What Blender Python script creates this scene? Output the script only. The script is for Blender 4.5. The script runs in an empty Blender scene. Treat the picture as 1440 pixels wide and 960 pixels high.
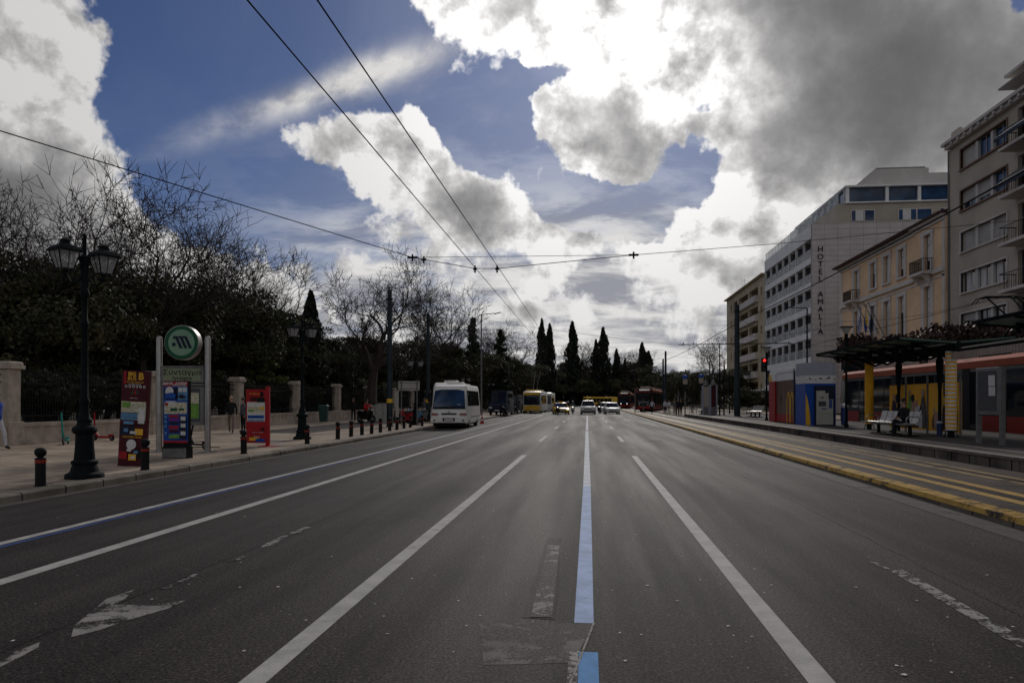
import bpy, math, random
import numpy as np
from mathutils import Vector, Matrix, Euler
R = math.radians
scene = bpy.context.scene
COL = scene.collection
rng = random.Random(7)

# ---------------------------------------------------------------- camera
FPX, CXP, HY = 1040.0, 720.0, 564.0          # focal length in photo pixels, centre column, horizon row
EYE = 1.6
YAW = math.atan(108.0 / FPX)
cam_d = bpy.data.cameras.new('camera'); cam = bpy.data.objects.new('camera', cam_d); COL.objects.link(cam)
cam.location = (0, 0, EYE); cam.rotation_euler = (R(90), 0, YAW)
cam_d.sensor_width = 36; cam_d.lens = FPX / 1440 * 36
cam_d.shift_y = (HY - 480) / 1440
cam_d.clip_start = 0.1; cam_d.clip_end = 4000
scene.camera = cam
scene.render.engine = 'CYCLES'
scene.cycles.max_bounces = 5
scene.cycles.transparent_max_bounces = 16
scene.view_settings.view_transform = 'Standard'
scene.view_settings.look = 'None'
scene.view_settings.exposure = -0.15
scene.view_settings.gamma = 1.0
scene.view_settings.use_curve_mapping = False

# ---------------------------------------------------------------- sky with clouds, laid out by world direction
SUN_AZ = math.atan2(0.04, 1.0)               # from +Y towards +X
SUN_EL = R(29)
w = bpy.data.worlds.new('World'); scene.world = w; w.use_nodes = True
NT = w.node_tree; NT.nodes.clear()
def setin(nt, s, v):
    if v is None: return
    if hasattr(v, 'is_output'): nt.links.new(v, s)
    elif isinstance(v, bpy.types.Node): nt.links.new(v.outputs[0], s)
    else: s.default_value = v
def MA(nt, op, a, b=None, c=None, clamp=False):
    n = nt.nodes.new('ShaderNodeMath'); n.operation = op; n.use_clamp = clamp
    for i, v in enumerate((a, b, c)): setin(nt, n.inputs[i], v)
    return n.outputs[0]
def VM(nt, op, a, b=None):
    n = nt.nodes.new('ShaderNodeVectorMath'); n.operation = op
    setin(nt, n.inputs[0], a); setin(nt, n.inputs[1], b)
    return n.outputs['Value'] if op in ('DOT_PRODUCT', 'LENGTH') else n.outputs['Vector']
def SMOOTH(nt, v, a, b, lo=0.0, hi=1.0):
    n = nt.nodes.new('ShaderNodeMapRange'); n.interpolation_type = 'SMOOTHSTEP'
    setin(nt, n.inputs['Value'], v); n.inputs['From Min'].default_value = a; n.inputs['From Max'].default_value = b
    n.inputs['To Min'].default_value = lo; n.inputs['To Max'].default_value = hi
    return n.outputs[0]
def NOISE(nt, vec, scale, detail=6, rough=0.55, dist=0.0, col=False):
    n = nt.nodes.new('ShaderNodeTexNoise'); setin(nt, n.inputs['Vector'], vec)
    n.inputs['Scale'].default_value = scale; n.inputs['Detail'].default_value = detail
    n.inputs['Roughness'].default_value = rough; n.inputs['Distortion'].default_value = dist
    return n.outputs['Color'] if col else n.outputs['Fac']
def COMB(nt, x, y, z=0.0):
    n = nt.nodes.new('ShaderNodeCombineXYZ')
    for i, v in enumerate((x, y, z)): setin(nt, n.inputs[i], v)
    return n.outputs[0]
def MIXC(nt, f, a, b):
    n = nt.nodes.new('ShaderNodeMix'); n.data_type = 'RGBA'; n.clamp_factor = True
    setin(nt, n.inputs[0], f); setin(nt, n.inputs[6], a); setin(nt, n.inputs[7], b)
    return n.outputs[2]
def SUM(nt, lst):
    s = lst[0]
    for t in lst[1:]: s = MA(nt, 'ADD', s, t)
    return s

tc = NT.nodes.new('ShaderNodeTexCoord')
DIR = tc.outputs['Generated']
fw = VM(NT, 'DOT_PRODUCT', DIR, (-math.sin(YAW), math.cos(YAW), 0))
rt = VM(NT, 'DOT_PRODUCT', DIR, (math.cos(YAW), math.sin(YAW), 0))
sep = NT.nodes.new('ShaderNodeSeparateXYZ'); NT.links.new(DIR, sep.inputs[0])
zz = sep.outputs[2]
fws = MA(NT, 'MAXIMUM', fw, 0.12)
px = MA(NT, 'MULTIPLY_ADD', MA(NT, 'DIVIDE', rt, fws), FPX / 100, CXP / 100)
py = MA(NT, 'MULTIPLY_ADD', MA(NT, 'DIVIDE', zz, fws), -FPX / 100, HY / 100)
front = SMOOTH(NT, fw, 0.15, 0.4)
P0 = COMB(NT, px, py)
# uneven edges
wn = NOISE(NT, DIR, 7.0, 5, 0.62, 0, True)
wv = VM(NT, 'SUBTRACT', wn, (0.5, 0.5, 0.5))
sc = NT.nodes.new('ShaderNodeVectorMath'); sc.operation = 'SCALE'; NT.links.new(wv, sc.inputs[0]); sc.inputs['Scale'].default_value = 1.9
P1 = VM(NT, 'ADD', P0, sc.outputs[0])
sep1 = NT.nodes.new('ShaderNodeSeparateXYZ'); NT.links.new(P1, sep1.inputs[0])
P1 = COMB(NT, sep1.outputs[0], sep1.outputs[1])
def blob(cx, cy, rx, ry, rot, wgt, P=None, soft=False):
    m = NT.nodes.new('ShaderNodeMapping'); m.vector_type = 'TEXTURE'
    NT.links.new(P if P is not None else P1, m.inputs[0])
    m.inputs['Location'].default_value = (cx, cy, 0); m.inputs['Rotation'].default_value = (0, 0, R(rot))
    m.inputs['Scale'].default_value = (rx, ry, 1)
    g = NT.nodes.new('ShaderNodeTexGradient'); g.gradient_type = 'QUADRATIC_SPHERE' if soft else 'SPHERICAL'
    NT.links.new(m.outputs[0], g.inputs[0])
    return MA(NT, 'MULTIPLY', g.outputs['Fac'], wgt)
#SKYBLOBS
# cloud mass, photo layout in hundreds of pixels (column, row, half width, half height, tilt, weight)
mass = [(-1.0, 1.2, 3.0, 3.6, -22, 2.2), (0.3, 0.5, 1.6, 1.2, 0, 0.9), (1.2, 2.9, 2.2, 1.3, 28, 1.5), (-1.5, 3.2, 3.5, 2.2, 0, 1.6),
        (3.5, 4.2, 1.3, 0.95, 20, 1.2),
        (4.15, 1.85, 0.85, 0.62, 0, 1.5), (5.1, 2.1, 1.1, 0.75, 15, 1.6), (6.3, 2.6, 1.5, 0.85, 25, 1.8), (7.6, 2.95, 1.1, 0.85, 20, 1.5), (5.8, 1.75, 0.3, 0.2, 0, 1.1),
        (6.1, -0.1, 1.4, 0.85, 0, 1.5), (7.2, 0.2, 1.6, 0.9, 0, 1.6), (8.4, 0.3, 1.8, 1.0, 0, 1.6),
        (7.7, 1.75, 0.95, 0.75, 0, 1.7), (8.7, 1.75, 1.2, 1.05, 0, 2.0), (8.9, 1.0, 1.0, 0.7, 0, 1.2), (8.2, 2.3, 0.9, 0.4, 0, 1.0), (9.4, 0.6, 1.2, 0.9, 0, 1.2),
        (11.9, 0.4, 3.6, 2.6, 0, 3.0), (12.6, 2.4, 2.6, 1.9, 0, 2.0), (15.5, 1.5, 3.2, 3.4, 0, 2.4), (10.3, 1.7, 0.9, 0.8, 0, 1.2),
        (10.4, 3.1, 2.0, 1.0, -12, 1.7), (9.0, 3.35, 1.2, 0.7, 0, 1.1), (12.5, 3.6, 3.0, 1.3, 0, 1.3), (6.6, 3.5, 2.6, 0.8, 0, 0.9), (8.0, 4.3, 2.6, 0.7, 0, 1.0), (10.3, 3.5, 0.6, 0.6, 0, 0.8)]
holes = [(3.4, 1.3, 2.3, 2.6, 10, -1.6), (4.6, 0.2, 1.5, 1.2, 0, -1.2), (6.95, 1.65, 0.85, 0.85, 20, -1.9), (9.9, 2.25, 0.75, 0.45, -25, -1.5), (8.5, 2.9, 1.2, 0.42, 5, -1.9), (7.7, 2.35, 0.5, 0.35, 30, -1.2),
         (3.4, 3.0, 2.0, 0.9, 0, -1.2), (14.4, 0.0, 0.5, 0.35, 0, -1.8), (8.2, 1.05, 0.8, 0.25, -20, -1.0), (9.9, 1.45, 0.3, 0.4, 20, -0.9)]
dens = SUM(NT, [blob(*b) for b in mass + holes])
dens = MA(NT, 'MULTIPLY', dens, front)
n1 = NOISE(NT, DIR, 5.5, 7, 0.6, 0.1)
SD = Vector((math.sin(SUN_AZ) * math.cos(SUN_EL), math.cos(SUN_AZ) * math.cos(SUN_EL), math.sin(SUN_EL)))
# the same field, a step towards the sun: cheap self-shading
toS = VM(NT, 'SUBTRACT', tuple(SD), DIR)
nrm = VM(NT, 'NORMALIZE', toS)
sh = NT.nodes.new('ShaderNodeVectorMath'); sh.operation = 'SCALE'; NT.links.new(nrm, sh.inputs[0]); sh.inputs['Scale'].default_value = 0.035
n2 = NOISE(NT, VM(NT, 'ADD', DIR, sh.outputs[0]), 5.5, 6, 0.6, 0.1)
nb = NOISE(NT, DIR, 1.8, 3, 0.5)
back = MA(NT, 'MULTIPLY', MA(NT, 'SUBTRACT', 1.0, front), MA(NT, 'MULTIPLY_ADD', nb, 3.0, -0.95))
n3 = NOISE(NT, DIR, 17.0, 6, 0.6, 0.0)
D = SUM(NT, [dens, MA(NT, 'MULTIPLY_ADD', n1, 3.8, -1.95), MA(NT, 'MULTIPLY_ADD', n3, 2.0, -1.0), back])
alpha = SMOOTH(NT, D, 0.2, 0.62)
thick = SMOOTH(NT, D, 0.45, 2.1)
relief = MA(NT, 'ADD', MA(NT, 'MULTIPLY', MA(NT, 'SUBTRACT', n2, n1), 6.0), MA(NT, 'MULTIPLY_ADD', n3, 2.0, -0.92))
glow = VM(NT, 'DOT_PRODUCT', DIR, tuple(SD))
g1 = MA(NT, 'POWER', MA(NT, 'MAXIMUM', glow, 0.0), 22.0)
g2 = MA(NT, 'POWER', MA(NT, 'MAXIMUM', glow, 0.0), 4.0)
darkb = [(12.6, 0.8, 3.3, 2.3, -8, 2.0), (9.7, 1.25, 1.3, 1.2, 0, -0.7), (12.0, 3.15, 2.6, 0.7, 0, -0.6), (8.3, 0.3, 1.4, 0.7, 0, -0.8), (6.2, 0.3, 1.0, 0.5, 0, -0.4), (11.2, -0.1, 1.8, 0.7, 0, 0.8), (12.2, 1.8, 1.9, 0.8, 0, 0.6), (0.2, 2.5, 2.0, 0.8, 0, 1.0), (-1, 3.2, 3, 1.2, 0, 1.0), (6.6, 2.75, 0.9, 0.55, 15, 1.1),
         (8.75, 1.95, 0.9, 0.6, 0, 1.1), (7.8, 1.6, 0.4, 0.4, 0, 0.6), (10.0, 3.5, 0.8, 0.5, 0, 0.6), (7.2, -0.1, 0.7, 0.35, 0, 0.7), (11.5, 3.4, 3.0, 0.9, 0, 0.35), (5.0, 1.95, 0.4, 0.3, 0, 0.4), (15.2, 0.6, 2.0, 2.0, 0, 0.5)]
dark = MA(NT, 'MULTIPLY', SUM(NT, [blob(*b) for b in darkb]), front)
dmod = MA(NT, 'MULTIPLY', dark, MA(NT, 'MULTIPLY_ADD', n1, 0.8, 0.5))
calm = MA(NT, 'SUBTRACT', 1.0, MA(NT, 'MULTIPLY', MA(NT, 'MINIMUM', dark, 1.0), 0.6))
shade = SUM(NT, [MA(NT, 'MULTIPLY', thick, 0.22), MA(NT, 'MULTIPLY', relief, calm), dmod, MA(NT, 'MULTIPLY', g1, -0.12)])
shade = MA(NT, 'MAXIMUM', shade, 0.0)
shade = MA(NT, 'SUBTRACT', 1.0, MA(NT, 'POWER', 2.718, MA(NT, 'MULTIPLY', shade, -1.35)))
bright = MA(NT, 'ADD', MA(NT, 'MULTIPLY_ADD', g2, 0.22, 0.62), MA(NT, 'MULTIPLY', g1, 0.55))
lit = VM(NT, 'MULTIPLY', (1.0, 0.985, 0.975), COMB(NT, bright, bright, bright))
ccol = MIXC(NT, shade, lit, (0.098, 0.096, 0.100, 1))
sky = NT.nodes.new('ShaderNodeTexSky'); sky.sky_type = 'NISHITA'; sky.sun_disc = False
sky.sun_elevation = SUN_EL; sky.sun_rotation = SUN_AZ; sky.altitude = 100; sky.air_density = 1.0; sky.dust_density = 0.6; sky.ozone_density = 2.0
bg_s = 0.10
skyc = VM(NT, 'MULTIPLY', sky.outputs[0], (bg_s * 0.20, bg_s * 0.25, bg_s * 0.385))
# thin high veil, denser towards the horizon, drawn out into level streaks
stretch = MA(NT, 'POWER', MA(NT, 'MAXIMUM', MA(NT, 'MULTIPLY', py, 0.18), 0.05), 2.2)
veil_v = COMB(NT, MA(NT, 'MULTIPLY', px, 0.42), MA(NT, 'MULTIPLY', stretch, 9.0), 3.0)
vn = NOISE(NT, veil_v, 1.0, 8, 0.62, 0.3)
vn2 = NOISE(NT, VM(NT, 'ADD', veil_v, (5.3, 0.25, 1.0)), 1.3, 8, 0.62, 0.3)
rows = SMOOTH(NT, py, 2.2, 4.4)
cols = SMOOTH(NT, px, 2.6, 5.5, 0.0, 1.0)
veil = MA(NT, 'MULTIPLY', SMOOTH(NT, MA(NT, 'ADD', vn, MA(NT, 'MULTIPLY', rows, 0.10)), 0.42, 0.66), MA(NT, 'MULTIPLY', MA(NT, 'MULTIPLY', rows, cols), 0.95))
trail = blob(4.3, 1.36, 3.2, 0.42, -19.5, 1.5, VM(NT, 'ADD', P0, (0, 0, 0)), True)
trail2 = blob(5.4, 0.98, 2.0, 0.55, -20, 1.2, VM(NT, 'ADD', P0, (0, 0, 0)), True)
tn = NOISE(NT, P0, 1.7, 8, 0.6)
trl = MA(NT, 'MULTIPLY', MA(NT, 'ADD', trail, trail2), MA(NT, 'MULTIPLY_ADD', tn, 1.4, -0.15))
hz = SMOOTH(NT, py, 0.3, 5.2, 0.1, 0.6)
wash = MA(NT, 'MULTIPLY', SMOOTH(NT, px, 2.0, 8.0, 0.12, 1.0), hz)
va = MA(NT, 'MINIMUM', MA(NT, 'ADD', MA(NT, 'MULTIPLY', MA(NT, 'ADD', veil, wash), front), MA(NT, 'MULTIPLY', trl, front)), 0.95)
vc = MIXC(NT, SMOOTH(NT, vn2, 0.40, 0.62), (0.34, 0.345, 0.385, 1), (0.85, 0.83, 0.80, 1))
base = MIXC(NT, va, skyc, vc)
base = MIXC(NT, SMOOTH(NT, zz, -0.02, 0.01), (0.12, 0.11, 0.10, 1), base)
allc = MIXC(NT, alpha, base, ccol)
bg = NT.nodes.new('ShaderNodeBackground'); setin(NT, bg.inputs[0], allc); bg.inputs[1].default_value = 1.0
wo = NT.nodes.new('ShaderNodeOutputWorld'); NT.links.new(bg.outputs[0], wo.inputs[0])
w.cycles.sampling_method = 'MANUAL'; w.cycles.sample_map_resolution = 1024

# ---------------------------------------------------------------- sun, veiled by cloud, ahead of the camera
sl = bpy.data.lights.new('sun', 'SUN'); sl.energy = 1.4; sl.angle = R(11); sl.color = (1.0, 0.95, 0.88)
so = bpy.data.objects.new('sun', sl); COL.objects.link(so)
so.rotation_euler = (-SD).to_track_quat('-Z', 'Y').to_euler()

# ================================================================ helpers
COS, SIN = math.cos(YAW), math.sin(YAW)
def at(px_, d, z=0.0):
    """real place of the thing seen in photo column px_ at d metres ahead"""
    xc = (px_ - CXP) / FPX
    return Vector((d * (xc * COS - SIN), d * (xc * SIN + COS), z))
def gnd(px_, py_, z=0.0):
    return at(px_, (EYE - z) * FPX / (py_ - HY), z)
def zat(py_, d): return EYE + (HY - py_) / FPX * d

def tag(o, label=None, cat=None, group=None, kind=None):
    if label: o['label'] = label
    if cat: o['category'] = cat
    if group: o['group'] = group
    if kind: o['kind'] = kind
    return o
def empty(name, loc=(0, 0, 0), rz=0.0, label=None, cat=None, group=None, scale=None):
    o = bpy.data.objects.new(name, None); COL.objects.link(o)
    o.empty_display_size = 0.2
    o.location = loc; o.rotation_euler = (0, 0, rz)
    if scale: o.scale = scale if hasattr(scale, '__len__') else (scale,) * 3
    return tag(o, label, cat, group)
def link(name, me, parent=None):
    o = bpy.data.objects.new(name, me); COL.objects.link(o); o.parent = parent
    return o
def copy_tree(o, parent=None):
    c = o.copy(); COL.objects.link(c); c.parent = parent
    for ch in list(o.children): copy_tree(ch, c)
    return c
def dup(root, loc, rz=None, label=None, group=None, scale=None):
    c = copy_tree(root); c.location = loc
    if rz is not None: c.rotation_euler = (0, 0, rz)
    if scale is not None: c.scale = scale if hasattr(scale, '__len__') else (scale,) * 3
    if label: c['label'] = label
    if group: c['group'] = group
    return c

class MB:
    def __init__(s): s.v = []; s.f = []; s.m = []
    def face(s, pts, m=0):
        i = len(s.v); s.v += [tuple(p) for p in pts]; s.f.append(tuple(range(i, i + len(pts)))); s.m.append(m); return s
    def box(s, x0, x1, y0, y1, z0, z1, m=0, M=None):
        i = len(s.v)
        P = [Vector((x, y, z)) for z in (z0, z1) for y in (y0, y1) for x in (x0, x1)]
        if M is not None: P = [M @ p for p in P]
        s.v += [tuple(p) for p in P]
        for q in ((0, 2, 3, 1), (4, 5, 7, 6), (0, 1, 5, 4), (2, 6, 7, 3), (0, 4, 6, 2), (1, 3, 7, 5)):
            s.f.append(tuple(i + k for k in q)); s.m.append(m)
        return s
    def tube(s, p0, p1, r0, r1=None, n=8, m=0, caps=True):
        r1 = r0 if r1 is None else r1
        p0, p1 = Vector(p0), Vector(p1); d = (p1 - p0)
        if d.length < 1e-6: return s
        d.normalize(); a = d.orthogonal().normalized(); b = d.cross(a)
        i = len(s.v)
        for p, r in ((p0, r0), (p1, r1)):
            for k in range(n):
                t = 2 * math.pi * k / n; s.v.append(tuple(p + (a * math.cos(t) + b * math.sin(t)) * r))
        for k in range(n):
            k2 = (k + 1) % n; s.f.append((i + k, i + k2, i + n + k2, i + n + k)); s.m.append(m)
        if caps:
            s.f.append(tuple(i + k for k in reversed(range(n)))); s.m.append(m)
            s.f.append(tuple(i + n + k for k in range(n))); s.m.append(m)
        return s
    def pipe(s, pts, r, n=6, m=0):
        for a, b in zip(pts, pts[1:]): s.tube(a, b, r, r, n, m)
        return s
    def lathe(s, prof, c=(0, 0, 0), n=16, m=0, cap=True, sx=1, sy=1):
        c = Vector(c); i = len(s.v); k = len(prof)
        for r, z in prof:
            for j in range(n):
                t = 2 * math.pi * j / n; s.v.append((c.x + r * math.cos(t) * sx, c.y + r * math.sin(t) * sy, c.z + z))
        for a in range(k - 1):
            for j in range(n):
                j2 = (j + 1) % n; s.f.append((i + a * n + j, i + a * n + j2, i + (a + 1) * n + j2, i + (a + 1) * n + j)); s.m.append(m)
        if cap:
            s.f.append(tuple(i + j for j in reversed(range(n)))); s.m.append(m)
            s.f.append(tuple(i + (k - 1) * n + j for j in range(n))); s.m.append(m)
        return s
    def prism(s, pts, h, m=0, axis='y', o=(0, 0, 0)):
        """outline pts (u, v) extruded by h: axis 'y' -> outline in XZ, 'x' -> in YZ, 'z' -> in XY"""
        o = Vector(o)
        def T(u, v, w):
            return o + (Vector((u, w, v)) if axis == 'y' else Vector((w, u, v)) if axis == 'x' else Vector((u, v, w)))
        i = len(s.v); n = len(pts)
        s.v += [tuple(T(u, v, 0)) for u, v in pts] + [tuple(T(u, v, h)) for u, v in pts]
        s.f.append(tuple(i + k for k in range(n))); s.m.append(m)
        s.f.append(tuple(i + n + k for k in reversed(range(n)))); s.m.append(m)
        for k in range(n):
            k2 = (k + 1) % n; s.f.append((i + k2, i + k, i + n + k, i + n + k2)); s.m.append(m)
        return s
    def loft(s, rings, m=0, cap=True, close=True):
        i = len(s.v); n = len(rings[0])
        for r in rings: s.v += [tuple(p) for p in r]
        for a in range(len(rings) - 1):
            for j in range(n if close else n - 1):
                j2 = (j + 1) % n; s.f.append((i + a * n + j, i + a * n + j2, i + (a + 1) * n + j2, i + (a + 1) * n + j)); s.m.append(m)
        if cap:
            s.f.append(tuple(i + j for j in reversed(range(n)))); s.m.append(m)
            s.f.append(tuple(i + (len(rings) - 1) * n + j for j in range(n))); s.m.append(m)
        return s
    def build(s, name, mats, parent=None, smooth=False, bevel=0.0, loc=None, recalc=True):
        me = bpy.data.meshes.new(name); me.from_pydata(s.v, [], s.f)
        mats = mats if isinstance(mats, (list, tuple)) else [mats]
        for mt in mats: me.materials.append(mt)
        me.polygons.foreach_set('material_index', s.m)
        import bmesh
        b = bmesh.new(); b.from_mesh(me)
        if smooth: bmesh.ops.remove_doubles(b, verts=b.verts, dist=1e-5)
        if recalc: bmesh.ops.recalc_face_normals(b, faces=b.faces)
        b.to_mesh(me); b.free()
        o = link(name, me, parent)
        if loc is not None: o.location = loc
        if smooth:
            me.polygons.foreach_set('use_smooth', [True] * len(me.polygons))
            try: me.set_sharp_from_angle(angle=R(38))
            except Exception: pass
        if bevel:
            md = o.modifiers.new('bevel', 'BEVEL'); md.width = bevel; md.segments = 2; md.limit_method = 'ANGLE'
        return o

# ---------------------------------------------------------------- materials
def newmat(name):
    m = bpy.data.materials.new(name); m.use_nodes = True
    nt = m.node_tree; b = nt.nodes['Principled BSDF']
    return m, nt, b
def PM(name, col, rough=0.6, var=0.18, scale=3.0, metal=0.0, bump=0.0, bscale=40, spec=0.28, dirt=0.0, alpha=1.0, trans=0.0, emis=None, estr=0.0):
    m, nt, b = newmat(name)
    t = nt.nodes.new('ShaderNodeTexCoord')
    n = NOISE(nt, t.outputs['Object'], scale, 6, 0.6)
    c = tuple(col) + (1,)
    dk = tuple(x * (1 - var) for x in col) + (1,); lt = tuple(min(1, x * (1 + var)) for x in col) + (1,)
    cc = MIXC(nt, SMOOTH(nt, n, 0.3, 0.7), dk, lt)
    if dirt:
        n2 = NOISE(nt, t.outputs['Object'], scale * 0.31, 8, 0.68, 0.4)
        cc = MIXC(nt, SMOOTH(nt, n2, 0.5, 0.72, 0, dirt), cc, (col[0] * 0.3, col[1] * 0.28, col[2] * 0.26, 1))
    nt.links.new(cc, b.inputs['Base Color'])
    b.inputs['Roughness'].default_value = rough; b.inputs['Metallic'].default_value = metal
    b.inputs['Specular IOR Level'].default_value = spec
    if alpha < 1: b.inputs['Alpha'].default_value = alpha
    if trans: b.inputs['Transmission Weight'].default_value = trans
    if emis: b.inputs['Emission Color'].default_value = tuple(emis) + (1,); b.inputs['Emission Strength'].default_value = estr
    if bump:
        bp = nt.nodes.new('ShaderNodeBump'); bp.inputs['Strength'].default_value = bump; bp.inputs['Distance'].default_value = 0.02
        nt.links.new(NOISE(nt, t.outputs['Object'], bscale, 5, 0.65), bp.inputs['Height']); nt.links.new(bp.outputs[0], b.inputs['Normal'])
    return m
def brickmat(name, c1, c2, mortar, bw, bh, ms=0.02, rough=0.8, offset=0.5, plane='XY', bump=0.4, stain=0.35, spec=0.08, mort_fade=0.0):
    m, nt, b = newmat(name)
    t = nt.nodes.new('ShaderNodeTexCoord'); s = nt.nodes.new('ShaderNodeSeparateXYZ'); nt.links.new(t.outputs['Object'], s.inputs[0])
    X, Y, Z = s.outputs
    v = {'XY': COMB(nt, X, Y), 'YX': COMB(nt, Y, X), 'YZ': COMB(nt, Y, Z), 'XZ': COMB(nt, X, Z)}[plane]
    br = nt.nodes.new('ShaderNodeTexBrick'); nt.links.new(v, br.inputs['Vector'])
    br.inputs['Scale'].default_value = 1.0; br.inputs['Brick Width'].default_value = bw; br.inputs['Row Height'].default_value = bh
    br.inputs['Mortar Size'].default_value = ms; br.offset = offset; br.inputs['Bias'].default_value = 0.0
    br.inputs['Color1'].default_value = tuple(c1) + (1,); br.inputs['Color2'].default_value = tuple(c2) + (1,); br.inputs['Mortar'].default_value = tuple(mortar) + (1,)
    n = NOISE(nt, t.outputs['Object'], 0.55, 9, 0.68, 0.3)
    n2 = NOISE(nt, t.outputs['Object'], 9.0, 6, 0.65)
    f = MA(nt, 'MULTIPLY', SMOOTH(nt, n, 0.35, 0.7, 1.0 + stain * 0.4, 1.0 - stain), MA(nt, 'MULTIPLY_ADD', n2, 0.5, 0.75))
    nt.links.new(VM(nt, 'MULTIPLY', br.outputs['Color'], COMB(nt, f, f, f)), b.inputs['Base Color'])
    b.inputs['Roughness'].default_value = rough; b.inputs['Specular IOR Level'].default_value = spec
    if bump:
        bp = nt.nodes.new('ShaderNodeBump'); bp.inputs['Strength'].default_value = bump; bp.inputs['Distance'].default_value = 0.01
        nt.links.new(MA(nt, 'SUBTRACT', MA(nt, 'MULTIPLY', n2, 0.6), br.outputs['Fac']), bp.inputs['Height']); nt.links.new(bp.outputs[0], b.inputs['Normal'])
    return m
def asphalt_color(nt, t, k=1.0):
    s = nt.nodes.new('ShaderNodeSeparateXYZ'); nt.links.new(t.outputs['Object'], s.inputs[0])
    wear = NOISE(nt, COMB(nt, MA(nt, 'MULTIPLY', s.outputs[0], 1.1), MA(nt, 'MULTIPLY', s.outputs[1], 0.05)), 1.0, 6, 0.6)
    pat = NOISE(nt, t.outputs['Object'], 0.35, 9, 0.66, 0.3)
    grit = NOISE(nt, t.outputs['Object'], 48, 4, 0.85)
    vo = nt.nodes.new('ShaderNodeTexVoronoi'); nt.links.new(t.outputs['Object'], vo.inputs['Vector']); vo.inputs['Scale'].default_value = 60
    spk = SMOOTH(nt, vo.outputs['Color'], 0.72, 0.95)
    vo2 = nt.nodes.new('ShaderNodeTexVoronoi'); nt.links.new(t.outputs['Object'], vo2.inputs['Vector']); vo2.inputs['Scale'].default_value = 27
    s2_ = nt.nodes.new('ShaderNodeSeparateColor'); nt.links.new(vo2.outputs['Color'], s2_.inputs[0])
    spk = MA(nt, 'ADD', spk, MA(nt, 'MULTIPLY', MA(nt, 'MULTIPLY', SMOOTH(nt, s2_.outputs[0], 0.93, 0.97), SMOOTH(nt, vo2.outputs['Distance'], 0.2, 0.32, 1, 0)), 1.6))
    stain = SMOOTH(nt, NOISE(nt, COMB(nt, MA(nt, 'MULTIPLY', s.outputs[0], 1.6), MA(nt, 'MULTIPLY', s.outputs[1], 0.35)), 1.0, 8, 0.7, 0.6), 0.54, 0.66, 1.0, 0.66)
    f = MA(nt, 'MULTIPLY', MA(nt, 'MULTIPLY', SMOOTH(nt, wear, 0.3, 0.7, 0.72, 1.3), SMOOTH(nt, pat, 0.3, 0.7, 0.8, 1.25)), SMOOTH(nt, grit, 0.42, 0.58, 0.0, 2.05))
    f = MA(nt, 'MULTIPLY', f, stain)
    f = MA(nt, 'MULTIPLY', MA(nt, 'ADD', f, MA(nt, 'MULTIPLY', spk, 1.3)), k)
    return VM(nt, 'MULTIPLY', (0.030, 0.0252, 0.0218), COMB(nt, f, f, f)), grit, pat, wear
def asphalt(name, k=1.0, rough=0.68, spec=0.08):
    m, nt, b = newmat(name); t = nt.nodes.new('ShaderNodeTexCoord')
    c, grit, pat, wear = asphalt_color(nt, t, k)
    # hairline cracks
    vc_ = nt.nodes.new('ShaderNodeTexVoronoi'); vc_.feature = 'DISTANCE_TO_EDGE'; vc_.inputs['Scale'].default_value = 0.42
    wv_ = NOISE(nt, t.outputs['Object'], 1.6, 6, 0.65, 0, True)
    nt.links.new(VM(nt, 'ADD', t.outputs['Object'], wv_), vc_.inputs['Vector'])
    crack = MA(nt, 'MULTIPLY', SMOOTH(nt, vc_.outputs['Distance'], 0.0, 0.006, 1, 0), SMOOTH(nt, NOISE(nt, t.outputs['Object'], 0.23, 3, 0.5), 0.52, 0.6))
    c = MIXC(nt, MA(nt, 'MULTIPLY', crack, 0.75), c, (0.012, 0.012, 0.012, 1))
    nt.links.new(c, b.inputs['Base Color'])
    nt.links.new(SMOOTH(nt, wear, 0.3, 0.7, rough + 0.05, rough - 0.06), b.inputs['Roughness']); b.inputs['Specular IOR Level'].default_value = spec
    bp = nt.nodes.new('ShaderNodeBump'); bp.inputs['Strength'].default_value = 0.55; bp.inputs['Distance'].default_value = 0.006
    nt.links.new(grit, bp.inputs['Height']); nt.links.new(bp.outputs[0], b.inputs['Normal'])
    return m
def paint(name, col, wear=0.3, scale=6.0, rough=0.6):
    """road paint over asphalt: where it has worn off the asphalt shows"""
    m, nt, b = newmat(name); t = nt.nodes.new('ShaderNodeTexCoord')
    c, grit, pat, _ = asphalt_color(nt, t)
    n = NOISE(nt, t.outputs['Object'], scale, 9, 0.7, 0.3)
    n2 = NOISE(nt, t.outputs['Object'], 0.8, 5, 0.6)
    v = MA(nt, 'ADD', MA(nt, 'MULTIPLY_ADD', grit, 0.35, n), MA(nt, 'MULTIPLY', n2, 0.5))
    mask = SMOOTH(nt, v, 0.62 + wear * 0.62, 0.78 + wear * 0.62 - 0.08, 0, 1) if wear > 0 else 1.0
    dk = tuple(x * 0.72 for x in col) + (1,)
    pc = MIXC(nt, SMOOTH(nt, NOISE(nt, t.outputs['Object'], 3.0, 8, 0.7), 0.35, 0.65), dk, tuple(col) + (1,))
    pc = MIXC(nt, SMOOTH(nt, grit, 0.28, 0.45, 0.45, 0), pc, (0.05, 0.05, 0.05, 1))
    nt.links.new(MIXC(nt, mask, c, pc), b.inputs['Base Color']); b.inputs['Roughness'].default_value = max(rough, 0.67); b.inputs['Specular IOR Level'].default_value = 0.08
    bp = nt.nodes.new('ShaderNodeBump'); bp.inputs['Strength'].default_value = 0.4; bp.inputs['Distance'].default_value = 0.005
    nt.links.new(grit, bp.inputs['Height']); nt.links.new(bp.outputs[0], b.inputs['Normal'])
    return m
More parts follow.
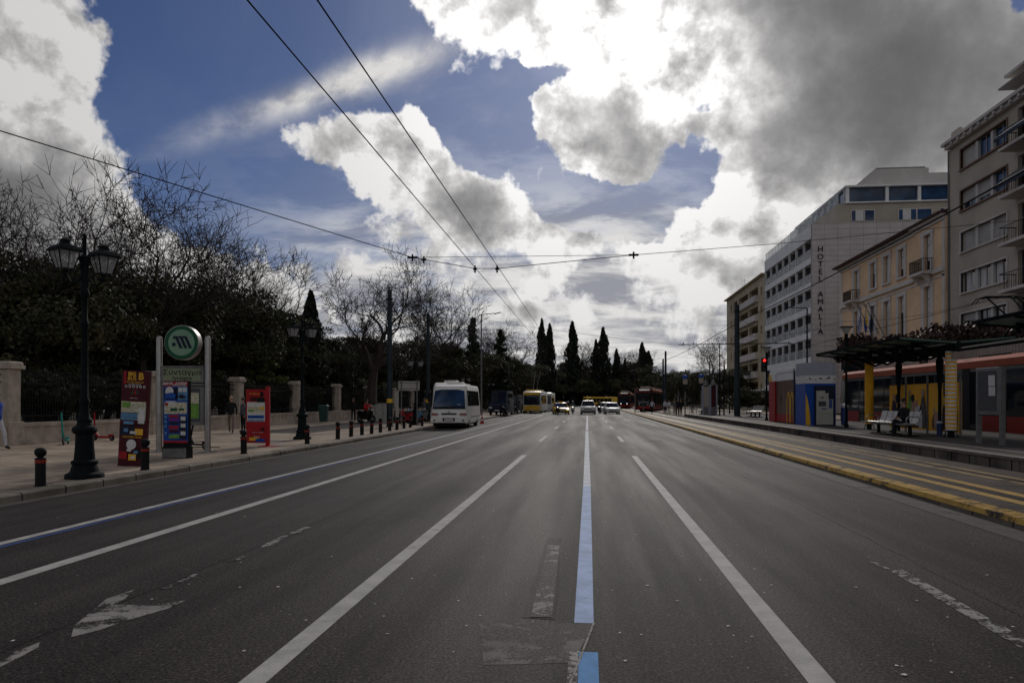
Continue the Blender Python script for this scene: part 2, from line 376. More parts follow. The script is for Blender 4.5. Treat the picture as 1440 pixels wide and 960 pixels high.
def leafmat(name, c1, c2, trans=0.15):
    m, nt, b = newmat(name); t = nt.nodes.new('ShaderNodeTexCoord')
    n = NOISE(nt, t.outputs['Object'], 0.9, 4, 0.6); n2 = NOISE(nt, t.outputs['Object'], 12, 2, 0.5)
    f = MA(nt, 'MULTIPLY_ADD', n2, 0.5, MA(nt, 'MULTIPLY', n, 0.75))
    nt.links.new(MIXC(nt, SMOOTH(nt, f, 0.42, 0.8), tuple(c1) + (1,), tuple(c2) + (1,)), b.inputs['Base Color'])
    b.inputs['Roughness'].default_value = 0.6; b.inputs['Specular IOR Level'].default_value = 0.25
    return m
def glassmat(name, col=(0.010, 0.013, 0.018), rough=0.06, alpha=1.0):
    m, nt, b = newmat(name); t = nt.nodes.new('ShaderNodeTexCoord')
    n = NOISE(nt, t.outputs['Object'], 0.6, 3, 0.5)
    nt.links.new(MIXC(nt, SMOOTH(nt, n, 0.35, 0.65), tuple(c * 0.6 for c in col) + (1,), tuple(c * 1.5 for c in col) + (1,)), b.inputs['Base Color'])
    b.inputs['Roughness'].default_value = rough; b.inputs['Specular IOR Level'].default_value = 0.5
    if alpha < 1: b.inputs['Alpha'].default_value = alpha
    if alpha == 0.42: b.inputs['Specular IOR Level'].default_value = 0.3
    bp = nt.nodes.new('ShaderNodeBump'); bp.inputs['Strength'].default_value = 0.06
    nt.links.new(NOISE(nt, t.outputs['Object'], 1.2, 2, 0.5), bp.inputs['Height']); nt.links.new(bp.outputs[0], b.inputs['Normal'])
    return m

M = {}
M['asphalt'] = asphalt('asphalt')
M['asphalt_old'] = asphalt('asphalt_side', 1.35, 0.7)
M['patch'] = asphalt('asphalt_patch', 0.72, 0.70, 0.075)
M['patch_soft'] = asphalt('asphalt_patch_soft', 0.84, 0.68, 0.08)
M['patch_light'] = paint('asphalt_patch_scuffed', (0.14, 0.13, 0.12), 0.50, 2.2)
M['ground'] = PM('dry_ground', (0.10, 0.085, 0.065), 0.95, 0.3, 0.4, bump=0.3, bscale=4)
M['line'] = paint('line_paint', (0.48, 0.46, 0.43), 0.12)
M['line_white'] = paint('line_paint_fresh', (0.62, 0.65, 0.72), 0.0)
M['line_bluewhite'] = paint('line_paint_blue_white', (0.40, 0.52, 0.78), 0.0)
M['line_blue'] = paint('blue_line_paint', (0.10, 0.30, 0.62), 0.02)
M['line_blue_worn'] = paint('blue_line_worn', (0.05, 0.085, 0.22), 0.24)
M['line_worn'] = paint('worn_line_paint', (0.30, 0.28, 0.26), 0.36, 3.5)
M['line_worn2'] = paint('very_worn_line_paint', (0.36, 0.34, 0.32), 0.46, 9.0)
M['gutter'] = paint('gutter_concrete', (0.11, 0.10, 0.092), 0.18, 2.0)
M['yellow_line'] = paint('tram_bed_line', (0.46, 0.29, 0.09), 0.18, 4.0)
M['yellow_faint'] = paint('tram_bed_line_faint', (0.34, 0.24, 0.12), 0.32, 4.0)
M['kerb'] = brickmat('kerb_stone', (0.23, 0.20, 0.16), (0.17, 0.145, 0.12), (0.05, 0.045, 0.04), 1.0, 5.0, 0.02, plane='YX', offset=0, stain=0.5)
M['kerb_yellow'] = paint('yellow_kerb_paint', (0.46, 0.28, 0.06), 0.30, 3.0)
M['paving'] = brickmat('sidewalk_slabs', (0.42, 0.335, 0.255), (0.34, 0.275, 0.215), (0.17, 0.14, 0.11), 0.5, 0.5, 0.012, plane='YX', offset=0.0, stain=0.45)
M['cobble'] = brickmat('tram_bed_setts', (0.12, 0.092, 0.074), (0.07, 0.055, 0.047), (0.035, 0.028, 0.025), 0.22, 0.11, 0.012, plane='XY', stain=0.45, rough=0.7)
M['platform_top'] = brickmat('platform_paving', (0.075, 0.066, 0.062), (0.058, 0.052, 0.049), (0.034, 0.03, 0.028), 0.4, 0.4, 0.01, plane='YX', offset=0, stain=0.3, rough=0.75)
M['platform_face'] = brickmat('platform_edge_stone', (0.16, 0.13, 0.11), (0.10, 0.085, 0.075), (0.02, 0.02, 0.02), 0.9, 5.0, 0.03, plane='YZ', offset=0, stain=0.7)
M['coping'] = PM('platform_coping', (0.15, 0.125, 0.105), 0.7, 0.3, 3, dirt=0.7)
M['rail'] = PM('rail_steel', (0.10, 0.085, 0.075), 0.35, 0.3, 4, metal=0.8)
M['stone'] = PM('limestone', (0.44, 0.37, 0.30), 0.85, 0.2, 2.2, bump=0.4, bscale=14, dirt=0.6)
M['iron'] = PM('dark_iron', (0.008, 0.009, 0.010), 0.7, 0.3, 8, spec=0.18)
M['wire'] = PM('wire_rubber', (0.010, 0.010, 0.011), 0.95, 0.2, 8, spec=0.02)
M['blackgreen'] = PM('lamp_green_black', (0.005, 0.008, 0.009), 0.7, 0.3, 6, spec=0.10)
M['mast'] = PM('mast_green_paint', (0.014, 0.026, 0.032), 0.5, 0.3, 2, dirt=0.3, spec=0.25)
M['steel'] = PM('brushed_steel', (0.34, 0.32, 0.30), 0.42, 0.12, 5, metal=0.85)
M['greymetal'] = PM('grey_metal', (0.16, 0.155, 0.15), 0.5, 0.2, 5)
M['black'] = PM('black_plastic', (0.007, 0.007, 0.008), 0.6, 0.2, 6, spec=0.2)
M['rubber'] = PM('rubber', (0.02, 0.02, 0.02), 0.85, 0.2, 9)
M['white'] = PM('white_paint', (0.66, 0.65, 0.62), 0.4, 0.06, 1.5, dirt=0.15)
M['cream'] = PM('bus_cream', (0.78, 0.75, 0.69), 0.35, 0.05, 1.5, dirt=0.2)
M['red'] = PM('red_paint', (0.34, 0.010, 0.014), 0.5, 0.12, 3, spec=0.3)
M['redband'] = PM('red_reflector', (0.22, 0.012, 0.012), 0.5, 0.1, 9)
M['darkred'] = PM('maroon_print', (0.062, 0.005, 0.010), 0.6, 0.15, 3, spec=0.25)
M['orange'] = PM('tram_orange', (0.34, 0.085, 0.045), 0.75, 0.1, 1.5, spec=0.15)
M['tramred'] = PM('tram_red', (0.30, 0.022, 0.012), 0.55, 0.1, 1.5, spec=0.25)
M['yellow'] = PM('bus_yellow', (0.72, 0.44, 0.03), 0.35, 0.08, 1.5, dirt=0.1)
M['gold'] = PM('gold_print', (0.75, 0.42, 0.03), 0.5, 0.06, 3)
M['orangey'] = PM('poster_yellow', (0.85, 0.42, 0.015), 0.5, 0.1, 1.5)
M['blue'] = PM('kiosk_blue', (0.008, 0.065, 0.33), 0.5, 0.1, 1.5)
M['navy'] = PM('navy', (0.008, 0.011, 0.032), 0.6, 0.2, 3)
M['skyblue'] = PM('print_sky_blue', (0.10, 0.24, 0.40), 0.5, 0.2, 6)
M['green'] = PM('sign_green', (0.005, 0.08, 0.03), 0.4, 0.1, 3)
M['palegreen'] = PM('sign_pale_green', (0.19, 0.32, 0.21), 0.35, 0.08, 2)
M['signcream'] = PM('sign_cream_green', (0.22, 0.25, 0.15), 0.4, 0.1, 3)
M['lime'] = PM('print_green', (0.14, 0.30, 0.05), 0.5, 0.3, 8)
M['mapprint'] = PM('print_map', (0.50, 0.47, 0.34), 0.5, 0.45, 22)
M['purple'] = PM('print_purple', (0.20, 0.02, 0.22), 0.5, 0.1, 3)
M['paper'] = PM('paper', (0.62, 0.60, 0.58), 0.6, 0.12, 9)
M['greyblue'] = PM('kiosk_grey', (0.30, 0.31, 0.36), 0.45, 0.06, 2)
M['brown'] = PM('kiosk_brown', (0.125, 0.070, 0.052), 0.3, 0.25, 1.2)
M['machine'] = PM('machine_beige', (0.42, 0.41, 0.36), 0.45, 0.06, 3)
M['screen'] = PM('dull_screen', (0.075, 0.078, 0.085), 0.25, 0.1, 3)
M['glass'] = glassmat('dark_glass')
M['glass_blue'] = glassmat('blue_glass', (0.02, 0.045, 0.09), 0.04)
M['glass_rail'] = glassmat('pale_glass', (0.20, 0.235, 0.24), 0.25, 0.42)
M['glass_lamp'] = PM('lantern_glass', (0.40, 0.39, 0.39), 0.25, 0.1, 6, alpha=0.55)
M['glass_clear'] = glassmat('clear_glass', (0.10, 0.12, 0.12), 0.06, 0.35)
M['roofgreen'] = PM('canopy_green_glass', (0.10, 0.19, 0.14), 0.3, 0.15, 1.0, alpha=0.62)
M['fascia'] = PM('fascia_beige', (0.34, 0.27, 0.23), 0.55, 0.1, 2)
M['hotelwhite'] = PM('hotel_white', (0.74, 0.735, 0.73), 0.6, 0.08, 0.5, dirt=0.15)
M['hoteltile'] = brickmat('hotel_wall_tiles', (0.56, 0.51, 0.49), (0.54, 0.495, 0.48), (0.36, 0.32, 0.31), 1.45, 0.62, 0.03, plane='XZ', offset=0, stain=0.12, bump=0.1)
M['olive'] = PM('upper_storey_plaster', (0.40, 0.355, 0.285), 0.8, 0.08, 0.5, dirt=0.15)
M['ochre'] = PM('ochre_plaster', (0.82, 0.56, 0.345), 0.85, 0.10, 0.5, dirt=0.25, bump=0.1, bscale=20)
M['trim'] = PM('stone_trim', (0.62, 0.57, 0.52), 0.8, 0.1, 0.8, dirt=0.35)
M['greyplaster'] = PM('grey_plaster', (0.47, 0.405, 0.33), 0.85, 0.12, 0.35, dirt=0.35, bump=0.1, bscale=15)
M['lightplaster'] = PM('light_plaster', (0.56, 0.525, 0.49), 0.85, 0.10, 0.35, dirt=0.3)
M['beigewall'] = PM('beige_plaster', (0.47, 0.395, 0.265), 0.85, 0.1, 0.3, dirt=0.3)
M['shutter'] = brickmat('roller_shutter', (0.52, 0.49, 0.46), (0.47, 0.45, 0.42), (0.26, 0.25, 0.23), 40.0, 0.09, 0.012, plane='YZ', offset=0, stain=0.2, bump=0.3)
M['woodframe'] = PM('brown_frame', (0.16, 0.085, 0.05), 0.6, 0.2, 3)
M['rooftile'] = PM('terracotta', (0.085, 0.045, 0.035), 0.8, 0.25, 3)
M['recess_shade'] = PM('recess_plaster_shade', (0.13, 0.12, 0.118), 0.85, 0.1, 0.5)  # plaster darkened to carry the shade inside the hotel balconies
M['curtain'] = PM('curtain', (0.60, 0.58, 0.56), 0.8, 0.15, 5)
M['awning'] = PM('navy_awning', (0.02, 0.028, 0.06), 0.8, 0.15, 3)
M['bark'] = PM('bark', (0.055, 0.045, 0.038), 0.9, 0.35, 6, bump=0.5, bscale=20)
M['twig'] = PM('twigs', (0.045, 0.035, 0.030), 0.9, 0.25, 3)
M['leaf_dark'] = leafmat('leaf_dark', (0.014, 0.018, 0.009), (0.085, 0.080, 0.036))
M['leaf_pine'] = leafmat('leaf_pine', (0.012, 0.020, 0.010), (0.035, 0.048, 0.020))
M['leaf_cypress'] = leafmat('leaf_cypress', (0.010, 0.016, 0.011), (0.028, 0.036, 0.020))
M['leaf_bright'] = leafmat('leaf_bright', (0.045, 0.07, 0.015), (0.13, 0.14, 0.035))
M['leaf_brown'] = leafmat('leaf_brown', (0.030, 0.018, 0.014), (0.085, 0.045, 0.035))
M['leaf_autumn'] = leafmat('leaf_green_shrub', (0.02, 0.045, 0.012), (0.06, 0.10, 0.025))
M['skin'] = PM('skin', (0.42, 0.25, 0.18), 0.55, 0.08, 20)
M['hair'] = PM('hair', (0.02, 0.015, 0.012), 0.6, 0.3, 30)
M['cloth_black'] = PM('black_cloth', (0.012, 0.012, 0.014), 0.9, 0.25, 12)
M['cloth_tan'] = PM('tan_trousers', (0.20, 0.15, 0.12), 0.9, 0.15, 12)
M['cloth_red'] = PM('red_jacket', (0.55, 0.02, 0.02), 0.75, 0.15, 9)
M['cloth_blue'] = PM('blue_jacket', (0.02, 0.06, 0.35), 0.8, 0.15, 9)
M['cloth_pale'] = PM('pale_cloth', (0.50, 0.50, 0.54), 0.85, 0.1, 9)
M['cloth_grey'] = PM('grey_cloth', (0.10, 0.11, 0.13), 0.9, 0.15, 9)
M['teal'] = PM('teal_paint', (0.015, 0.22, 0.18), 0.4, 0.1, 5)
M['teal_dark'] = PM('dark_teal_bin', (0.025, 0.06, 0.055), 0.5, 0.2, 4, dirt=0.3)
M['lightoff'] = PM('lamp_lens', (0.55, 0.55, 0.55), 0.15, 0.05, 9)
M['redglow'] = PM('signal_red_lamp', (0.8, 0.02, 0.02), 0.3, 0.05, 9, emis=(1, 0.03, 0.03), estr=1.5)
M['headon'] = PM('lit_headlamp', (0.8, 0.8, 0.75), 0.2, 0.05, 9, emis=(1, 0.95, 0.85), estr=1.6)
M['globe'] = PM('lamp_globe', (0.8, 0.8, 0.8), 0.3, 0.05, 9, alpha=0.9)
M['tail'] = PM('indicator_lens', (0.35, 0.05, 0.02), 0.25, 0.1, 9)
M['bluewhite'] = PM('machine_trim_blue', (0.05, 0.08, 0.22), 0.4, 0.1, 4)

_txt = {}
def lettering(body, size, mat, parent, loc, rot=(R(90), 0, 0), ext=0.004, bold=0.0, name='lettering', align='CENTER', sx=1.0, shear=0.0, spacing=1.0):
    key = (body, size, ext, bold, align, shear, spacing)
    if key not in _txt:
        cu = bpy.data.curves.new('text', 'FONT'); cu.body = body; cu.size = size; cu.extrude = ext; cu.offset = bold
        cu.align_x = align; cu.align_y = 'CENTER'; cu.resolution_u = 3; cu.shear = shear; cu.space_character = spacing
        o = bpy.data.objects.new('text', cu); COL.objects.link(o)
        dg = bpy.context.evaluated_depsgraph_get(); me = bpy.data.meshes.new_from_object(o.evaluated_get(dg))
        bpy.data.objects.remove(o); bpy.data.curves.remove(cu); me.name = 'lettering'; _txt[key] = me
    me = _txt[key].copy(); me.materials.clear(); me.materials.append(mat)
    o = link(name, me, parent); o.location = loc; o.rotation_euler = rot; o.scale = (sx, 1, 1)
    return o

# ================================================================ the ground
def sheet(name, pts, z, mat, sub=None):
    b = MB(); P_ = [(x, y, z) for x, y in pts]; A_ = sum(pts[i][0] * pts[(i + 1) % len(pts)][1] - pts[(i + 1) % len(pts)][0] * pts[i][1] for i in range(len(pts))); b.face(P_ if A_ > 0 else P_[::-1]); o = b.build(name, mat, recalc=False); tag(o, kind='structure'); return o
def strip(name, x0, x1, y0, y1, z, mat): return sheet(name, [(x0, y0), (x1, y0), (x1, y1), (x0, y1)], z, mat)
KL, KR = -9.05, 5.36
YE = 262.0
sheet('ground', [(-1500, -300), (1500, -300), (1500, 3000), (-1500, 3000)], -0.03, M['ground'])
strip('road', KL, KR, -12, YE, 0.0, M['asphalt'])
sheet('crossing_road', [(-150, 236), (KL, 236), (KL, 262), (-150, 262)], 0.0, M['asphalt'])
sheet('crossing_road', [(KR, 236), (150, 236), (150, 262), (KR, 262)], 0.0, M['asphalt'])
def raised(name, x0, x1, y0, y1, z, mat):
    b = MB(); b.box(x0, x1, y0, y1, -0.2, z); o = b.build(name, mat); tag(o, kind='structure'); return o
def kerb(name, x0, x1, y0, y1, z, mat, r=0.03, step=False, mat2=None):
    """long kerb with a softened road-side arris"""
    b = MB(); s = 1 if x1 > x0 else -1
    prof = [(x0, -0.1), (x0, z - r), (x0 + s * r * 0.4, z - r * 0.35), (x0 + s * r * 1.2, z), (x1, z), (x1, -0.1)]
    n = int((y1 - y0) / 1.0) if step else 1
    R2 = random.Random(3)
    for k in range(n):
        a = y0 + (y1 - y0) * k / n; c = y0 + (y1 - y0) * (k + 1) / n
        dx = R2.uniform(-.006, .006) if step else 0; dz = R2.uniform(-.006, .004) if step else 0
        g = 0.006 if step else 0
        b.loft([[Vector((x + dx, a + g, zz_ + dz)) for x, zz_ in prof], [Vector((x + dx, c - g, zz_ + dz)) for x, zz_ in prof]], m=0)
    o = b.build(name, mat); tag(o, kind='structure'); return o
# park side
raised('sidewalk', -19.3, KL - 0.30, -12, 236, 0.125, M['paving'])
kerb('kerb', KL, KL - 0.30, -12, 236, 0.135, M['kerb'], step=True)
strip('gutter', KL + 0.002, KL + 0.22, -12, 236, 0.004, M['gutter'])
strip('cycle_path', -16.3, -12.9, 33, 66, 0.129, M['asphalt_old'])
strip('manhole_cover', -11.9, -11.2, 26.2, 26.8, 0.130, M['greymetal'])
strip('manhole_cover', -10.6, -10.1, 23.5, 24.0, 0.130, M['greymetal'])
# tram side: kerb, paved bed, rails
kerb('tram_kerb', KR, KR + 0.34, -12, 150, 0.125, M['kerb'], step=True)
strip('yellow_kerb_paint', KR + 0.012, KR + 0.31, -12, 150, 0.134, M['kerb_yellow'])
b = MB(); b.face([(KR - .012, -12, .062), (KR - .012, 150, .062), (KR + .010, 150, .1335), (KR + .010, -12, .1335)]); tag(b.build('yellow_kerb_paint', M['kerb_yellow'], recalc=False), kind='structure')
strip('gutter', KR - 0.46, KR - 0.06, -12, 150, 0.004, M['gutter'])
strip('tar_seam', KR - 0.06, KR - 0.003, -12, 150, 0.005, M['patch'])
raised('tram_bed', KR + 0.345, 9.1, -12, YE, 0.10, M['cobble'])
PE = 9.1
for x in (6.60, 8.04):
    b = MB(); b.box(x - 0.075, x - 0.022, -12, 150, 0.05, 0.106); b.box(x + 0.03, x + 0.06, -12, 150, 0.05, 0.105); b.box(x - 0.022, x + 0.03, -12, 150, 0.05, 0.101, 1)
    tag(b.build('rail', [M['rail'], M['black']]), kind='structure')
strip('bed_line', 6.24, 6.46, -12, 140, 0.104, M['yellow_line'])
strip('bed_line', 6.74, 6.96, -12, 140, 0.104, M['yellow_line'])
strip('bed_line', 7.72, 7.93, -12, 140, 0.104, M['yellow_faint'])
strip('bed_line', 8.16, 8.34, -12, 140, 0.104, M['yellow_faint'])
PZ = 0.40
raised('platform', PE + 0.33, 15.7, -12, 72, PZ, M['platform_top'])
b = MB()
R3 = random.Random(5)
for k in range(94):
    y = -12 + k * 0.9; b.box(PE + 0.04 + R3.uniform(-.008, .008), PE + 0.325, y + 0.012, y + 0.888, -0.1, PZ - 0.075)
tag(b.build('platform_face', M['platform_face']), kind='structure')
b = MB(); 
for k in range(94):
    y = -12 + k * 0.9; b.box(PE + R3.uniform(-.006, .006), PE + 0.325, y + 0.006, y + 0.894, PZ - 0.073, PZ + 0.002)
tag(b.build('platform_coping', M['coping'], bevel=0.008), kind='structure')
raised('tram_bed_far', 15.71, 19.6, -12, 236, 0.08, M['cobble'])
raised('platform_ramp', PE + 0.33, 15.7, 72.01, 236, 0.13, M['paving'])
raised('sidewalk', 19.61, 25.98, -12, 236, 0.2, M['paving'])
strip('tactile_strip', 10.05, 10.18, 8, 71, PZ + 0.004, M['fascia'])

# ---------------------------------------------------------------- painted markings
LW = 0.155
strip('lane_line', -1.98 , -1.98 + LW, 1.0, 21.9, 0.004, M['line'])
strip('lane_line', 1.24, 1.24 + LW, 1.0, 21.9, 0.004, M['line'])
for i in range(5):
    y = 29.5 + 13.2 * i
    strip('lane_dash', -2.02, -1.87, y, y + 4.6, 0.004, M['line']); strip('lane_dash', 1.26, 1.41, y, y + 4.6, 0.004, M['line'])
strip('centre_line', -0.105, 0.035, 5.36, 14.0, 0.004, M['line_bluewhite'])
sheet('centre_line', [(-0.105, 14.0), (0.035, 14.0), (-0.03, 40), (-0.17, 40)], 0.004, M['line_white'])
sheet('centre_line', [(-0.17, 41), (-0.03, 41), (-0.1, 84), (-0.24, 84)], 0.004, M['line_white'])
strip('blue_line', -0.062, 0.058, 1.5, 4.74, 0.004, M['line_blue'])
strip('faded_line', -0.125, -0.066, 1.5, 4.74, 0.004, M['line_worn2'])
strip('edge_line', -6.64, -6.51, -12, 90, 0.004, M['line'])
strip('lane_line', -5.26, -5.09, -12, 84, 0.004, M['line'])
strip('blue_line', -6.47, -6.38, -12, 70, 0.0045, M['line_blue_worn'])
RQ = random.Random(9); sheet('tar_strip', [(-0.24 - .008 * i + RQ.gauss(0, .008), 5.42 + i * .32) for i in range(11)] + [(-0.485 + RQ.gauss(0, .008), 8.65 - i * .32) for i in range(11)], 0.003, M['patch'])
sheet('worn_dash', [(-0.43, 5.46), (-0.27, 5.46), (-0.32, 8.2), (-0.45, 8.2)], 0.007, paint('broken_dash_paint', (0.26, 0.24, 0.22), 0.52, 7.0))
def pxs(name, pp, z, mat): return sheet(name, [gnd(a, c).xy[:] for a, c in pp], z, mat)
pxs('asphalt_patch', [(674, 876), (836, 876), (805, 932), (680, 935)], 0.003, M['patch_light'])
pxs('asphalt_patch', [(680, 935.6), (804.5, 932.6), (787, 1010), (684, 1010)], 0.003, M['patch_soft'])
pxs('patch_seam', [(833.5, 876), (837, 876), (784, 1010), (781, 1010)], 0.006, M['line_worn'])
# worn turn arrow and old dashes in the left lane
pxs('worn_arrow', [(100, 896), (104, 880), (150, 842), (188, 829), (176, 842), (158, 850), (204, 851), (262, 844), (236, 856), (180, 872), (140, 886)], 0.004, M['line_worn'])
pxs('worn_arrow', [(0, 931), (20, 917), (56, 903), (54, 910), (30, 923), (0, 938)], 0.004, M['line_worn'])
for q in ([(365, 770), (376, 763), (400, 752), (406, 753), (384, 766)], [(404, 751), (428, 741), (438, 741), (414, 752)], [(318, 790), (340, 782), (348, 783), (330, 789)], [(222, 829), (270, 808), (282, 803), (276, 809), (234, 828)]):
    pxs('worn_dash', q, 0.004, M['line_worn2'])
pxs('worn_dash', [(1253, 803), (1268, 800), (1440, 897), (1440, 914)], 0.004, M['line_worn2'])
pxs('worn_dash', [(1222, 790), (1228, 789), (1252, 800), (1247, 801)], 0.004, M['line_worn2'])
def seam(pts, w_, mat='patch_soft'):
    R6 = random.Random(len(pts) * 7 + int(pts[0][0] * 10)); L_, R_s = [], []
    for (xa, ya), (xb, yb) in zip(pts, pts[1:]):
        for i in range(24): u = i / 24; x = xa + (xb - xa) * u + R6.gauss(0, .012); y = ya + (yb - ya) * u; ww = w_ * R6.uniform(.5, 1.3); L_.append((x - ww, y)); R_s.append((x + ww, y))
    b = MB()
    for i in range(len(L_) - 1): b.face([(*L_[i], .0025), (*R_s[i], .0025), (*R_s[i + 1], .0025), (*L_[i + 1], .0025)])
    tag(b.build('tar_seam', M[mat], recalc=False), kind='structure')
seam([(-3.75, 3), (-3.55, 12), (-3.7, 30), (-3.6, 60)], .018); seam([(3.15, 2), (3.3, 14), (3.2, 40)], .012); seam([(-7.4, 6), (-7.6, 20), (-7.5, 44)], .014)
for (x0_, x1_, y0_, y1_) in ((-8.7, -7.2, 23, 26),):
    strip('asphalt_patch', x0_, x1_, y0_, y1_, 0.003, M['patch_soft'])
for (x, y) in ((-1.0, 36.5), (2.6, 30.5), (-4.2, 25.0)):
    b = MB(); b.lathe([(.34, .004), (.335, .007), (.0, .0075)], (x, y, 0), 24, cap=False); b.lathe([(.40, .002), (.345, .0055)], (x, y, 0), 24, cap=False, m=1); tag(b.build('manhole_cover', [M['patch_soft'], M['patch']]), kind='structure')
# scraps of paper and leaf on the asphalt, too many to count
b = MB(); R4 = random.Random(11)
for k in range(420):
    y = 4.5 + 34 * R4.random() ** 1.4; x = R4.uniform(-8.6, 5.0) if R4.random() < 0.4 else R4.gauss(0.2, 1.6)
    if not (-8.8 < x < 5.0): continue
    s = R4.uniform(0.005, 0.017); a = R4.uniform(0, 6.28); n = R4.choice((3, 4, 5))
    b.face([(x + s * R4.uniform(.4, 1.3) * math.cos(a + 6.283 * j / n), y + s * R4.uniform(.4, 1.3) * math.sin(a + 6.283 * j / n), 0.006 + R4.uniform(0, 0.002)) for j in range(n)])
tag(b.build('litter', PM('pale_scraps', (0.62, 0.59, 0.55), 0.8, 0.3, 30), recalc=False), 'small pale scraps scattered over the asphalt lanes', 'litter', kind='stuff')

# ================================================================ buildings on the right: facades at X = FX, facing -X
FX = 26.0
def wall_with_holes(mb, u0, u1, z0, z1, holes, x0, x1, m=0):
    """solid wall between u (along Y) and z with rectangular openings, x0 the street face, x1 the back"""
    us = sorted({u0, u1} | {h[0] for h in holes} | {h[1] for h in holes}); zs = sorted({z0, z1} | {h[2] for h in holes} | {h[3] for h in holes})
    for a, c in zip(zs, zs[1:]):
        run = None
        for p, q in zip(us, us[1:]):
            inside = any(h[0] <= p + 1e-6 and q - 1e-6 <= h[1] and h[2] <= a + 1e-6 and c - 1e-6 <= h[3] for h in holes)
            if not inside:
                if run is None: run = p
            if inside and run is not None: mb.box(x0, x1, run, p, a, c, m); run = None
        if run is not None: mb.box(x0, x1, run, us[-1], a, c, m)

# ---- grey apartment block at the right edge
apt = empty('apartment_building', (FX, 47, 0), 0, 'tall grey rendered apartment block with strip windows at the right edge', 'building')
Y1 = 56.55 - 47; Y0 = 30 - 47
rowsz = [17.8, 14.9, 12.0, 9.15, 6.3]
wb0, wb1 = 49.15 - 47, 54.9 - 47
holes_ = [(wb0, wb1, z, z + 1.4) for z in rowsz] + [(Y0 + 3, 1.0, z - 0.75, z + 1.6) for z in rowsz]
b = MB(); wall_with_holes(b, Y0, Y1, 3.6, 20.0, holes_, 0, 0.35); b.box(0.36, 15, Y0, Y1, 0.2, 20.0)
b.box(-0.0, 0.35, Y1 - 0.9, Y1, 0.2, 3.59); b.box(0, .35, 1.0, 2.0, .2, 3.59)
ap_wall = b.build('wall', M['greyplaster'], apt)
b = MB(); b.box(-0.55, 15.2, Y0, Y1 + 0.2, 20.01, 20.22); b.box(-0.35, -0.02, Y0, Y1 + 0.05, 19.75, 20.0)
for k in range(28): b.box(-0.5, -0.36, Y0 + 0.4 + k * 0.92, Y0 + 0.62 + k * 0.92, 19.8, 20.0)
b.build('cornice', M['lightplaster'], apt)
b = MB(); b.box(0.1, 0.3, Y1 - 1.2, Y1, 20.23, 21.0); b.box(0.6, 0.75, Y0, Y1 - 1.4, 20.23, 20.8)
b.build('parapet', M['greyplaster'], apt)
ph = MB(); ph.box(2.2, 14, Y0, Y1 - 4.2, 20.23, 23.2); ph.box(1.7, 14.5, Y0, Y1 - 3.8, 23.21, 23.4); ph.build('penthouse', M['lightplaster'], apt)
b = MB(); b.box(0.9, 2.19, Y0, Y1 - 4.6, 22.1, 22.2)
for k in range(6): b.tube((0.95, Y0 + 1 + 3.6 * k, 20.23), (0.95, Y0 + 1 + 3.6 * k, 22.1), 0.05, n=6)
b.build('pergola', M['greymetal'], apt)
b = MB()
for k in range(14): b.tube((1.8, Y0 + k * 1.25, 23.4), (1.8, Y0 + k * 1.25, 24.4), 0.025, n=5)
for z in (23.7, 24.05, 24.4): b.tube((1.8, Y0, z), (1.8, Y0 + 16.25, z), 0.025, n=5)
b.build('roof_railing', M['greymetal'], apt)
b = MB(); b.tube((-0.08, Y1 + 0.0, 0.3), (-0.08, Y1 + 0.0, 19.7), 0.07, n=8); b.build('drainpipe', M['greymetal'], apt)
for i, z in enumerate(rowsz):
    f = MB(); u0, u1 = wb0, wb1
    f.box(-0.06, 0.12, u0 - 0.1, u1 + 0.1, z + 1.4, z + 1.5); f.box(-0.14, 0.12, u0 - 0.1, u1 + 0.1, z - 0.1, z); f.box(-0.06, 0.12, u0 - 0.12, u0, z + 0.002, z + 1.398); f.box(-0.06, 0.12, u1, u1 + 0.12, z + 0.002, z + 1.398)
    w_ = (u1 - u0) / 3
    fr = f.build('window', M['woodframe'] if i < 2 else M['trim'], apt)
    for k in (1, 2): m2 = MB(); m2.box(0.08, 0.34, u0 + w_ * k - 0.16, u0 + w_ * k + 0.16, z + 0.003, z + 1.397); m2.build('mullion', M['lightplaster'], fr)
    g = MB(); g.box(0.26, 0.30, u0 + .003, u1 - .003, z + .003, z + 1.397, 0)
    pb = {0: [1, 0, 0], 1: [0.62, 0.75, 0.0], 2: [1, 1, 1], 3: [0, 0, 0], 4: [.35, 0, 0]}[i]
    g.build('pane', M['glass_blue'] if i < 2 else M['glass'], fr)
    for k, fr_ in enumerate(pb):
        s = MB()
        a = u1 - w_ * (k + 1) + 0.17; c = u1 - w_ * k - 0.17
        if k == 0: c = u1 - 0.02
        if k == 2: a = u0 + 0.02
        if fr_ > 0: s.box(0.2, 0.235, a, c, z + 1.39 - 1.385 * fr_, z + 1.39)
        s.box(0.22, 0.25, (a + c) / 2 - 0.03, (a + c) / 2 + 0.03, z + .01, z + 1.39)
        s.build('shutter', M['shutter'], fr)
    if i == 3:
        for k in range(3): c_ = MB(); c_.box(0.252, 0.259, u0 + w_ * k + .9, u0 + w_ * (k + 1) - .25, z + .01, z + 1.39); c_.build('curtain', M['curtain'], fr)
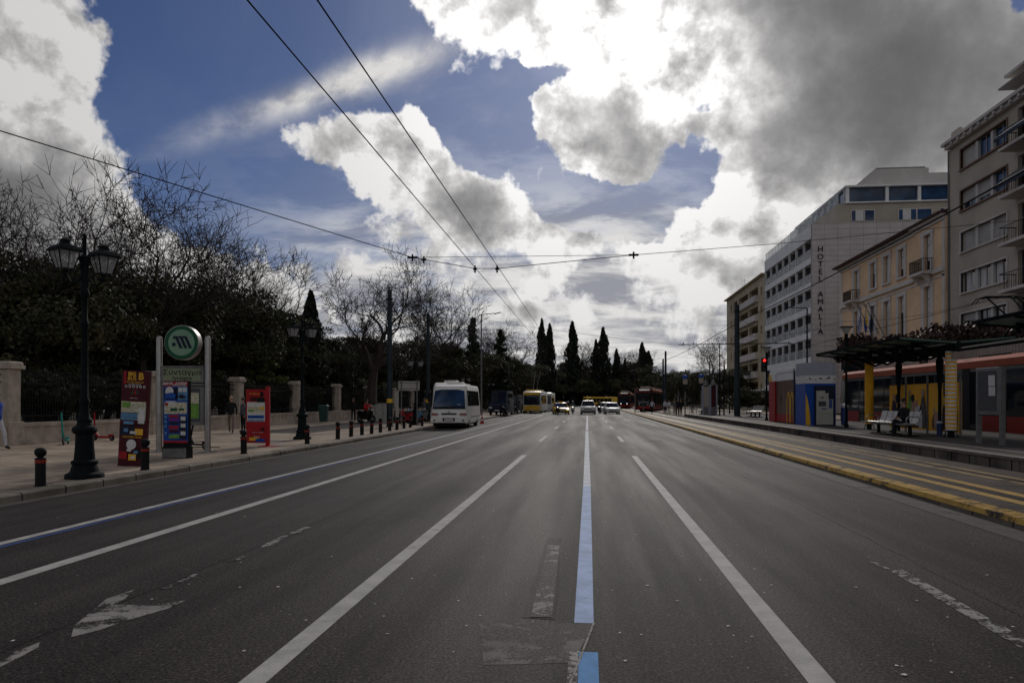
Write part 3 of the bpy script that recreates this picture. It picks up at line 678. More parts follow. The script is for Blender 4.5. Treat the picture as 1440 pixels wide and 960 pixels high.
for i, z in enumerate(rowsz):
    zb = z - 0.78
    bl = MB(); bl.box(-1.05, 0.0, Y0 + 3, 1.2, zb - 0.18, zb); bal = bl.build('balcony', M['trim'], apt)
    r = MB()
    for k in range(60):
        y = Y0 + 3.1 + k * 0.245
        if y < 1.15: r.tube((-1.0, y, zb), (-1.0, y, zb + 0.95), 0.011, n=4)
    for k in range(5): r.tube((-0.95 + k * 0.22, 1.14, zb), (-0.95 + k * 0.22, 1.14, zb + 0.95), 0.011, n=4)
    r.tube((-1.0, Y0 + 3, zb + 0.97), (-1.0, 1.16, zb + 0.97), 0.028, n=6); r.tube((-1.0, 1.14, zb + 0.97), (0, 1.14, zb + 0.97), 0.028, n=6)
    r.build('railing', M['iron'], bal)
    d = MB(); d.box(0.25, 0.3, Y0 + 3, 1.0, zb + .003, z + 1.59); dr = d.build('balcony_door', M['glass'], apt)
    d = MB()
    for k in range(7): d.box(0.18, 0.249, Y0 + 3.2 + k * 2.3, Y0 + 3.32 + k * 2.3, zb + .01, z + 1.58)
    d.build('door_frame', M['white'], dr)
for z in (16.2, 13.3):
    a = MB(); y0, y1 = -3.4, 0.9
    a.loft([[Vector((-0.02, y, z + 2.45)), Vector((-1.45, y, z + 1.35)), Vector((-1.45, y, z + 1.12)), Vector((-1.41, y, z + 1.12)), Vector((-1.40, y, z + 1.31)), Vector((-0.02, y, z + 2.38))] for y in (y0, y1)])
    a.build('awning', M['awning'], apt)
b = MB()
for k in range(3): b.box(0.2, 0.36, Y0 + 1 + k * 5, Y0 + 5.5 + k * 5, 0.25, 3.5)
b.build('shopfront', M['glass'], apt)

# ---- two-storey-over-shops neoclassical house
neo = empty('neoclassical_building', (FX, 68, 0), 0, 'ochre neoclassical house with pale window surrounds and iron balconies', 'building')
a0, a1 = 56.65 - 68, 79.7 - 68
bay1 = 61.7 - 68
wins = [(59.45 - 68, True), (64.8 - 68, False), (67.9 - 68, False), (71.0 - 68, False), (75.3 - 68, True)]
ho = []
for c, bal in wins:
    ho.append((c - 0.55, c + 0.55, 11.55 if bal else 11.95, 14.3)); ho.append((c - 0.55, c + 0.55, 7.0, 10.35))
b = MB(); 
wall_with_holes(b, a0, bay1, 5.8, 15.1, [h for h in ho if h[1] < bay1], -0.25, 0.3)
wall_with_holes(b, bay1 + .001, a1, 5.8, 15.1, [h for h in ho if h[0] > bay1], 0, 0.3)
b.box(0.31, 14, a0, a1, 0.2, 15.1); b.box(0.0, 0.3, a0, a1, 0.2, 0.9)
b.build('wall', M['ochre'], neo)
b = MB()
def band(z0, z1, out): b.box(-0.25 - out, -0.252, a0, bay1 + out, z0, z1); b.box(-out, -0.002, bay1 + out + .003, a1 + out, z0, z1)
band(15.11, 15.25, 0.35); band(14.85, 15.10, 0.14); band(11.1, 11.35, 0.22); band(10.75, 10.9, 0.06); band(5.9, 6.2, 0.2); band(11.36, 11.5, 0.08)
for y in (a0 + 0.3, bay1 - 0.25): b.box(-0.31, -0.251, y - 0.24, y + 0.24, 6.21, 14.84) if False else None
b.box(0, 13.9, a1 + .001, a1 + 0.12, 11.1, 11.35); b.box(0, 13.9, a1 + .001, a1 + 0.12, 14.85, 15.1)
b.build('cornice', M['trim'], neo)
b = MB(); b.box(-0.31, -0.252, a0 + .02, a0 + 0.4, 6.21, 14.84); b.box(-0.06, -0.002, a1 - 0.4, a1, 6.21, 14.84); b.build('pilaster', M['trim'], neo)
b = MB(); b.loft([[Vector((-0.75, a0, 15.26)), Vector((-0.75, a1 + .5, 15.26)), Vector((14, a1 + .5, 15.26)), Vector((14, a0, 15.26))], [Vector((-0.8, a0, 15.4)), Vector((-0.8, a1 + .55, 15.4)), Vector((14, a1 + .5, 15.4)), Vector((14, a0, 15.4))], [Vector((5, a0, 17.0)), Vector((5, a1 - 3, 17.0)), Vector((9, a1 - 3, 17.0)), Vector((9, a0, 17.0))]])
b.build('roof', M['rooftile'], neo)
for c, bal in wins:
    off = -0.25 if c < bay1 else 0.0
    for (z0, z1) in ((11.55 if bal else 11.95, 14.3), (7.0, 10.35)):
        f = MB(); y0, y1 = c - .55, c + .55
        f.box(off - 0.09, off - .002, y0 - 0.42, y0 - .0, z0 - .0, z1); f.box(off - 0.09, off - .002, y1, y1 + 0.42, z0, z1); f.box(off - 0.13, off - .002, y0 - 0.50, y1 + 0.50, z1 + .002, z1 + 0.3); f.box(off - 0.16, off - .002, y0 - 0.4, y1 + 0.4, z0 - 0.16, z0 - .002)
        wn_ = f.build('window', M['trim'], neo)
        g = MB(); g.box(off + 0.22, off + 0.24, y0, y1, z0, z1); g.build('pane', M['glass'], wn_)
        g = MB()
        for yy in (y0 + .03, c, y1 - .03): g.box(off + 0.16, off + 0.215, yy - 0.03, yy + 0.03, z0, z1)
        for zz_ in (z0 + .03, z0 + (z1 - z0) * .72, z1 - .03): g.box(off + 0.165, off + 0.21, y0 + .061, y1 - .061, zz_ - 0.025, zz_ + 0.025)
        g.build('sash', M['greymetal'], wn_)
        g = MB(); g.box(off + 0.19, off + 0.2, y0 + .07, c - .04, z0 + (z1 - z0) * .35, z1 - .05); g.box(off + 0.19, off + 0.2, c + .04, y1 - .07, z0 + (z1 - z0) * rng.choice((.05, .3, .6)), z1 - .05); g.build('blind', M['curtain'], wn_)
    if bal:
        s = MB(); s.box(off - 0.95, off - .17, c - 1.15, c + 1.15, 11.18, 11.37)
        for yy in (c - .8, c + .8): s.prism([(off - .80, 11.17), (off - .23, 11.17), (off - .23, 10.5), (off - .45, 10.75)], 0.2, axis='y', o=(0, yy, 0))
        sb = s.build('balcony', M['trim'], neo)
        r = MB()
        for k in range(20): r.tube((off - .9, c - 1.1 + k * .116, 11.37), (off - .9, c - 1.1 + k * .116, 12.3), .018, n=4)
        for sgn in (-1, 1):
            for k in range(6): r.tube((off - .9 + k * .14, c + sgn * 1.1, 11.37), (off - .9 + k * .14, c + sgn * 1.1, 12.3), .018, n=4)
            r.tube((off - .9, c + sgn * 1.1, 12.32), (off - 0.1, c + sgn * 1.1, 12.32), .03, n=5)
        r.tube((off - .9, c - 1.1, 12.32), (off - .9, c + 1.1, 12.32), .03, n=5); r.tube((off - .9, c - 1.1, 11.55), (off - .9, c + 1.1, 11.55), .025, n=5)
        r.build('railing', M['iron'], sb)
b = MB()
for k in range(5): b.box(0.1, 0.3, a0 + .8 + k * 4.5, a0 + 4.6 + k * 4.5, .91, 4.8)
b.box(0, .3, a0, a1, 4.81, 5.79)
b.build('shopfront', M['glass'], neo)

# ---- the hotel
hot = empty('hotel_building', (FX, 89.8, 0), 0, 'white hotel with rows of glass balconies and lettered tiled end wall', 'building')
L = 23.3
b = MB(); b.box(0.0, 24, 0, 0.35, 0.2, 22.4); b.build('end_wall', M['hoteltile'], hot)
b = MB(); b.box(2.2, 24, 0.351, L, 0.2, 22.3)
b.build('wall', M['recess_shade'], hot)
b = MB()
tops = [20.75 - 2.93 * k for k in range(6)]
b.box(-0.02, 2.19, 0.351, L + .1, 20.75, 22.35)
for k, t in enumerate(tops):
    nb_ = tops[k + 1] if k < 5 else 0.0
    b.box(0.0, 2.19, 0.351, L + .1, t - 2.93 + .0, t - 2.2) if k < 5 else b.box(0.0, 2.19, 0.351, L + .1, t - 2.6, t - 2.2)
b.build('floor_bands', M['hotelwhite'], hot)
nb7 = 7; wbay = (L - 0.35) / nb7
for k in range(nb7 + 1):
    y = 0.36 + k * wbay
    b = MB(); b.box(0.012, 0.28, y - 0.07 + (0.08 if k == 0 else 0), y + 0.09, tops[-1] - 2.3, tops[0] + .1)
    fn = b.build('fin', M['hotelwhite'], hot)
    b = MB(); b.box(0.281, 2.18, y - 0.05 + (0.08 if k == 0 else 0), y + 0.07, tops[-1] - 2.3, tops[0] + .1); b.build('partition', M['recess_shade'], fn)  # fin's inner side: backlit shade painted in as a darker tone
for t in tops:
    for k in range(nb7):
        y = 0.36 + k * wbay
        f = MB(); f.box(2.12, 2.17, y + 0.5, y + wbay - 0.4, t - 2.15, t - 0.25); wnd = f.build('window', M['glass'], hot)
        g = MB(); g.box(2.06, 2.115, y + wbay * .5 - .02, y + wbay * .5 + .05, t - 2.15, t - .26)
        if rng.random() < .5: g.box(2.09, 2.118, y + .6, y + wbay * rng.uniform(.3, .5), t - 2.1, t - .3)
        g.build('curtain', M['curtain'], wnd)
        if k in (2, 5) and t < 16:
            c = MB(); c.box(1.0, 1.35, y + 0.7, y + 1.1, t - 2.19, t - 1.7); c.box(1.3, 1.35, y + .7, y + 1.1, t - 1.69, t - 1.3); c.box(0.6, 1.2, y + 1.5, y + 2.1, t - 1.5, t - 1.46); c.tube((.9, y + 1.8, t - 2.19), (.9, y + 1.8, t - 1.5), .04, n=6); c.build('balcony_furniture', M['white'], hot)
    g = MB()
    for k in range(nb7):
        y = 0.36 + k * wbay; g.box(0.05, 0.07, y + .12, y + wbay - .1, t - 2.17, t - 1.22)
    gr = g.build('glass_railing', M['glass_rail'], hot)
    g = MB()
    for k in range(nb7):
        y = 0.36 + k * wbay; g.tube((0.06, y + .1, t - 1.2), (0.06, y + wbay - .08, t - 1.2), .025, n=5)
    g.build('handrail', M['steel'], gr)
b = MB(); b.box(0.1, 0.12, 0.2, L, 22.36, 23.35); rp = b.build('glass_railing', M['glass_rail'], hot)
b = MB(); b.tube((0.11, 0.2, 23.37), (0.11, L, 23.37), .03, n=5)
for k in range(14): b.tube((0.14, 0.3 + k * 1.75, 22.4), (0.14, .3 + k * 1.75, 23.35), .025, n=4)
b.build('handrail', M['steel'], rp)
b = MB(); b.box(3.2, 24, 1.0, L - 1, 22.41, 24.85); b.box(11.2, 24, .2, .99, 22.41, 22.6)
b.build('set_back_storey', M['olive'], hot)
for (x0, x1) in ((4.7, 7.4), (10.0, 13.8), (14.6, 18.6)):
    f = MB(); f.box(x0, x1, 0.93, 0.998, 22.7, 24.1); wd = f.build('window', M['trim'], hot)
    f = MB(); f.box(x0 + .1, (x0 + x1) / 2 + .1, 0.9, 0.928, 22.8, 24.0); f.box((x0 + x1) / 2 + .25, x1 - .1, 0.9, .928, 22.8, 24.0); f.build('pane', M['glass_blue'], wd)
    f = MB(); f.box(x0 + .5, x0 + 1.4, 0.87, .897, 22.8, 24.0); f.build('curtain', M['curtain'], wd)
b = MB(); b.box(4.0, 24, 0.7, L - 1, 24.86, 25.0); b.box(4.0, 24, 0.7, L - 1, 26.75, 26.95)
for x in (4.15, 8.6, 12.2, 15.6, 19.3): b.box(x, x + .35, 0.9, 1.2, 25.01, 26.74)
for k in range(8): b.box(4.1, 4.3, 1.5 + k * 2.7, 1.7 + k * 2.7, 25.01, 26.74)
b.build('terrace_frame', M['hotelwhite'], hot)
b = MB(); b.box(4.45, 24, 1.21, 1.25, 25.01, 26.74); b.box(4.34, 4.38, 1.3, L - 1.2, 25.01, 26.74)
tg = b.build('terrace_glazing', M['glass_blue'], hot)
b = MB(); b.box(3.3, 3.33, 0.9, L - 1, 24.86, 26.2); b.build('glass_railing', M['glass_rail'], hot)
b = MB(); b.prism([(5.2, 26.96), (24, 26.96), (24, 28.35), (13.6, 28.35), (13.6, 28.95), (7.6, 28.95)], L - 4, axis='y', o=(0, 1.4, 0)); b.build('attic_storey', M['lightplaster'], hot)
b = MB(); b.box(7.8, 13.3, 1.6, 6, 28.96, 29.15); b.build('roof_coping', M['greymetal'], hot)
b = MB(); b.box(-2.4, 0, 1, L, 3.0, 3.25); b.build('entrance_canopy', M['hotelwhite'], hot)
b = MB(); b.box(0.1, 2.19, 0.4, L, 0.25, 3.0); b.build('shopfront', M['glass'], hot)
for i, ch in enumerate('HOTEL AMALIA'):
    if ch != ' ': lettering(ch, .92, M['navy'], hot, (0.95, -0.05, 19.35 - 0.875 * i), ext=0.04, bold=0.0, name='letter')

# ---- beige block beyond the hotel
bg_ = empty('apartment_building', (FX, 113.4, 0), 0, 'beige block with deep recessed balconies beyond the white hotel', 'building')
L2 = 30.2
ho = []
for k in range(7):
    t = 19.3 - 2.93 * k
    if t > 3: ho += [(4.2, 10.6, t - 2.1, t), (11.4, 19.0, t - 2.1, t), (25.0, 26.2, t - 1.6, t - .2), (1.4, 2.4, t - 1.6, t - .4), (20.2, 23.5, t - 2.1, t)]
b = MB(); wall_with_holes(b, 0, L2, .2, 20.5, ho, 0, 0.5); b.box(2.3, 16, 0, L2, .2, 20.5); b.box(0.501, 2.29, 0, .3, .2, 20.5); b.box(.501, 2.29, L2 - .3, L2, .2, 20.5)
for k in range(7):
    t = 19.3 - 2.93 * k; b.box(.501, 2.29, .301, L2 - .301, t + .05, t + .35)
b.build('wall', M['beigewall'], bg_)
b = MB(); b.box(-.5, 16, -.1, L2 + .3, 20.51, 20.7); b.build('cornice', M['beigewall'], bg_)
for k in range(5):
    t = 19.3 - 2.93 * k
    s = MB(); s.box(-.55, -.002, 3.9, 19.3, t - 2.35, t - 1.35); s.build('balcony', M['trim'] if k else M['lightplaster'], bg_)
    s = MB()
    for y in (4.8, 8, 12, 16, 21): s.box(2.2, 2.28, y, y + 1.7, t - 2.0, t - .15)
    s.build('balcony_door', M['glass'], bg_)
    for (y0, y1) in ((25.0, 26.2), (1.4, 2.4)):
        s = MB(); s.box(.25, .29, y0, y1, t - 1.6, t - .2); s.build('window', M['glass'], bg_)
b = MB(); b.box(3, 9, 5, 14, 20.71, 22.4); b.box(5, 7, 7, 10, 22.41, 23.2)
b.build('rooftop_shed', M['greymetal'], bg_)
b = MB()
for y in (3, 8, 24): b.tube((2, y, 20.7), (2, y, 23.8), .03, n=4); b.tube((1.6, y, 23.3), (2.4, y, 23.3), .02, n=4); b.tube((1.7, y, 23.6), (2.3, y, 23.6), .02, n=4)
b.build('antenna', M['greymetal'], bg_)

# ---- flags on the ochre house
def flag(px_, ytop, d, cols, label, kind):
    p = at(px_, d); z = zat(ytop, d)
    t = empty('flag', (p.x, p.y, z - 2.6), 0, label, 'flag', 'flags on the ochre house')
    b = MB(); b.tube((1.2, 0.1, 0.0), (-0.25, -0.1, 2.9), .035, n=6); b.build('flagpole', M['greymetal'], t)
    b = MB(); nx, nz = 7, 14
    for j in range(nz):
        for i in range(nx):
            def Q(i, j):
                u = i / nx; v = j / nz
                return (0.05 - .35 * v * .3 + 0.06 * math.sin(v * 7 + u * 4), -0.5 * u * (1 - .25 * v) + 0.10 * math.sin(u * 9 + v * 3), 2.7 - v * 2.5 - u * .55)
            m = kind(i, j, nx, nz); b.face([Q(i, j), Q(i + 1, j), Q(i + 1, j + 1), Q(i, j + 1)], m)
    b.build('cloth', cols, t)
fm = PM('flag_blue', (0.01, 0.045, 0.22), 0.8, 0.1, 5)
flag(1208, 431, 66.8, [fm, M['cloth_pale']], 'blue and white striped flag hanging on the ochre facade', lambda i, j, a, c: (i % 2) if not (j < 5 and i < 4) else (1 if (j == 2 or i == 1) else 0))
flag(1216.5, 428, 65.6, [fm, M['yellow']], 'yellow and blue flag hanging between the two blue ones', lambda i, j, a, c: 1 if j < 9 and i > 1 else 0)
flag(1224, 430, 64.6, [M['navy']], 'plain dark navy flag hanging beside the yellow one', lambda i, j, a, c: 0)

# ================================================================ park wall with pillars and railings
pk = empty('park_wall', (-19.3, 24, 0.125), 0, 'low stone park wall with square pillars and black iron railings', 'fence')
ds = [24.8 - 8, 24.8, 32.4, 40.4, 48.3, 56.2, 63.6, 71.5, 79.5, 87.5]
ys = [d * (1.0) for d in ds]
ys = [22.8 + 8.1 * k for k in range(-1, 10)]
for a, c in zip(ys, ys[1:]):
    b = MB(); b.box(-.28, .28, a + .34 - 24, c - .34 - 24, -.1, .62); b.box(-.33, .33, a + .34 - 24, c - .34 - 24, .621, .74); b.build('plinth', M['stone'], pk)
    r = MB(); y = a + .55
    while y < c - .5: r.tube((0, y - 24, .74), (0, y - 24, 2.5), .014, n=4); r.lathe([(.028, 0), (.001, .12)], (0, y - 24, 2.5), 4); y += .14
    for z in (.95, 2.1, 2.35): r.box(-.02, .02, a + .28 - 24, c - .28 - 24, z, z + .04)
    r.build('railing', M['iron'], pk)
for a in ys:
    b = MB(); y = a - 24
    b.box(-.34, .34, y - .34, y + .34, -.1, .8); b.box(-.27, .27, y - .27, y + .27, .801, 2.55); b.box(-.37, .37, y - .37, y + .37, 2.551, 2.68)
    b.loft([[Vector((sx * .33, y + sy * .33, 2.681)) for sx, sy in ((-1, -1), (1, -1), (1, 1), (-1, 1))], [Vector((sx * .33, y + sy * .33, 2.76)) for sx, sy in ((-1, -1), (1, -1), (1, 1), (-1, 1))], [Vector((sx * .28, y + sy * .28, 2.80)) for sx, sy in ((-1, -1), (1, -1), (1, 1), (-1, 1))]])
    b.build('pillar', M['stone'], pk, bevel=0.012)

# ================================================================ trees
def leaf_mesh(name, pos, size, mat, seed=0, up=0.0, elong=1.6):
    r = np.random.RandomState(seed); n = len(pos)
    d = r.normal(size=(n, 3)); d[:, 2] += up; d /= np.linalg.norm(d, axis=1)[:, None]
    e = r.normal(size=(n, 3)); e -= (e * d).sum(1)[:, None] * d; e /= np.linalg.norm(e, axis=1)[:, None]
    s = size * r.uniform(.55, 1.45, (n, 1))
    a = pos - d * s * elong * .5; c = pos + d * s * elong * .5; l = pos + e * s * .5; q = pos - e * s * .5
    V = np.stack([a, l, c, q], 1).reshape(-1, 3)
    me = bpy.data.meshes.new(name); me.vertices.add(4 * n); me.vertices.foreach_set('co', V.ravel())
    me.loops.add(4 * n); me.loops.foreach_set('vertex_index', np.arange(4 * n, dtype=np.int32))
    me.polygons.add(n); me.polygons.foreach_set('loop_start', np.arange(0, 4 * n, 4, dtype=np.int32)); 
    me.update(calc_edges=True); me.validate()
    me.materials.append(mat); return me
def branch_path(b, p, d, length, r0, r1, steps, R_, wob=.25, n=5):
    p = Vector(p); d = Vector(d).normalized(); rr = r0
    for i in range(steps):
        q = p + d * (length / steps); r2 = r0 + (r1 - r0) * (i + 1) / steps
        b.tube(p, q, rr, r2, n, caps=False); p = q; rr = r2
        d = (d + Vector((R_.gauss(0, wob), R_.gauss(0, wob), R_.gauss(0, wob * .6)))).normalized()
    return p, d
def broadleaf(seed, H, W, leafm, nclump=60, per=170, ls=.17, base=.22, trunk=.22, flat=1.0):
    R_ = random.Random(seed); rs = np.random.RandomState(seed); pts = []; b = MB()
    p, d = branch_path(b, (0, 0, 0), (R_.gauss(0, .05), R_.gauss(0, .05), 1), H * .45, trunk, trunk * .6, 4, R_, .07, 8)
    cl = []
    lobes = [(R_.uniform(-.3, .3) * W, R_.uniform(-.3, .3) * W, H * R_.uniform(.5, .8), R_.uniform(.45, .7)) for _ in range(6)]
    while len(cl) < nclump:
        lx, ly, lz, lr = R_.choice(lobes)
        v = Vector((R_.gauss(0, 1), R_.gauss(0, 1), R_.gauss(0, 1))).normalized() * (R_.uniform(.35, 1.0) ** .5)
        c = Vector((lx + v.x * W * .5 * lr, ly + v.y * W * .5 * lr, lz + v.z * H * .38 * lr * flat))
        if c.z < H * base: c.z = H * base + R_.uniform(0, .6)
        if c.z > H: continue
        cl.append(c)
    for i, c in enumerate(cl):
        r = R_.uniform(.45, 1.0) * W * .12
        if i % 3 == 0: b.tube(p if c.z > p.z else Vector((0, 0, max(.2, c.z * .8))), c, trunk * .28, .02, 4, caps=False)
        n = int(per * R_.uniform(.6, 1.4)); q = rs.normal(size=(n, 3)); q /= np.linalg.norm(q, axis=1)[:, None]; q *= (rs.uniform(.1, 1, (n, 1)) ** .45) * r * np.array([1.25, 1.25, .75])
        pts.append(q + np.array(c))
    return b, leaf_mesh('crown', np.concatenate(pts), ls, leafm, seed)
def cypress(seed, H, W, leafm, n=7000, ls=.16, spire=1.0, ragged=.25):
    rs = np.random.RandomState(seed); R_ = random.Random(seed)
    u = rs.uniform(0, 1, n) ** .85; th = rs.uniform(0, 6.283, n)
    prof = np.where(u < .15, .6 + u / .15 * .4, (1 - ((u - .15) / .85) ** 2.6) ** .9)
    lump = 1 + ragged * (np.sin(th * 3 + u * 23 + seed) * np.sin(u * 41 + th * 2) + .6 * np.sin(th * 7 + u * 77))
    r = W / 2 * prof * lump * rs.uniform(.35, 1, n) ** .4 + .03
    pos = np.stack([r * np.cos(th), r * np.sin(th), H * (.06 + .94 * u)], 1)
    b = MB(); b.tube((0, 0, 0), (0, 0, H * .9), .2, .03, 6)
    return b, leaf_mesh('crown', pos, ls, leafm, seed, up=1.2, elong=2.2)
def conifer(seed, H, W, leafm, n=6000, ls=.2):
    rs = np.random.RandomState(seed); R_ = random.Random(seed); b = MB(); b.tube((0, 0, 0), (0, 0, H), .25, .03, 6); pts = []
    z = H * .12
    while z < H * .98:
        k = R_.randint(4, 6); rad = W / 2 * (1 - (z / H)) ** .75 * R_.uniform(.65, 1.15)
        for j in range(k):
            a = R_.uniform(0, 6.283); e = Vector((rad * math.cos(a), rad * math.sin(a), z + rad * R_.uniform(-.05, .25)))
            b.tube((0, 0, z), e, .05, .015, 3, caps=False); m = max(10, int(n / 90 * (rad / W * 2 + .15)))
            t = rs.uniform(.15, 1.05, (m, 1)); pts.append(np.array([[0, 0, z]]) * (1 - t) + np.array([list(e)]) * t + rs.normal(size=(m, 3)) * np.array([.16, .16, .13]) * (W / 5))
        z += H * .028
    return b, leaf_mesh('crown', np.concatenate(pts), ls, leafm, seed, elong=1.8)
def bare(seed, H, spread, fine=6, dens=1.0, lean=(0, 0), r0=.26, fork=.28, twig=1.0):
    R_ = random.Random(seed); b = MB(); tw = MB()
    def rec(p, d, L_, r, lev):
        n = 6 if lev < 2 else (4 if lev < 4 else 3); tgt = b if lev < 4 else tw
        q = Vector(p); dd = Vector(d).normalized(); st = 3 if lev < 5 else 2; rr = max(r, .011)
        kids = []
        for i in range(st):
            nx = q + dd * (L_ / st); r2 = rr * (.86 if lev < 5 else .72); tgt.tube(q, nx, rr, r2, n, caps=False); q = nx; rr = r2
            g = .20 if lev else .08
            dd = (dd + Vector((R_.gauss(0, g), R_.gauss(0, g), R_.gauss(0, g * .6) + .04))).normalized()
            if lev >= 1 and i < st - 1 and R_.random() < .75 * dens: kids.append((q.copy(), dd.copy(), .75))
        if lev >= fine: return
        for k in range(R_.choice((2, 3)) if lev else R_.choice((4, 5))): kids.append((q.copy(), dd.copy(), 1.0))
        az = R_.uniform(0, 6.283)
        for j, (pp, d0, f) in enumerate(kids):
            ang = R_.uniform(.35, .8) * spread; a = az + j * 2.4 + R_.uniform(-.5, .5)
            o1 = d0.orthogonal().normalized(); o2 = d0.cross(o1)
            nd = d0 * math.cos(ang) + (o1 * math.cos(a) + o2 * math.sin(a)) * math.sin(ang)
            nd.z += .10 if lev < 3 else .03
            rec(pp, nd, L_ * R_.uniform(.62, .85) * (f if f < 1 else 1), rr * R_.uniform(.55, .75) * (f if f < 1 else 1), lev + 1)
    rec((0, 0, 0), (lean[0], lean[1], 1), H * fork, r0, 0)
    return b, tw
_tree_no = 0
def tree(kindname, b, crown, loc, label, group, mat='bark', twigs=None, scale=1.0, rz=0.0, crown_label=None):
    t = empty(kindname, loc, rz, label, 'tree', group, scale)
    if b is not None: b.build('trunk', M[mat], t)
    if crown is not None: link('crown', crown, t)
    if twigs is not None: twigs.build('twigs', M['twig'], t)
    return t

# source trees, first of each kind
protos = {}
GP = 'dark evergreen trees of the park behind the wall'
def first(key, maker): protos[key] = maker()
specs = {
 'ever_a': lambda: broadleaf(1, 9.5, 8.0, M['leaf_dark'], 95, 290, .12, .10, .22),
 'ever_b': lambda: broadleaf(2, 8.5, 9.0, M['leaf_dark'], 95, 290, .12, .08, .25),
 'ever_c': lambda: broadleaf(3, 10.5, 7.5, M['leaf_pine'], 90, 280, .12, .15, .22),
 'pine': lambda: broadleaf(4, 12.0, 8.5, M['leaf_pine'], 60, 210, .15, .5, .2, .8),
 'shrub': lambda: broadleaf(5, 4.0, 5.5, M['leaf_dark'], 55, 180, .13, .03, .09),
 'bright': lambda: broadleaf(6, 6.5, 4.2, M['leaf_bright'], 34, 120, .14, .35, .1),
 'greenshrub': lambda: broadleaf(9, 3.6, 3.4, M['leaf_autumn'], 45, 170, .11, .03, .08),
}
def place(key, kindname, spots, labf, group, mat='bark'):
    src = None
    for i, (x, y, s, rz) in enumerate(spots):
        lab = labf(i)
        if src is None:
            b_, c_ = specs[key](); src = tree(kindname, b_, c_, (x, y, 0.0), lab, group, mat, scale=s, rz=rz)
            protos[key] = src
        else: dup(src, (x, y, 0.0), rz, lab, group, s)
RT = random.Random(21)
def P2(px_, d): p = at(px_, d); return p.x, p.y
ever = []
HT = {'ever_a': 9.6, 'ever_b': 8.8, 'ever_c': 10.6, 'pine': 11.6, 'shrub': 4.2, 'bright': 6.5, 'greenshrub': 3.6}
LIMX = [-80, 0, 100, 200, 300, 400, 440, 480, 520, 560, 600, 640, 700, 740, 960]
LIMY = [330, 335, 352, 385, 402, 425, 485, 470, 452, 462, 490, 505, 500, 508, 515]
def row(px_list, key, kindname, adj, group=GP):
    # px_list: (column, distance, scale)
    sp = []
    for a, d, s in px_list:
        x, y = P2(a, d); H0 = HT[key]; s = min(s, zat(np.interp(a, LIMX, LIMY), d) / H0)
        x = min(x, -22.9 if key in ('shrub', 'greenshrub') else -24.0) if key != 'bright' else min(x, -21.8)
        sp.append((x, y, s, RT.uniform(0, 6.28)))
    place(key, kindname, sp, lambda i: adj, group)
near = 'dense dark evergreen of the park woods behind the iron railings'
row([(-60, 31, 1.0), (40, 33, .95), (190, 38, .92), (300, 47, 1.0), (395, 56, .88), (500, 62, .9), (575, 74, .95), (620, 98, 1.05), (665, 140, 1.15), (700, 190, 1.5), (110, 46, .95), (-10, 44, .95), (352, 62, 1.0), (455, 78, 1.0), (545, 92, 1.0), (250, 70, 1.0)], 'ever_a', 'evergreen_tree', near)
row([(100, 33, .95), (235, 42, 1.02), (330, 51, 1.05), (440, 66, .85), (540, 66, .95), (600, 86, 1.0), (640, 118, 1.1), (680, 165, 1.3), (10, 55, 1.0), (150, 60, 1.05), (260, 60, 1.0), (400, 75, 1.0), (500, 88, 1.05), (590, 118, 1.1)], 'ever_b', 'spreading_evergreen_tree', 'wide spreading dark evergreen among the park trees behind the wall')
row([(0, 36, .88), (150, 36, .82), (270, 45, .82), (365, 56, .8), (480, 68, .8), (560, 78, .85), (632, 108, 1.0), (60, 60, .85), (210, 62, .9), (310, 72, .9), (425, 84, .9)], 'ever_c', 'tall_evergreen_tree', 'tall narrow dark evergreen rising among the park trees')
row([(75, 42, .80), (180, 46, .82), (255, 50, .85), (-40, 50, .85)], 'pine', 'pine_tree', 'umbrella pine with open trunks and sky gaps behind the near street lamp')
row([(5, 27, .8), (60, 29, .85), (120, 31, .8), (170, 32, .85), (235, 36, .9), (290, 39, .9), (345, 44, .95), (395, 48, .9), (450, 54, .95), (500, 59, .9), (535, 66, 1.0), (565, 73, 1.0), (590, 82, 1.0), (-50, 27, .9), (610, 94, 1.1)], 'shrub', 'dark_shrub', 'dark rounded shrub filling the gap right behind the park railings', 'shrubs right behind the park railings')
row([(398, 48.5, .82)], 'bright', 'yellow_green_tree', 'small yellow green tree standing above the dark shrubs by the railings', None)
row([(452, 50, 1.05)], 'greenshrub', 'green_shrub', 'fresh green shrub leaning over the wall beside the second street lamp', None)
# crowns that overhang the far sidewalk
sp = []
for i in range(13):
    y = 86 + i * 12.5; sp.append((-15.5 - RT.uniform(0, 3), y, RT.uniform(.85, 1.1) * (1 + i * .03), RT.uniform(0, 6.28)))
src = protos['ever_b']
for (x, y, s, rz) in sp: dup(src, (x, y, 0), rz, 'dark street tree hanging over the far left sidewalk behind the parked vans', 'street trees along the far left sidewalk', s)
for i in range(8):
    y = 100 + i * 17; dup(protos['ever_a'], (-24 - RT.uniform(0, 5), y, 0), RT.uniform(0, 6), near, GP, RT.uniform(1.0, 1.4))
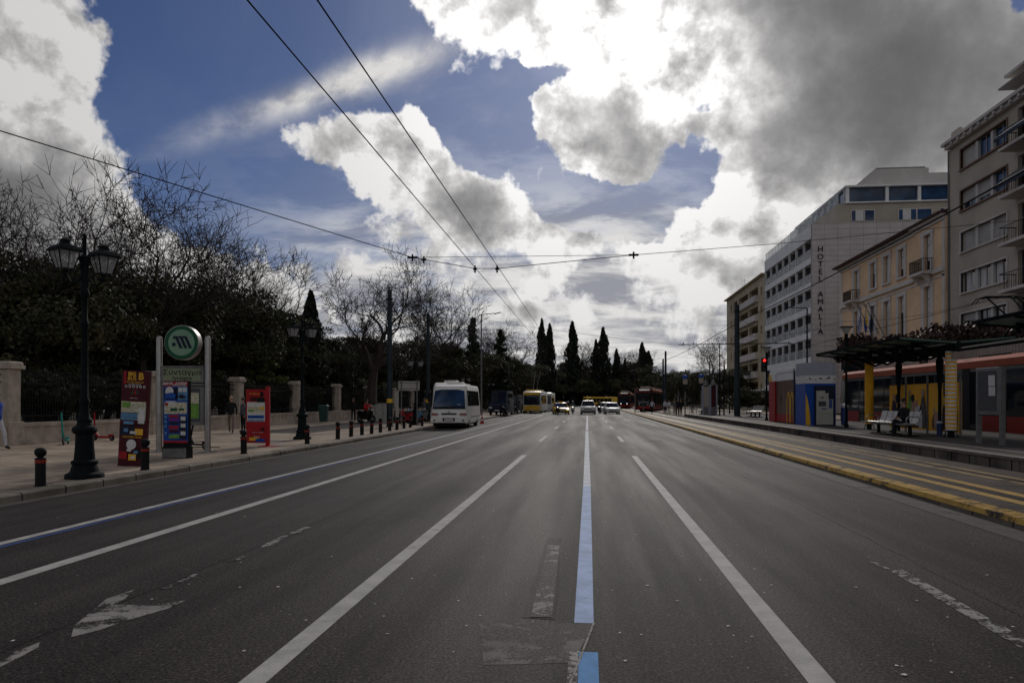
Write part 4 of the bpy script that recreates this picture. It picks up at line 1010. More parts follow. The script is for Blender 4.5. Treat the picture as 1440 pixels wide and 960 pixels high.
# wall of trees where the avenue ends
for i in range(22):
    px_ = 640 + i * 14.5 + RT.uniform(-4, 4); d = RT.uniform(268, 300); x, y = P2(px_, d); k = RT.choice(['ever_a', 'ever_b', 'ever_b', 'ever_c'])
    s = RT.uniform(1.4, 1.85) * (1.0 if px_ < 900 else .8)
    dup(protos[k], (x, y, 0), RT.uniform(0, 6.28), 'distant dark tree closing the far end of the avenue', 'distant trees closing the avenue', s)
for i in range(14):
    px_ = 745 + i * 15 + RT.uniform(-4, 4); d = RT.uniform(262, 268); x, y = P2(px_, d)
    dup(protos['shrub'], (x, y, 0), RT.uniform(0, 6.28), 'low dark growth at the foot of the distant trees', 'low shrubs under the distant trees', RT.uniform(2.2, 2.9))
# right side, beyond the platforms
for i, (px_, d, s, k) in enumerate([(935, 190, 1.1, 'ever_b'), (955, 170, .95, 'ever_a'), (975, 165, .9, 'ever_b'), (998, 150, .85, 'ever_a'), (1015, 135, .8, 'ever_b'), (1030, 120, .75, 'ever_a'), (925, 230, 1.4, 'ever_a'), (965, 215, 1.1, 'ever_a'), (990, 200, 1.1, 'ever_b'), (1020, 190, 1.1, 'ever_a')]):
    x, y = P2(px_, d); dup(protos[k], (x, y, 0), RT.uniform(0, 6.28), 'dark tree on the far right beyond the tram platforms', 'trees beyond the tram platforms', s)
for (px_, d, s) in [(1062, 72, .75), (1050, 80, .8), (1090, 75, .7)]:
    x, y = P2(px_, d); dup(protos['shrub'], (x, y, 0), RT.uniform(0, 6.28), 'dark bushy street tree on the right sidewalk by the beige block', 'bushy trees below the beige block', s)
# cypresses and conifers
CY = [(437, 60, 411, 2.1), (462, 74, 497, 1.9)]
b_, c_ = cypress(11, 10, 1.9, M['leaf_cypress'], 9000, .13)
c1 = tree('cypress_tree', b_, c_, (*P2(437, 60), 0), 'slim dark cypress just right of the second street lamp', None, scale=(1.05, 1.05, zat(409, 60) / 10))
b_, c_ = cypress(12, 20, 2.9, M['leaf_cypress'], 6500, .34, ragged=.75)
GC = 'distant cypresses above the far treeline'
def cyp_lab(where): return 'distant pointed cypress, ' + where
cfar = tree('cypress_tree', b_, c_, (*P2(762, 185), 0), cyp_lab('left one of the close pair above the yellow trolleybus'), GC, scale=(.8, .8, zat(449, 185) / 20))
for px_, d, yt, sw, lab in [(773, 187, 456, .8, 'right one of the close pair above the yellow trolleybus'), (805, 262, 453, 1.35, 'single tall one above the yellow taxi'), (838, 264, 478, 1.1, 'shorter one of the pair above the white off-roader'),
                            (848, 262, 461, 1.35, 'taller one of the pair above the white off-roader'), (867, 266, 491, .9, 'small one above the white car on the right'), (903, 264, 482, 1.1, 'taller one of the pair above the near red tram'), (912, 262, 494, 1.1, 'shorter one of the pair above the near red tram'), (879, 266, 503, .7, 'smallest one between the white car and the red trams')]:
    dup(cfar, (*P2(px_, d), 0), px_ * .7, cyp_lab(lab), GC, (sw, sw, zat(yt, d) / 20))
b_, c_ = conifer(31, 13, 5.0, M['leaf_pine'], 8000, .2)
f1 = tree('conifer_tree', b_, c_, (*P2(665, 100), 0), 'pointed conifer left of the tall modern lamp post', None, scale=(.9, .9, zat(444, 100) / 13))
dup(f1, (*P2(704, 112), 0), 2, 'broken topped conifer right of the tall modern lamp post', None, (1.0, 1.0, zat(461, 112) / 13))
# bare winter trees
def bt(seed, px_, d, ytop, lab, H=10, **kw):
    b_, tw = bare(seed, H, **kw)
    zs = [v[2] for v in tw.v]; zm = max(zs); s = zat(ytop, d) / (zm * .93)
    return tree('bare_tree', b_, None, (*P2(px_, d), 0), lab, 'bare winter trees above the park evergreens', 'twig', tw, s, seed * 1.3)
t1 = bt(41, 55, 32, 232, 'large leafless tree at the far left behind the near street lamp', spread=.95, fine=6, dens=.75)
t2 = bt(42, 200, 37, 262, 'leafless tree with arching boughs right of the near street lamp', spread=1.1, fine=6, dens=.75)
t3 = bt(43, 352, 56, 350, 'thin leafless tree left of the slim dark cypress', spread=.9, fine=6, dens=.55)
t4 = bt(49, 522, 63, 359, 'round crowned leafless tree behind the tall green mast', spread=1.0, fine=7, dens=.8, r0=.36, fork=.26)
for src, px_, d, s, lab in [(t3, 285, 46, .92, 'slight leafless tree above the metro sign'), (t2, -15, 34, .9, 'leafless tree cut by the left edge of the view'), 
                            (t3, 612, 88, 1.15, 'wispy leafless tree above the white minibus'), (t4, 722, 140, 1.2, 'faint leafless tree above the dark parked vans'), (t3, 822, 262, 1.7, 'leafless tree between the far cypresses'), (t3, 885, 262, 1.5, 'leafless tree above the small red tram'), (t2, 1006, 150, 1.2, 'leafless tree behind the advertising columns')]:
    dup(src, (*P2(px_, d), 0), px_ * .37, lab, 'bare winter trees above the park evergreens', src.scale[0] * s)
# low growth closing the view under the far crowns
for nm, (x0, x1, y0, y1, h, n, sz), lab in (('far_undergrowth', (-70, 70, 266, 300, 9, 9000, 1.3), 'dark low growth under the trees that close the avenue'), ('side_undergrowth', (24, 70, 150, 262, 6.0, 9000, 1.1), 'dark low growth beyond the far tram platform'), ('park_edge_undergrowth', (-34, -20.5, 64, 262, 4.2, 12000, .6), 'dark low growth behind the railings far along the park')):
    rs = np.random.RandomState(len(nm)); xx = rs.uniform(x0, x1, n); yy = rs.uniform(y0, y1, n); ht = h * (.8 + .2 * np.sin(xx * .4) * np.sin(yy * .23)); o = link('undergrowth', leaf_mesh('undergrowth', np.stack([xx, yy, ht * rs.uniform(0, 1, n)], 1), sz, M['leaf_dark'], 5)); tag(o, lab, 'undergrowth', kind='stuff')
# deep park interior, one dark mass
rs = np.random.RandomState(77); n = 26000
xx = rs.uniform(-75, -34, n); yy = rs.uniform(18, 150, n); ht = 6.5 + 1.6 * np.sin(xx * .35) * np.sin(yy * .21) + 1.2 * np.sin(yy * .6 + xx * .5); zz_ = ht * rs.uniform(.0, 1, n) ** .6
me = leaf_mesh('undergrowth', np.stack([xx, yy, zz_], 1), .55, M['leaf_dark'], 78)
o = link('undergrowth', me); tag(o, 'dark undergrowth filling the depth of the park behind the trees', 'undergrowth', kind='stuff')
# plum-coloured tree behind the shelter
b_, c_ = broadleaf(51, 5.9, 6.6, M['leaf_brown'], 60, 75, .19, .66, .12, .5)
t5 = tree('plum_tree', b_, c_, (21.0, 47.5, 0.2), 'purple brown leaved tree above the near tram shelter', None, scale=(1.0, 1.0, 1.14))
dup(t5, (21.2, 53.5, 0.2), 2.2, 'purple brown leaved tree between the shelter roof and the flags', None, (.95, .95, 1.12))
dup(t5, (21.2, 44.0, 0.2), 4.0, 'purple brown leaved tree behind the raised pantograph', None, (.75, .75, 1.02))

# ================================================================ people
def skin_body(J, E, rad, root):
    import bmesh
    names = list(J); idx = {n: i for i, n in enumerate(names)}
    me = bpy.data.meshes.new('body'); me.from_pydata([tuple(J[n]) for n in names], [(idx[a], idx[c]) for a, c in E], [])
    o = bpy.data.objects.new('tmp', me); COL.objects.link(o)
    md = o.modifiers.new('s', 'SKIN'); md.use_smooth_shade = True
    for n in names:
        sv = me.skin_vertices[0].data[idx[n]]; r = rad[n]; sv.radius = (r, r) if not hasattr(r, '__len__') else r; sv.use_root = (n == root)
    s2 = o.modifiers.new('ss', 'SUBSURF'); s2.levels = 1; s2.render_levels = 1
    dg = bpy.context.evaluated_depsgraph_get(); m2 = bpy.data.meshes.new_from_object(o.evaluated_get(dg))
    bpy.data.objects.remove(o); return m2
def person(loc, rz, label, pose='walk', h=1.72, top='cloth_black', legs='cloth_tan', shoes='rubber', hair='hair', bare=False, group=None, name='person', cat='person', coat=False, helmet=None):
    k = h / 1.72; V = Vector
    t = empty(name, loc, rz, label, cat, group)
    # the figure faces -Y in its own frame
    sit = pose in ('sit', 'ride')
    hip = .50 if sit else .92
    J = {}
    J['pelvis'] = V((0, 0, hip)); lean = .10 if pose == 'ride' else (.04 if sit else -.02)
    J['waist'] = V((0, -lean * .4, hip + .14)); J['chest'] = V((0, -lean, hip + .36)); J['neckb'] = V((0, -lean - .01, hip + .50)); J['neck'] = V((0, -lean - .02, hip + .58)); J['head'] = V((0, -lean - .04, hip + .66)); J['crown'] = V((0, -lean - .03, hip + .76))
    for s, n in ((-1, 'l'), (1, 'r')):
        J['sh' + n] = V((s * .175, -lean, hip + .45)); J['hp' + n] = V((s * .09, 0, hip - .04))
        if pose == 'walk':
            f = s * .16; J['kn' + n] = V((s * .10, -f - .03, .48)); J['an' + n] = V((s * .10, -f * 1.5 + (.10 if s < 0 else 0), .09 if s > 0 else .13)); J['el' + n] = V((s * .23, f * .7 + .04, 1.10)); J['wr' + n] = V((s * .22, f * 1.2 - .04, .86))
        elif pose == 'stand':
            J['kn' + n] = V((s * .10, -.01, .49)); J['an' + n] = V((s * .11, .02, .09)); J['el' + n] = V((s * .23, .03, 1.10)); J['wr' + n] = V((s * .21, -.05, .86))
        elif pose == 'sit':
            J['kn' + n] = V((s * .10 + (.0 if s > 0 else .10), -.44, .50 + (.10 if s < 0 else 0))); J['an' + n] = V((s * .10 if s > 0 else .22, -.46 if s > 0 else -.62, .09 if s > 0 else .26)); J['el' + n] = V((s * .24, -.10, hip + .18)); J['wr' + n] = V((s * .10, -.30, hip + .16))
        else:
            J['kn' + n] = V((s * .19, -.36, .52)); J['an' + n] = V((s * .17, -.30, .12)); J['el' + n] = V((s * .27, -.28, hip + .26)); J['wr' + n] = V((s * .26, -.52, hip + .28))
        toe = V((0, -.17, -.05)); J['to' + n] = J['an' + n] + toe; J['ha' + n] = J['wr' + n] + (J['wr' + n] - J['el' + n]).normalized() * .07
    E = [('pelvis', 'waist'), ('waist', 'chest'), ('chest', 'neckb'), ('neckb', 'neck'), ('neck', 'head'), ('head', 'crown')]
    for n in 'lr': E += [('chest', 'sh' + n), ('sh' + n, 'el' + n), ('el' + n, 'wr' + n), ('wr' + n, 'ha' + n), ('pelvis', 'hp' + n), ('hp' + n, 'kn' + n), ('kn' + n, 'an' + n), ('an' + n, 'to' + n)]
    rd = dict(pelvis=(.15, .12), waist=(.14, .11), chest=(.165, .12), neckb=.075, neck=.055, head=.085, crown=.075)
    c = 1.18 if coat else 1.0
    for n in 'lr': rd.update({'sh' + n: .062 * c, 'el' + n: .047 * c, 'wr' + n: .032 * c, 'ha' + n: (.020, .038), 'hp' + n: .088, 'kn' + n: .062, 'an' + n: .045, 'to' + n: .036})
    me = skin_body(J, E, rd, 'pelvis')
    for m in (M['skin'], M[top], M[legs], M[shoes]): me.materials.append(m)
    segs = {'top': [('waist', 'chest'), ('chest', 'neckb'), ('chest', 'shl'), ('chest', 'shr'), ('shl', 'ell'), ('shr', 'elr'), ('ell', 'wrl'), ('elr', 'wrr')], 'legs': [('pelvis', 'hpl'), ('pelvis', 'hpr'), ('hpl', 'knl'), ('hpr', 'knr'), ('knl', 'anl'), ('knr', 'anr')], 'skin': [('neck', 'head'), ('head', 'crown'), ('wrl', 'hal'), ('wrr', 'har')], 'shoe': [('anl', 'tol'), ('anr', 'tor')]}
    def dist(p, a, c):
        ab = c - a; u = max(0, min(1, (p - a).dot(ab) / max(ab.length_squared, 1e-9))); return (p - a - ab * u).length
    mi = {'skin': 0, 'top': 1, 'legs': 2, 'shoe': 3}
    for p in me.polygons:
        q = p.center; best = min(((dist(q, J[a], J[c2]), kk) for kk, l in segs.items() for a, c2 in l)); kk = best[1]
        if not sit and kk == 'legs' and q.z > hip - (.10 if coat else .02): kk = 'top'
        p.material_index = mi[kk]; p.use_smooth = True
    body = link('body', me, t)
    b = MB()   # hands: fingers and thumb, face features, joined to the body's skin
    for s, n in ((-1, 'l'), (1, 'r')):
        d = (J['ha' + n] - J['wr' + n]).normalized(); o1 = d.cross(V((s, 0, 0))).normalized(); 
        if o1.length < .5: o1 = V((0, 1, 0))
        for f in range(4):
            base = J['ha' + n] + o1 * (.027 - .018 * f) + d * .005; mid = base + d * (.036 + .004 * (f in (1, 2))); b.tube(base, mid, .0088, .008, 6); b.tube(mid, mid + (d + V((-s * .55, 0, 0))).normalized() * (.030 + .005 * (f in (1, 2))), .008, .006, 6)
        tb = J['wr' + n] + d * .03 + o1 * .028; b.tube(tb, tb + (d + o1 * .9).normalized() * .05, .010, .007, 6)
    b.build('hands', M['skin'], body, smooth=True)
    H = J['head'] + V((0, -.005, .045))
    b = MB(); rings = []
    for i in range(9):
        th = math.pi * i / 8; z = -math.cos(th) * .125; r = math.sin(th); jaw = .80 if i < 4 else 1.0
        rings.append([H + V((math.cos(a) * .078 * r * jaw + 0, math.sin(a) * .098 * r, z)) for a in [6.2832 * j / 12 for j in range(12)]])
    b.loft(rings[1:-1]); hd = b.build('head', M['skin'], body, smooth=True)
    b = MB(); b.prism([(-.014, -.03), (.014, -.03), (.006, .02), (-.006, .02)], .022, axis='y', o=(H.x, H.y - .112, H.z - .005)); 
    for s in (-1, 1): b.lathe([(.001, -.03), (.014, -.02), (.018, .01), (.010, .03), (.001, .034)], (H.x + s * .079, H.y + .005, H.z - .005), 6)
    b.build('nose_and_ears', M['skin'], hd, smooth=True)
    b = MB()
    for s in (-1, 1): b.lathe([(.001, -.009), (.011, -.003), (.011, .003), (.001, .009)], (H.x + s * .031, H.y - .091, H.z + .012), 8)
    b.box(H.x - .024, H.x + .024, H.y - .094, H.y - .088, H.z - .062, H.z - .056)
    b.build('eyes_and_mouth', M['hair'], hd)
    if hair and not helmet:
        b = MB(); rg = []
        for i in range(6):
            th = math.pi * .5 * i / 5 + .12; rg.append([H + V((math.cos(a) * .088 * math.sin(th), .012 + math.sin(a) * .106 * math.sin(th), .012 + math.cos(th) * .135 - (.05 * (math.sin(a) > .2) * (i > 3)))) for a in [6.2832 * j / 14 for j in range(14)]])
        b.loft(rg); b.build('hair', M[hair], hd, smooth=True)
    if helmet:
        b = MB(); b.lathe([(.03, .155), (.09, .135), (.125, .08), (.132, .02), (.125, -.05), (.11, -.07)], (H.x, H.y + .01, H.z), 14); b.build('helmet', M[helmet], hd, smooth=True)
    t.scale = (k, k, k)
    return t

# ================================================================ park-side street furniture
SZ = 0.125
def make_lantern_lamp(loc, rz, label, group):
    t = empty('street_lamp', loc, rz, label, 'street lamp', group)
    b = MB()
    b.lathe([(.34, 0), (.345, .05), (.33, .09), (.25, .13), (.235, .20), (.21, .26), (.235, .29), (.235, .33), (.185, .36), (.165, .6), (.155, .84), (.205, .88), (.225, .93), (.205, .98), (.15, 1.01), (.125, 1.07), (.14, 1.12), (.10, 1.17), (.085, 1.25)], n=20)
    b.build('base', M['blackgreen'], t, smooth=True)
    b = MB(); b.lathe([(.085, 1.251), (.07, 1.4), (.09, 1.44), (.09, 1.5), (.064, 1.54), (.060, 2.2), (.056, 2.9), (.078, 2.93), (.078, 2.99), (.054, 3.02), (.052, 3.45), (.082, 3.49), (.085, 3.58), (.062, 3.62), (.070, 4.1), (.105, 4.2), (.105, 4.24), (.035, 4.27), (.032, 4.62), (.045, 4.65), (.001, 4.72)], n=14)
    b.build('pole', M['blackgreen'], t, smooth=True)
    for s in (-1, 1):
        a = MB(); pts = []
        for i in range(9):
            u = i / 8; pts.append(Vector((s * (.06 + .30 * u), 0, 3.86 - .20 * math.sin(u * 2.6) + .18 * u * u)))
        a.pipe(pts, .020, 6); a.pipe([Vector((s * .06, 0, 4.06)), Vector((s * .16, 0, 3.94)), Vector((s * .2, 0, 3.74))], .012, 5)
        cx = s * .36; a.lathe([(.03, 3.80), (.05, 3.86), (.035, 3.92), (.06, 3.96)], (cx, 0, 0), 8)
        arm = a.build('arm', M['blackgreen'], t)
        z0, z1 = 3.965, 4.30; w0, w1 = .11, .195
        fr = MB()
        def R4(w, z): return [Vector((cx + sx * w, sy * w, z)) for sx, sy in ((-1, -1), (1, -1), (1, 1), (-1, 1))]
        c0, c1 = R4(w0, z0), R4(w1, z1)
        for i in range(4): fr.tube(c0[i], c1[i], .012, n=4); fr.tube(c0[i], c0[(i + 1) % 4], .012, n=4); fr.tube(c1[i], c1[(i + 1) % 4], .014, n=4); fr.tube((c0[i] + c0[(i + 1) % 4]) / 2, (c1[i] + c1[(i + 1) % 4]) / 2, .006, n=4)
        fr.loft([R4(w1 + .035, z1 - .01), R4(w1 + .035, z1 + .015), R4(w1 - .03, z1 + .085), R4(.07, z1 + .13), R4(.06, z1 + .19), R4(.085, z1 + .20), R4(.02, z1 + .25)])
        lan = fr.build('lantern', M['blackgreen'], t)
        g = MB()
        for i in range(4):
            j = (i + 1) % 4; g.face([c0[i] * .97 + Vector((cx, 0, z0)) * .03, c0[j] * .97 + Vector((cx, 0, z0)) * .03, c1[j] * .97 + Vector((cx, 0, z1)) * .03, c1[i] * .97 + Vector((cx, 0, z1)) * .03])
        g.build('lantern_glass', M['glass_lamp'], lan)
    return t
GL = 'twin lantern lamps along the park sidewalk'
p = at(119, 14.2); lampA = make_lantern_lamp((p.x, p.y, SZ), R(62), 'near twin lantern street lamp standing by the kerb at the left', GL)
p = at(425, 28.8); dup(lampA, (p.x, p.y, SZ), R(40), 'second twin lantern lamp beside the cypress and the green shrub', GL)
p = at(584, 46); dup(lampA, (p.x, p.y, SZ), R(35), 'third twin lantern lamp between the two green masts', GL, .92)
for px_, d in ((690, 100), (655, 78)):
    p = at(px_, d); dup(lampA, (p.x, p.y, SZ), R(30), 'far twin lantern lamp left of the dark vans' if px_ > 680 else 'twin lantern lamp half hidden behind the white minibus', GL, .9)

# bollards
bx0 = None
bl_spots = [(57, 12.85), (204, 15.9), (343, 20.8), (432, 25.6), (475, 28.8), (493.6, 30.8), (509, 32.3), (522.5, 33.5), (535, 35.0), (548, 36.8), (558, 38.2), (568, 40.2), (577, 41.7), (593.5, 43.9)]
bl_lab = ['nearest black bollard, alone at the left edge', 'black bollard partly in front of the tall maroon banner', 'black bollard just left of the red advertising stand', 'black bollard in front of the second twin lantern lamp', 'first bollard of the close row, counting from the near end', 'second bollard of the close row before the red jacket', 'third bollard of the close row, nearly under the red jacket', 'fourth bollard of the close row', 'fifth bollard of the close row', 'bollard right in front of the nearer green mast', 'bollard just right of the nearer green mast', 'bollard under the white backed road sign', 'second to last bollard before the white minibus', 'last bollard, close to the left front of the white minibus']
for i, (px_, d) in enumerate(bl_spots):
    p = at(px_, d)
    if bx0 is None:
        t = empty('bollard', (p.x, p.y, SZ), 0, bl_lab[i], 'bollard', 'black bollards along the kerb')
        b = MB(); b.lathe([(.105, 0), (.105, .012), (.085, .014), (.083, .47), (.090, .475), (.090, .49), (.05, .50), (.048, .515)], n=16); b.build('post', M['black'], t, smooth=True)
        b = MB(); b.lathe([(.02, .505), (.065, .52), (.092, .56), (.096, .60), (.085, .64), (.055, .665), (.001, .672)], n=16); b.build('cap', M['iron'], t, smooth=True)
        b = MB(); b.lathe([(.0855, .405), (.087, .41), (.087, .46), (.0855, .465)], n=16, cap=False)
        for k in range(12): 
            a = 6.283 * k / 12; b.box(.0872, .0885, -.008, .008, .412, .458, 1, Matrix.Rotation(a, 4, 'Z'))
        b.build('reflector', [M['redband'], M['tail']], t)
        bx0 = t
    else:
        c = dup(bx0, (p.x, p.y, SZ), rng.uniform(0, 6), bl_lab[i]); c.rotation_euler = (R(rng.uniform(-2, 2)), R(rng.uniform(-1, 3)), rng.uniform(-.4, .4))

# ---- metro station sign
pL = at(224, 21.5); pR = at(292, 21.5); mid = (pL + pR) / 2; wd = (pR - pL).length; rz = math.atan2(pR.y - pL.y, pR.x - pL.x)
ms = empty('station_sign', (mid.x, mid.y, SZ), rz, 'steel metro station sign with round green emblem between two posts', 'station sign')
for s in (-1, 1):
    b = MB(); x = s * wd / 2; b.lathe([(.085, 0), (.085, 3.28), (.07, 3.34), (.03, 3.37), (.001, 3.375)], (x, 0, 0), 16); b.box(x - .2, x + .2, -.2, .2, 0, .02); b.build('post', M['steel'], ms, smooth=True)
r_ = .50; cz = 3.17
def disc(mb, r0, r1, y, m, n=40, c=(0, 0)):
    for k in range(n):
        a, c2 = 6.2832 * k / n, 6.2832 * (k + 1) / n
        P = [(c[0] + r0 * math.cos(a), y, c[1] + r0 * math.sin(a)), (c[0] + r1 * math.cos(a), y, c[1] + r1 * math.sin(a)), (c[0] + r1 * math.cos(c2), y, c[1] + r1 * math.sin(c2)), (c[0] + r0 * math.cos(c2), y, c[1] + r0 * math.sin(c2))]
        mb.face(P, m)
b = MB(); n = 40
ring = lambda r, y: [Vector((r * math.cos(6.2832 * k / n), y, cz + r * math.sin(6.2832 * k / n))) for k in range(n)]
b.loft([ring(r_ * .97, -.13), ring(r_, -.12), ring(r_, .12), ring(r_ * .97, .13)]); dr = b.build('disc_housing', M['steel'], ms, smooth=True)
b = MB(); disc(b, r_ * .76, r_ * .965, -.134, 0, c=(0, cz)); b.build('green_ring', M['green'], dr)
b = MB(); disc(b, 0.0, r_ * .76, -.136, 0, c=(0, cz)); b.build('disc_face', M['palegreen'], dr)
b = MB()
def bar(x):  # slanted bars of the emblem
    b.prism([(x, .185), (x + .075, .185), (x + .235, -.165), (x + .150, -.165)], .012, axis='y', o=(0, -.150, cz))
for x in (-.195, -.06, .075): bar(x)
b.prism([(-.235, .185), (-.14, .185), (-.14, .13), (-.235, .105)], .0115, axis='y', o=(0, -.1502, cz)); b.prism([(-.1, .184), (-.0, .184), (-.02, .13), (-.08, .13)], .011, axis='y', o=(0, -.1504, cz)); b.prism([(.03, .1835), (.13, .1835), (.11, .13), (.05, .13)], .0105, axis='y', o=(0, -.1506, cz))
disc(b, 0, .055, -.149, 0, 18, (-.215, cz - .055))
b.build('emblem', M['navy'], dr)
b = MB(); b.box(-wd / 2 + .09, wd / 2 - .09, -.08, .08, 2.02, 2.46); b.box(-wd / 2 + .09, wd / 2 - .09, -.10, .10, 2.461, 2.50); b.box(-wd / 2 + .09, wd / 2 - .09, -.10, .10, 1.93, 1.98)
nb1 = b.build('name_box', M['greymetal'], ms)
b = MB(); b.box(-wd / 2 + .17, wd / 2 - .17, -.088, -.081, 2.07, 2.42); b.build('name_panel', M['signcream'], nb1)
lettering('Σύνταγμα', .21, M['iron'], nb1, (0, -.092, 2.305), ext=.003, sx=1.12); lettering('Syntagma', .13, M['iron'], nb1, (0, -.092, 2.145), ext=.003, sx=1.15)
b = MB(); b.box(-wd / 2 + .09, wd / 2 - .09, -.06, .06, 1.84, 1.90); b.box(-wd / 2 + .09, -wd / 2 + .17, -.06, .06, .88, 1.839); b.box(wd / 2 - .19, wd / 2 - .09, -.06, .06, .88, 1.839); b.box(-wd / 2 + .09, wd / 2 - .09, -.06, .06, .78, .879)
fr = b.build('map_frame', M['greymetal'], ms)
b = MB(); b.box(-wd / 2 + .171, wd / 2 - .191, -.03, .03, .88, 1.839, 0); b.box(.08, wd / 2 - .24, -.035, -.031, .98, 1.40, 1); b.box(.08, wd / 2 - .24, -.035, -.031, 1.41, 1.72, 2); b.build('map_panel', [M['screen'], M['lime'], M['mapprint']], fr)
b = MB(); b.tube((-wd / 2 + .1, 0, .14), (wd / 2 + .35, 0, .14), .012, n=5); b.tube((-wd / 2 - .35, 0, .05), (-wd / 2, 0, .05), .012, n=5); b.tube((wd / 2 - .5, .02, .3), (wd / 2, .02, .3), .012, n=5); b.build('rail', M['iron'], ms)

def mesh_quads(specs, y=-.02):
    b = MB()
    for i, (x0, x1, z0, z1, m) in enumerate(specs): b.box(x0, x1, y - .003 - .0012 * i, y - .0002 - .0012 * i + .0005, z0, z1, m)
    return b
# ---- big bus tour banner
p = at(185, 16.8); d1 = empty('advertising_banner', (p.x, p.y, SZ), R(2), 'tall maroon sightseeing bus banner beside the second bollard', 'banner', 'sidewalk advertising banners')
d1.rotation_euler = (0, R(3), R(2))
b = MB(); b.box(-.31, .31, -.03, .03, .02, 2.17); b.box(-.32, .32, -.04, .04, 0, .019); b.box(.311, .345, -.035, .035, .02, 2.17); pn = b.build('panel', M['darkred'], d1)
MP = [M['darkred'], M['mapprint'], M['skyblue'], M['paper'], M['gold'], M['red'], M['green'], M['navy'], M['lime'], M['greymetal'], M['black']]
q = [(-.30, .30, .06, 2.15, 0), (-.29, .29, 1.05, 1.47, 1), (-.29, .1, 1.05, 1.22, 2), (-.29, .29, 1.205, 1.218, 10), (-.29, .29, 1.10, 1.108, 10), (.12, .27, .98, 1.32, 3), (-.27, -.08, 1.33, 1.45, 8), (-.22, 0.02, .94, 1.02, 2), (-.29, .29, .94, .955, 10), (-.28, .05, .70, .92, 7), (.06, .25, .72, .86, 4), (-.2, -.1, .78, .86, 2), (-.05, .1, .74, .8, 3), (-.28, -.1, .16, .33, 5), (-.06, .12, .14, .28, 4), (.14, .26, .2, .42, 10), (-.1, .0, .34, .4, 3), (.06, .16, .30, .36, 2), (-.25, -.2, 1.86, 2.15, 5), (.0, .1, .18, .24, 3)]
mesh_quads(q, -.031).build('printed_panel', MP, pn)
b = MB(); disc(b, 0, .115, -.058, 0, 24, (-.0, .50)); b.build('plate_picture', M['paper'], pn)
b = MB()
for k, m in ((0, 0), (1, 1), (2, 0)): b.prism([(-.10 + .07 * k, 1.64), (-.04 + .07 * k, 1.64), (-.0 + .04 * (k - 1), 1.74), (-.05 + .04 * k, 1.74)], .004, m=m, axis='y', o=(.02, -.0365, 0))
for k in range(6): disc(b, .018, .03, -.036, 2, 10, (-.2 + k * .085, 1.81))
b.build('emblem', [M['green'], M['red'], M['paper']], pn)
lettering('BIG', .12, M['gold'], pn, (-.07, -.036, 2.09), bold=.004, sx=1.0); lettering('BUS', .12, M['gold'], pn, (-.07, -.036, 1.99), bold=.002); lettering('B', .22, M['gold'], pn, (.14, -.037, 2.04), bold=.006)
lettering('HOP-ON HOP-OFF', .05, M['gold'], pn, (0, -.036, 1.905)); lettering('ATHENS TOURS', .04, M['paper'], pn, (0.0, -.036, 1.855)); lettering('big bus tours', .035, M['paper'], pn, (0, -.036, 1.55)); lettering('DISCOVER MORE', .058, M['gold'], pn, (0, -.036, .665))
# ---- sights banner
p = at(249, 19.2); d2 = empty('advertising_banner', (p.x, p.y, SZ), R(-6), 'blue and red sightseeing banner standing in front of the station sign', 'banner', 'sidewalk advertising banners')
b = MB(); b.box(-.36, .36, -.10, .14, 0, .30); b.box(-.37, .37, -.05, .05, .30, 2.0); pn = b.build('panel', M['black'], d2)
b = MB(); b.prism([(-.34, .02), (.34, .02), (.34, .27), (-.34, .25)], .006, axis='y', o=(0, -.107, 0)); b.build('grey_base', M['greymetal'], pn)
q = [(-.355, .355, .40, 1.98, 0), (-.355, .355, 1.86, 1.98, 1), (-.33, .06, 1.52, 1.82, 7), (.07, .34, 1.50, 1.85, 2), (.08, .19, 1.72, 1.83, 3), (.21, .32, 1.72, 1.83, 3), (-.33, .33, 1.15, 1.45, 4), (-.15, .05, 1.22, 1.3, 5), (.1, .25, 1.24, 1.29, 5), (-.28, .0, 1.37, 1.48, 3), (-.31, -.22, 1.36, 1.44, 1), (-.19, .1, 1.06, 1.12, 1), (-.19, .1, .97, 1.03, 6), (-.19, .1, .88, .94, 7), (-.19, .1, .76, .84, 1), (-.19, .1, .67, .73, 8), (-.19, .12, .52, .62, 9), (.14, .32, .5, 1.1, 7), (.16, .3, .98, 1.08, 3), (.16, .3, .8, .9, 3), (.16, .3, .6, .7, 3), (-.355, .355, .40, .46, 1), (-.31, -.24, 1.04, 1.1, 2), (-.31, -.24, .92, .98, 2), (-.31, -.24, .8, .86, 2), (-.31, -.24, .62, .68, 2)]
mesh_quads(q, -.051).build('printed_panel', [M['blue'], M['red'], M['skyblue'], M['paper'], M['mapprint'], M['green'], M['purple'], M['navy'], M['darkred'], M['lime']], pn)
b = MB(); disc(b, 0, .12, -.09, 0, 24, (-.16, 1.73)); b.prism([(-.3, 1.56), (0, 1.54), (.03, 1.66), (-.08, 1.7), (-.26, 1.68)], .004, m=1, axis='y', o=(0, -.096, 0)); b.prism([(.08, 1.6), (.2, 1.66), (.32, 1.6), (.2, 1.54)], .004, m=2, axis='y', o=(0, -.096, 0)); b.build('bus_picture', [M['paper'], M['blue'], M['navy']], pn)
lettering('SIGHTS - ATHENS', .088, M['paper'], pn, (0, -.088, 1.93), bold=.002); lettering('OPEN BUS TOUR', .05, M['paper'], pn, (.12, -.088, 1.88))
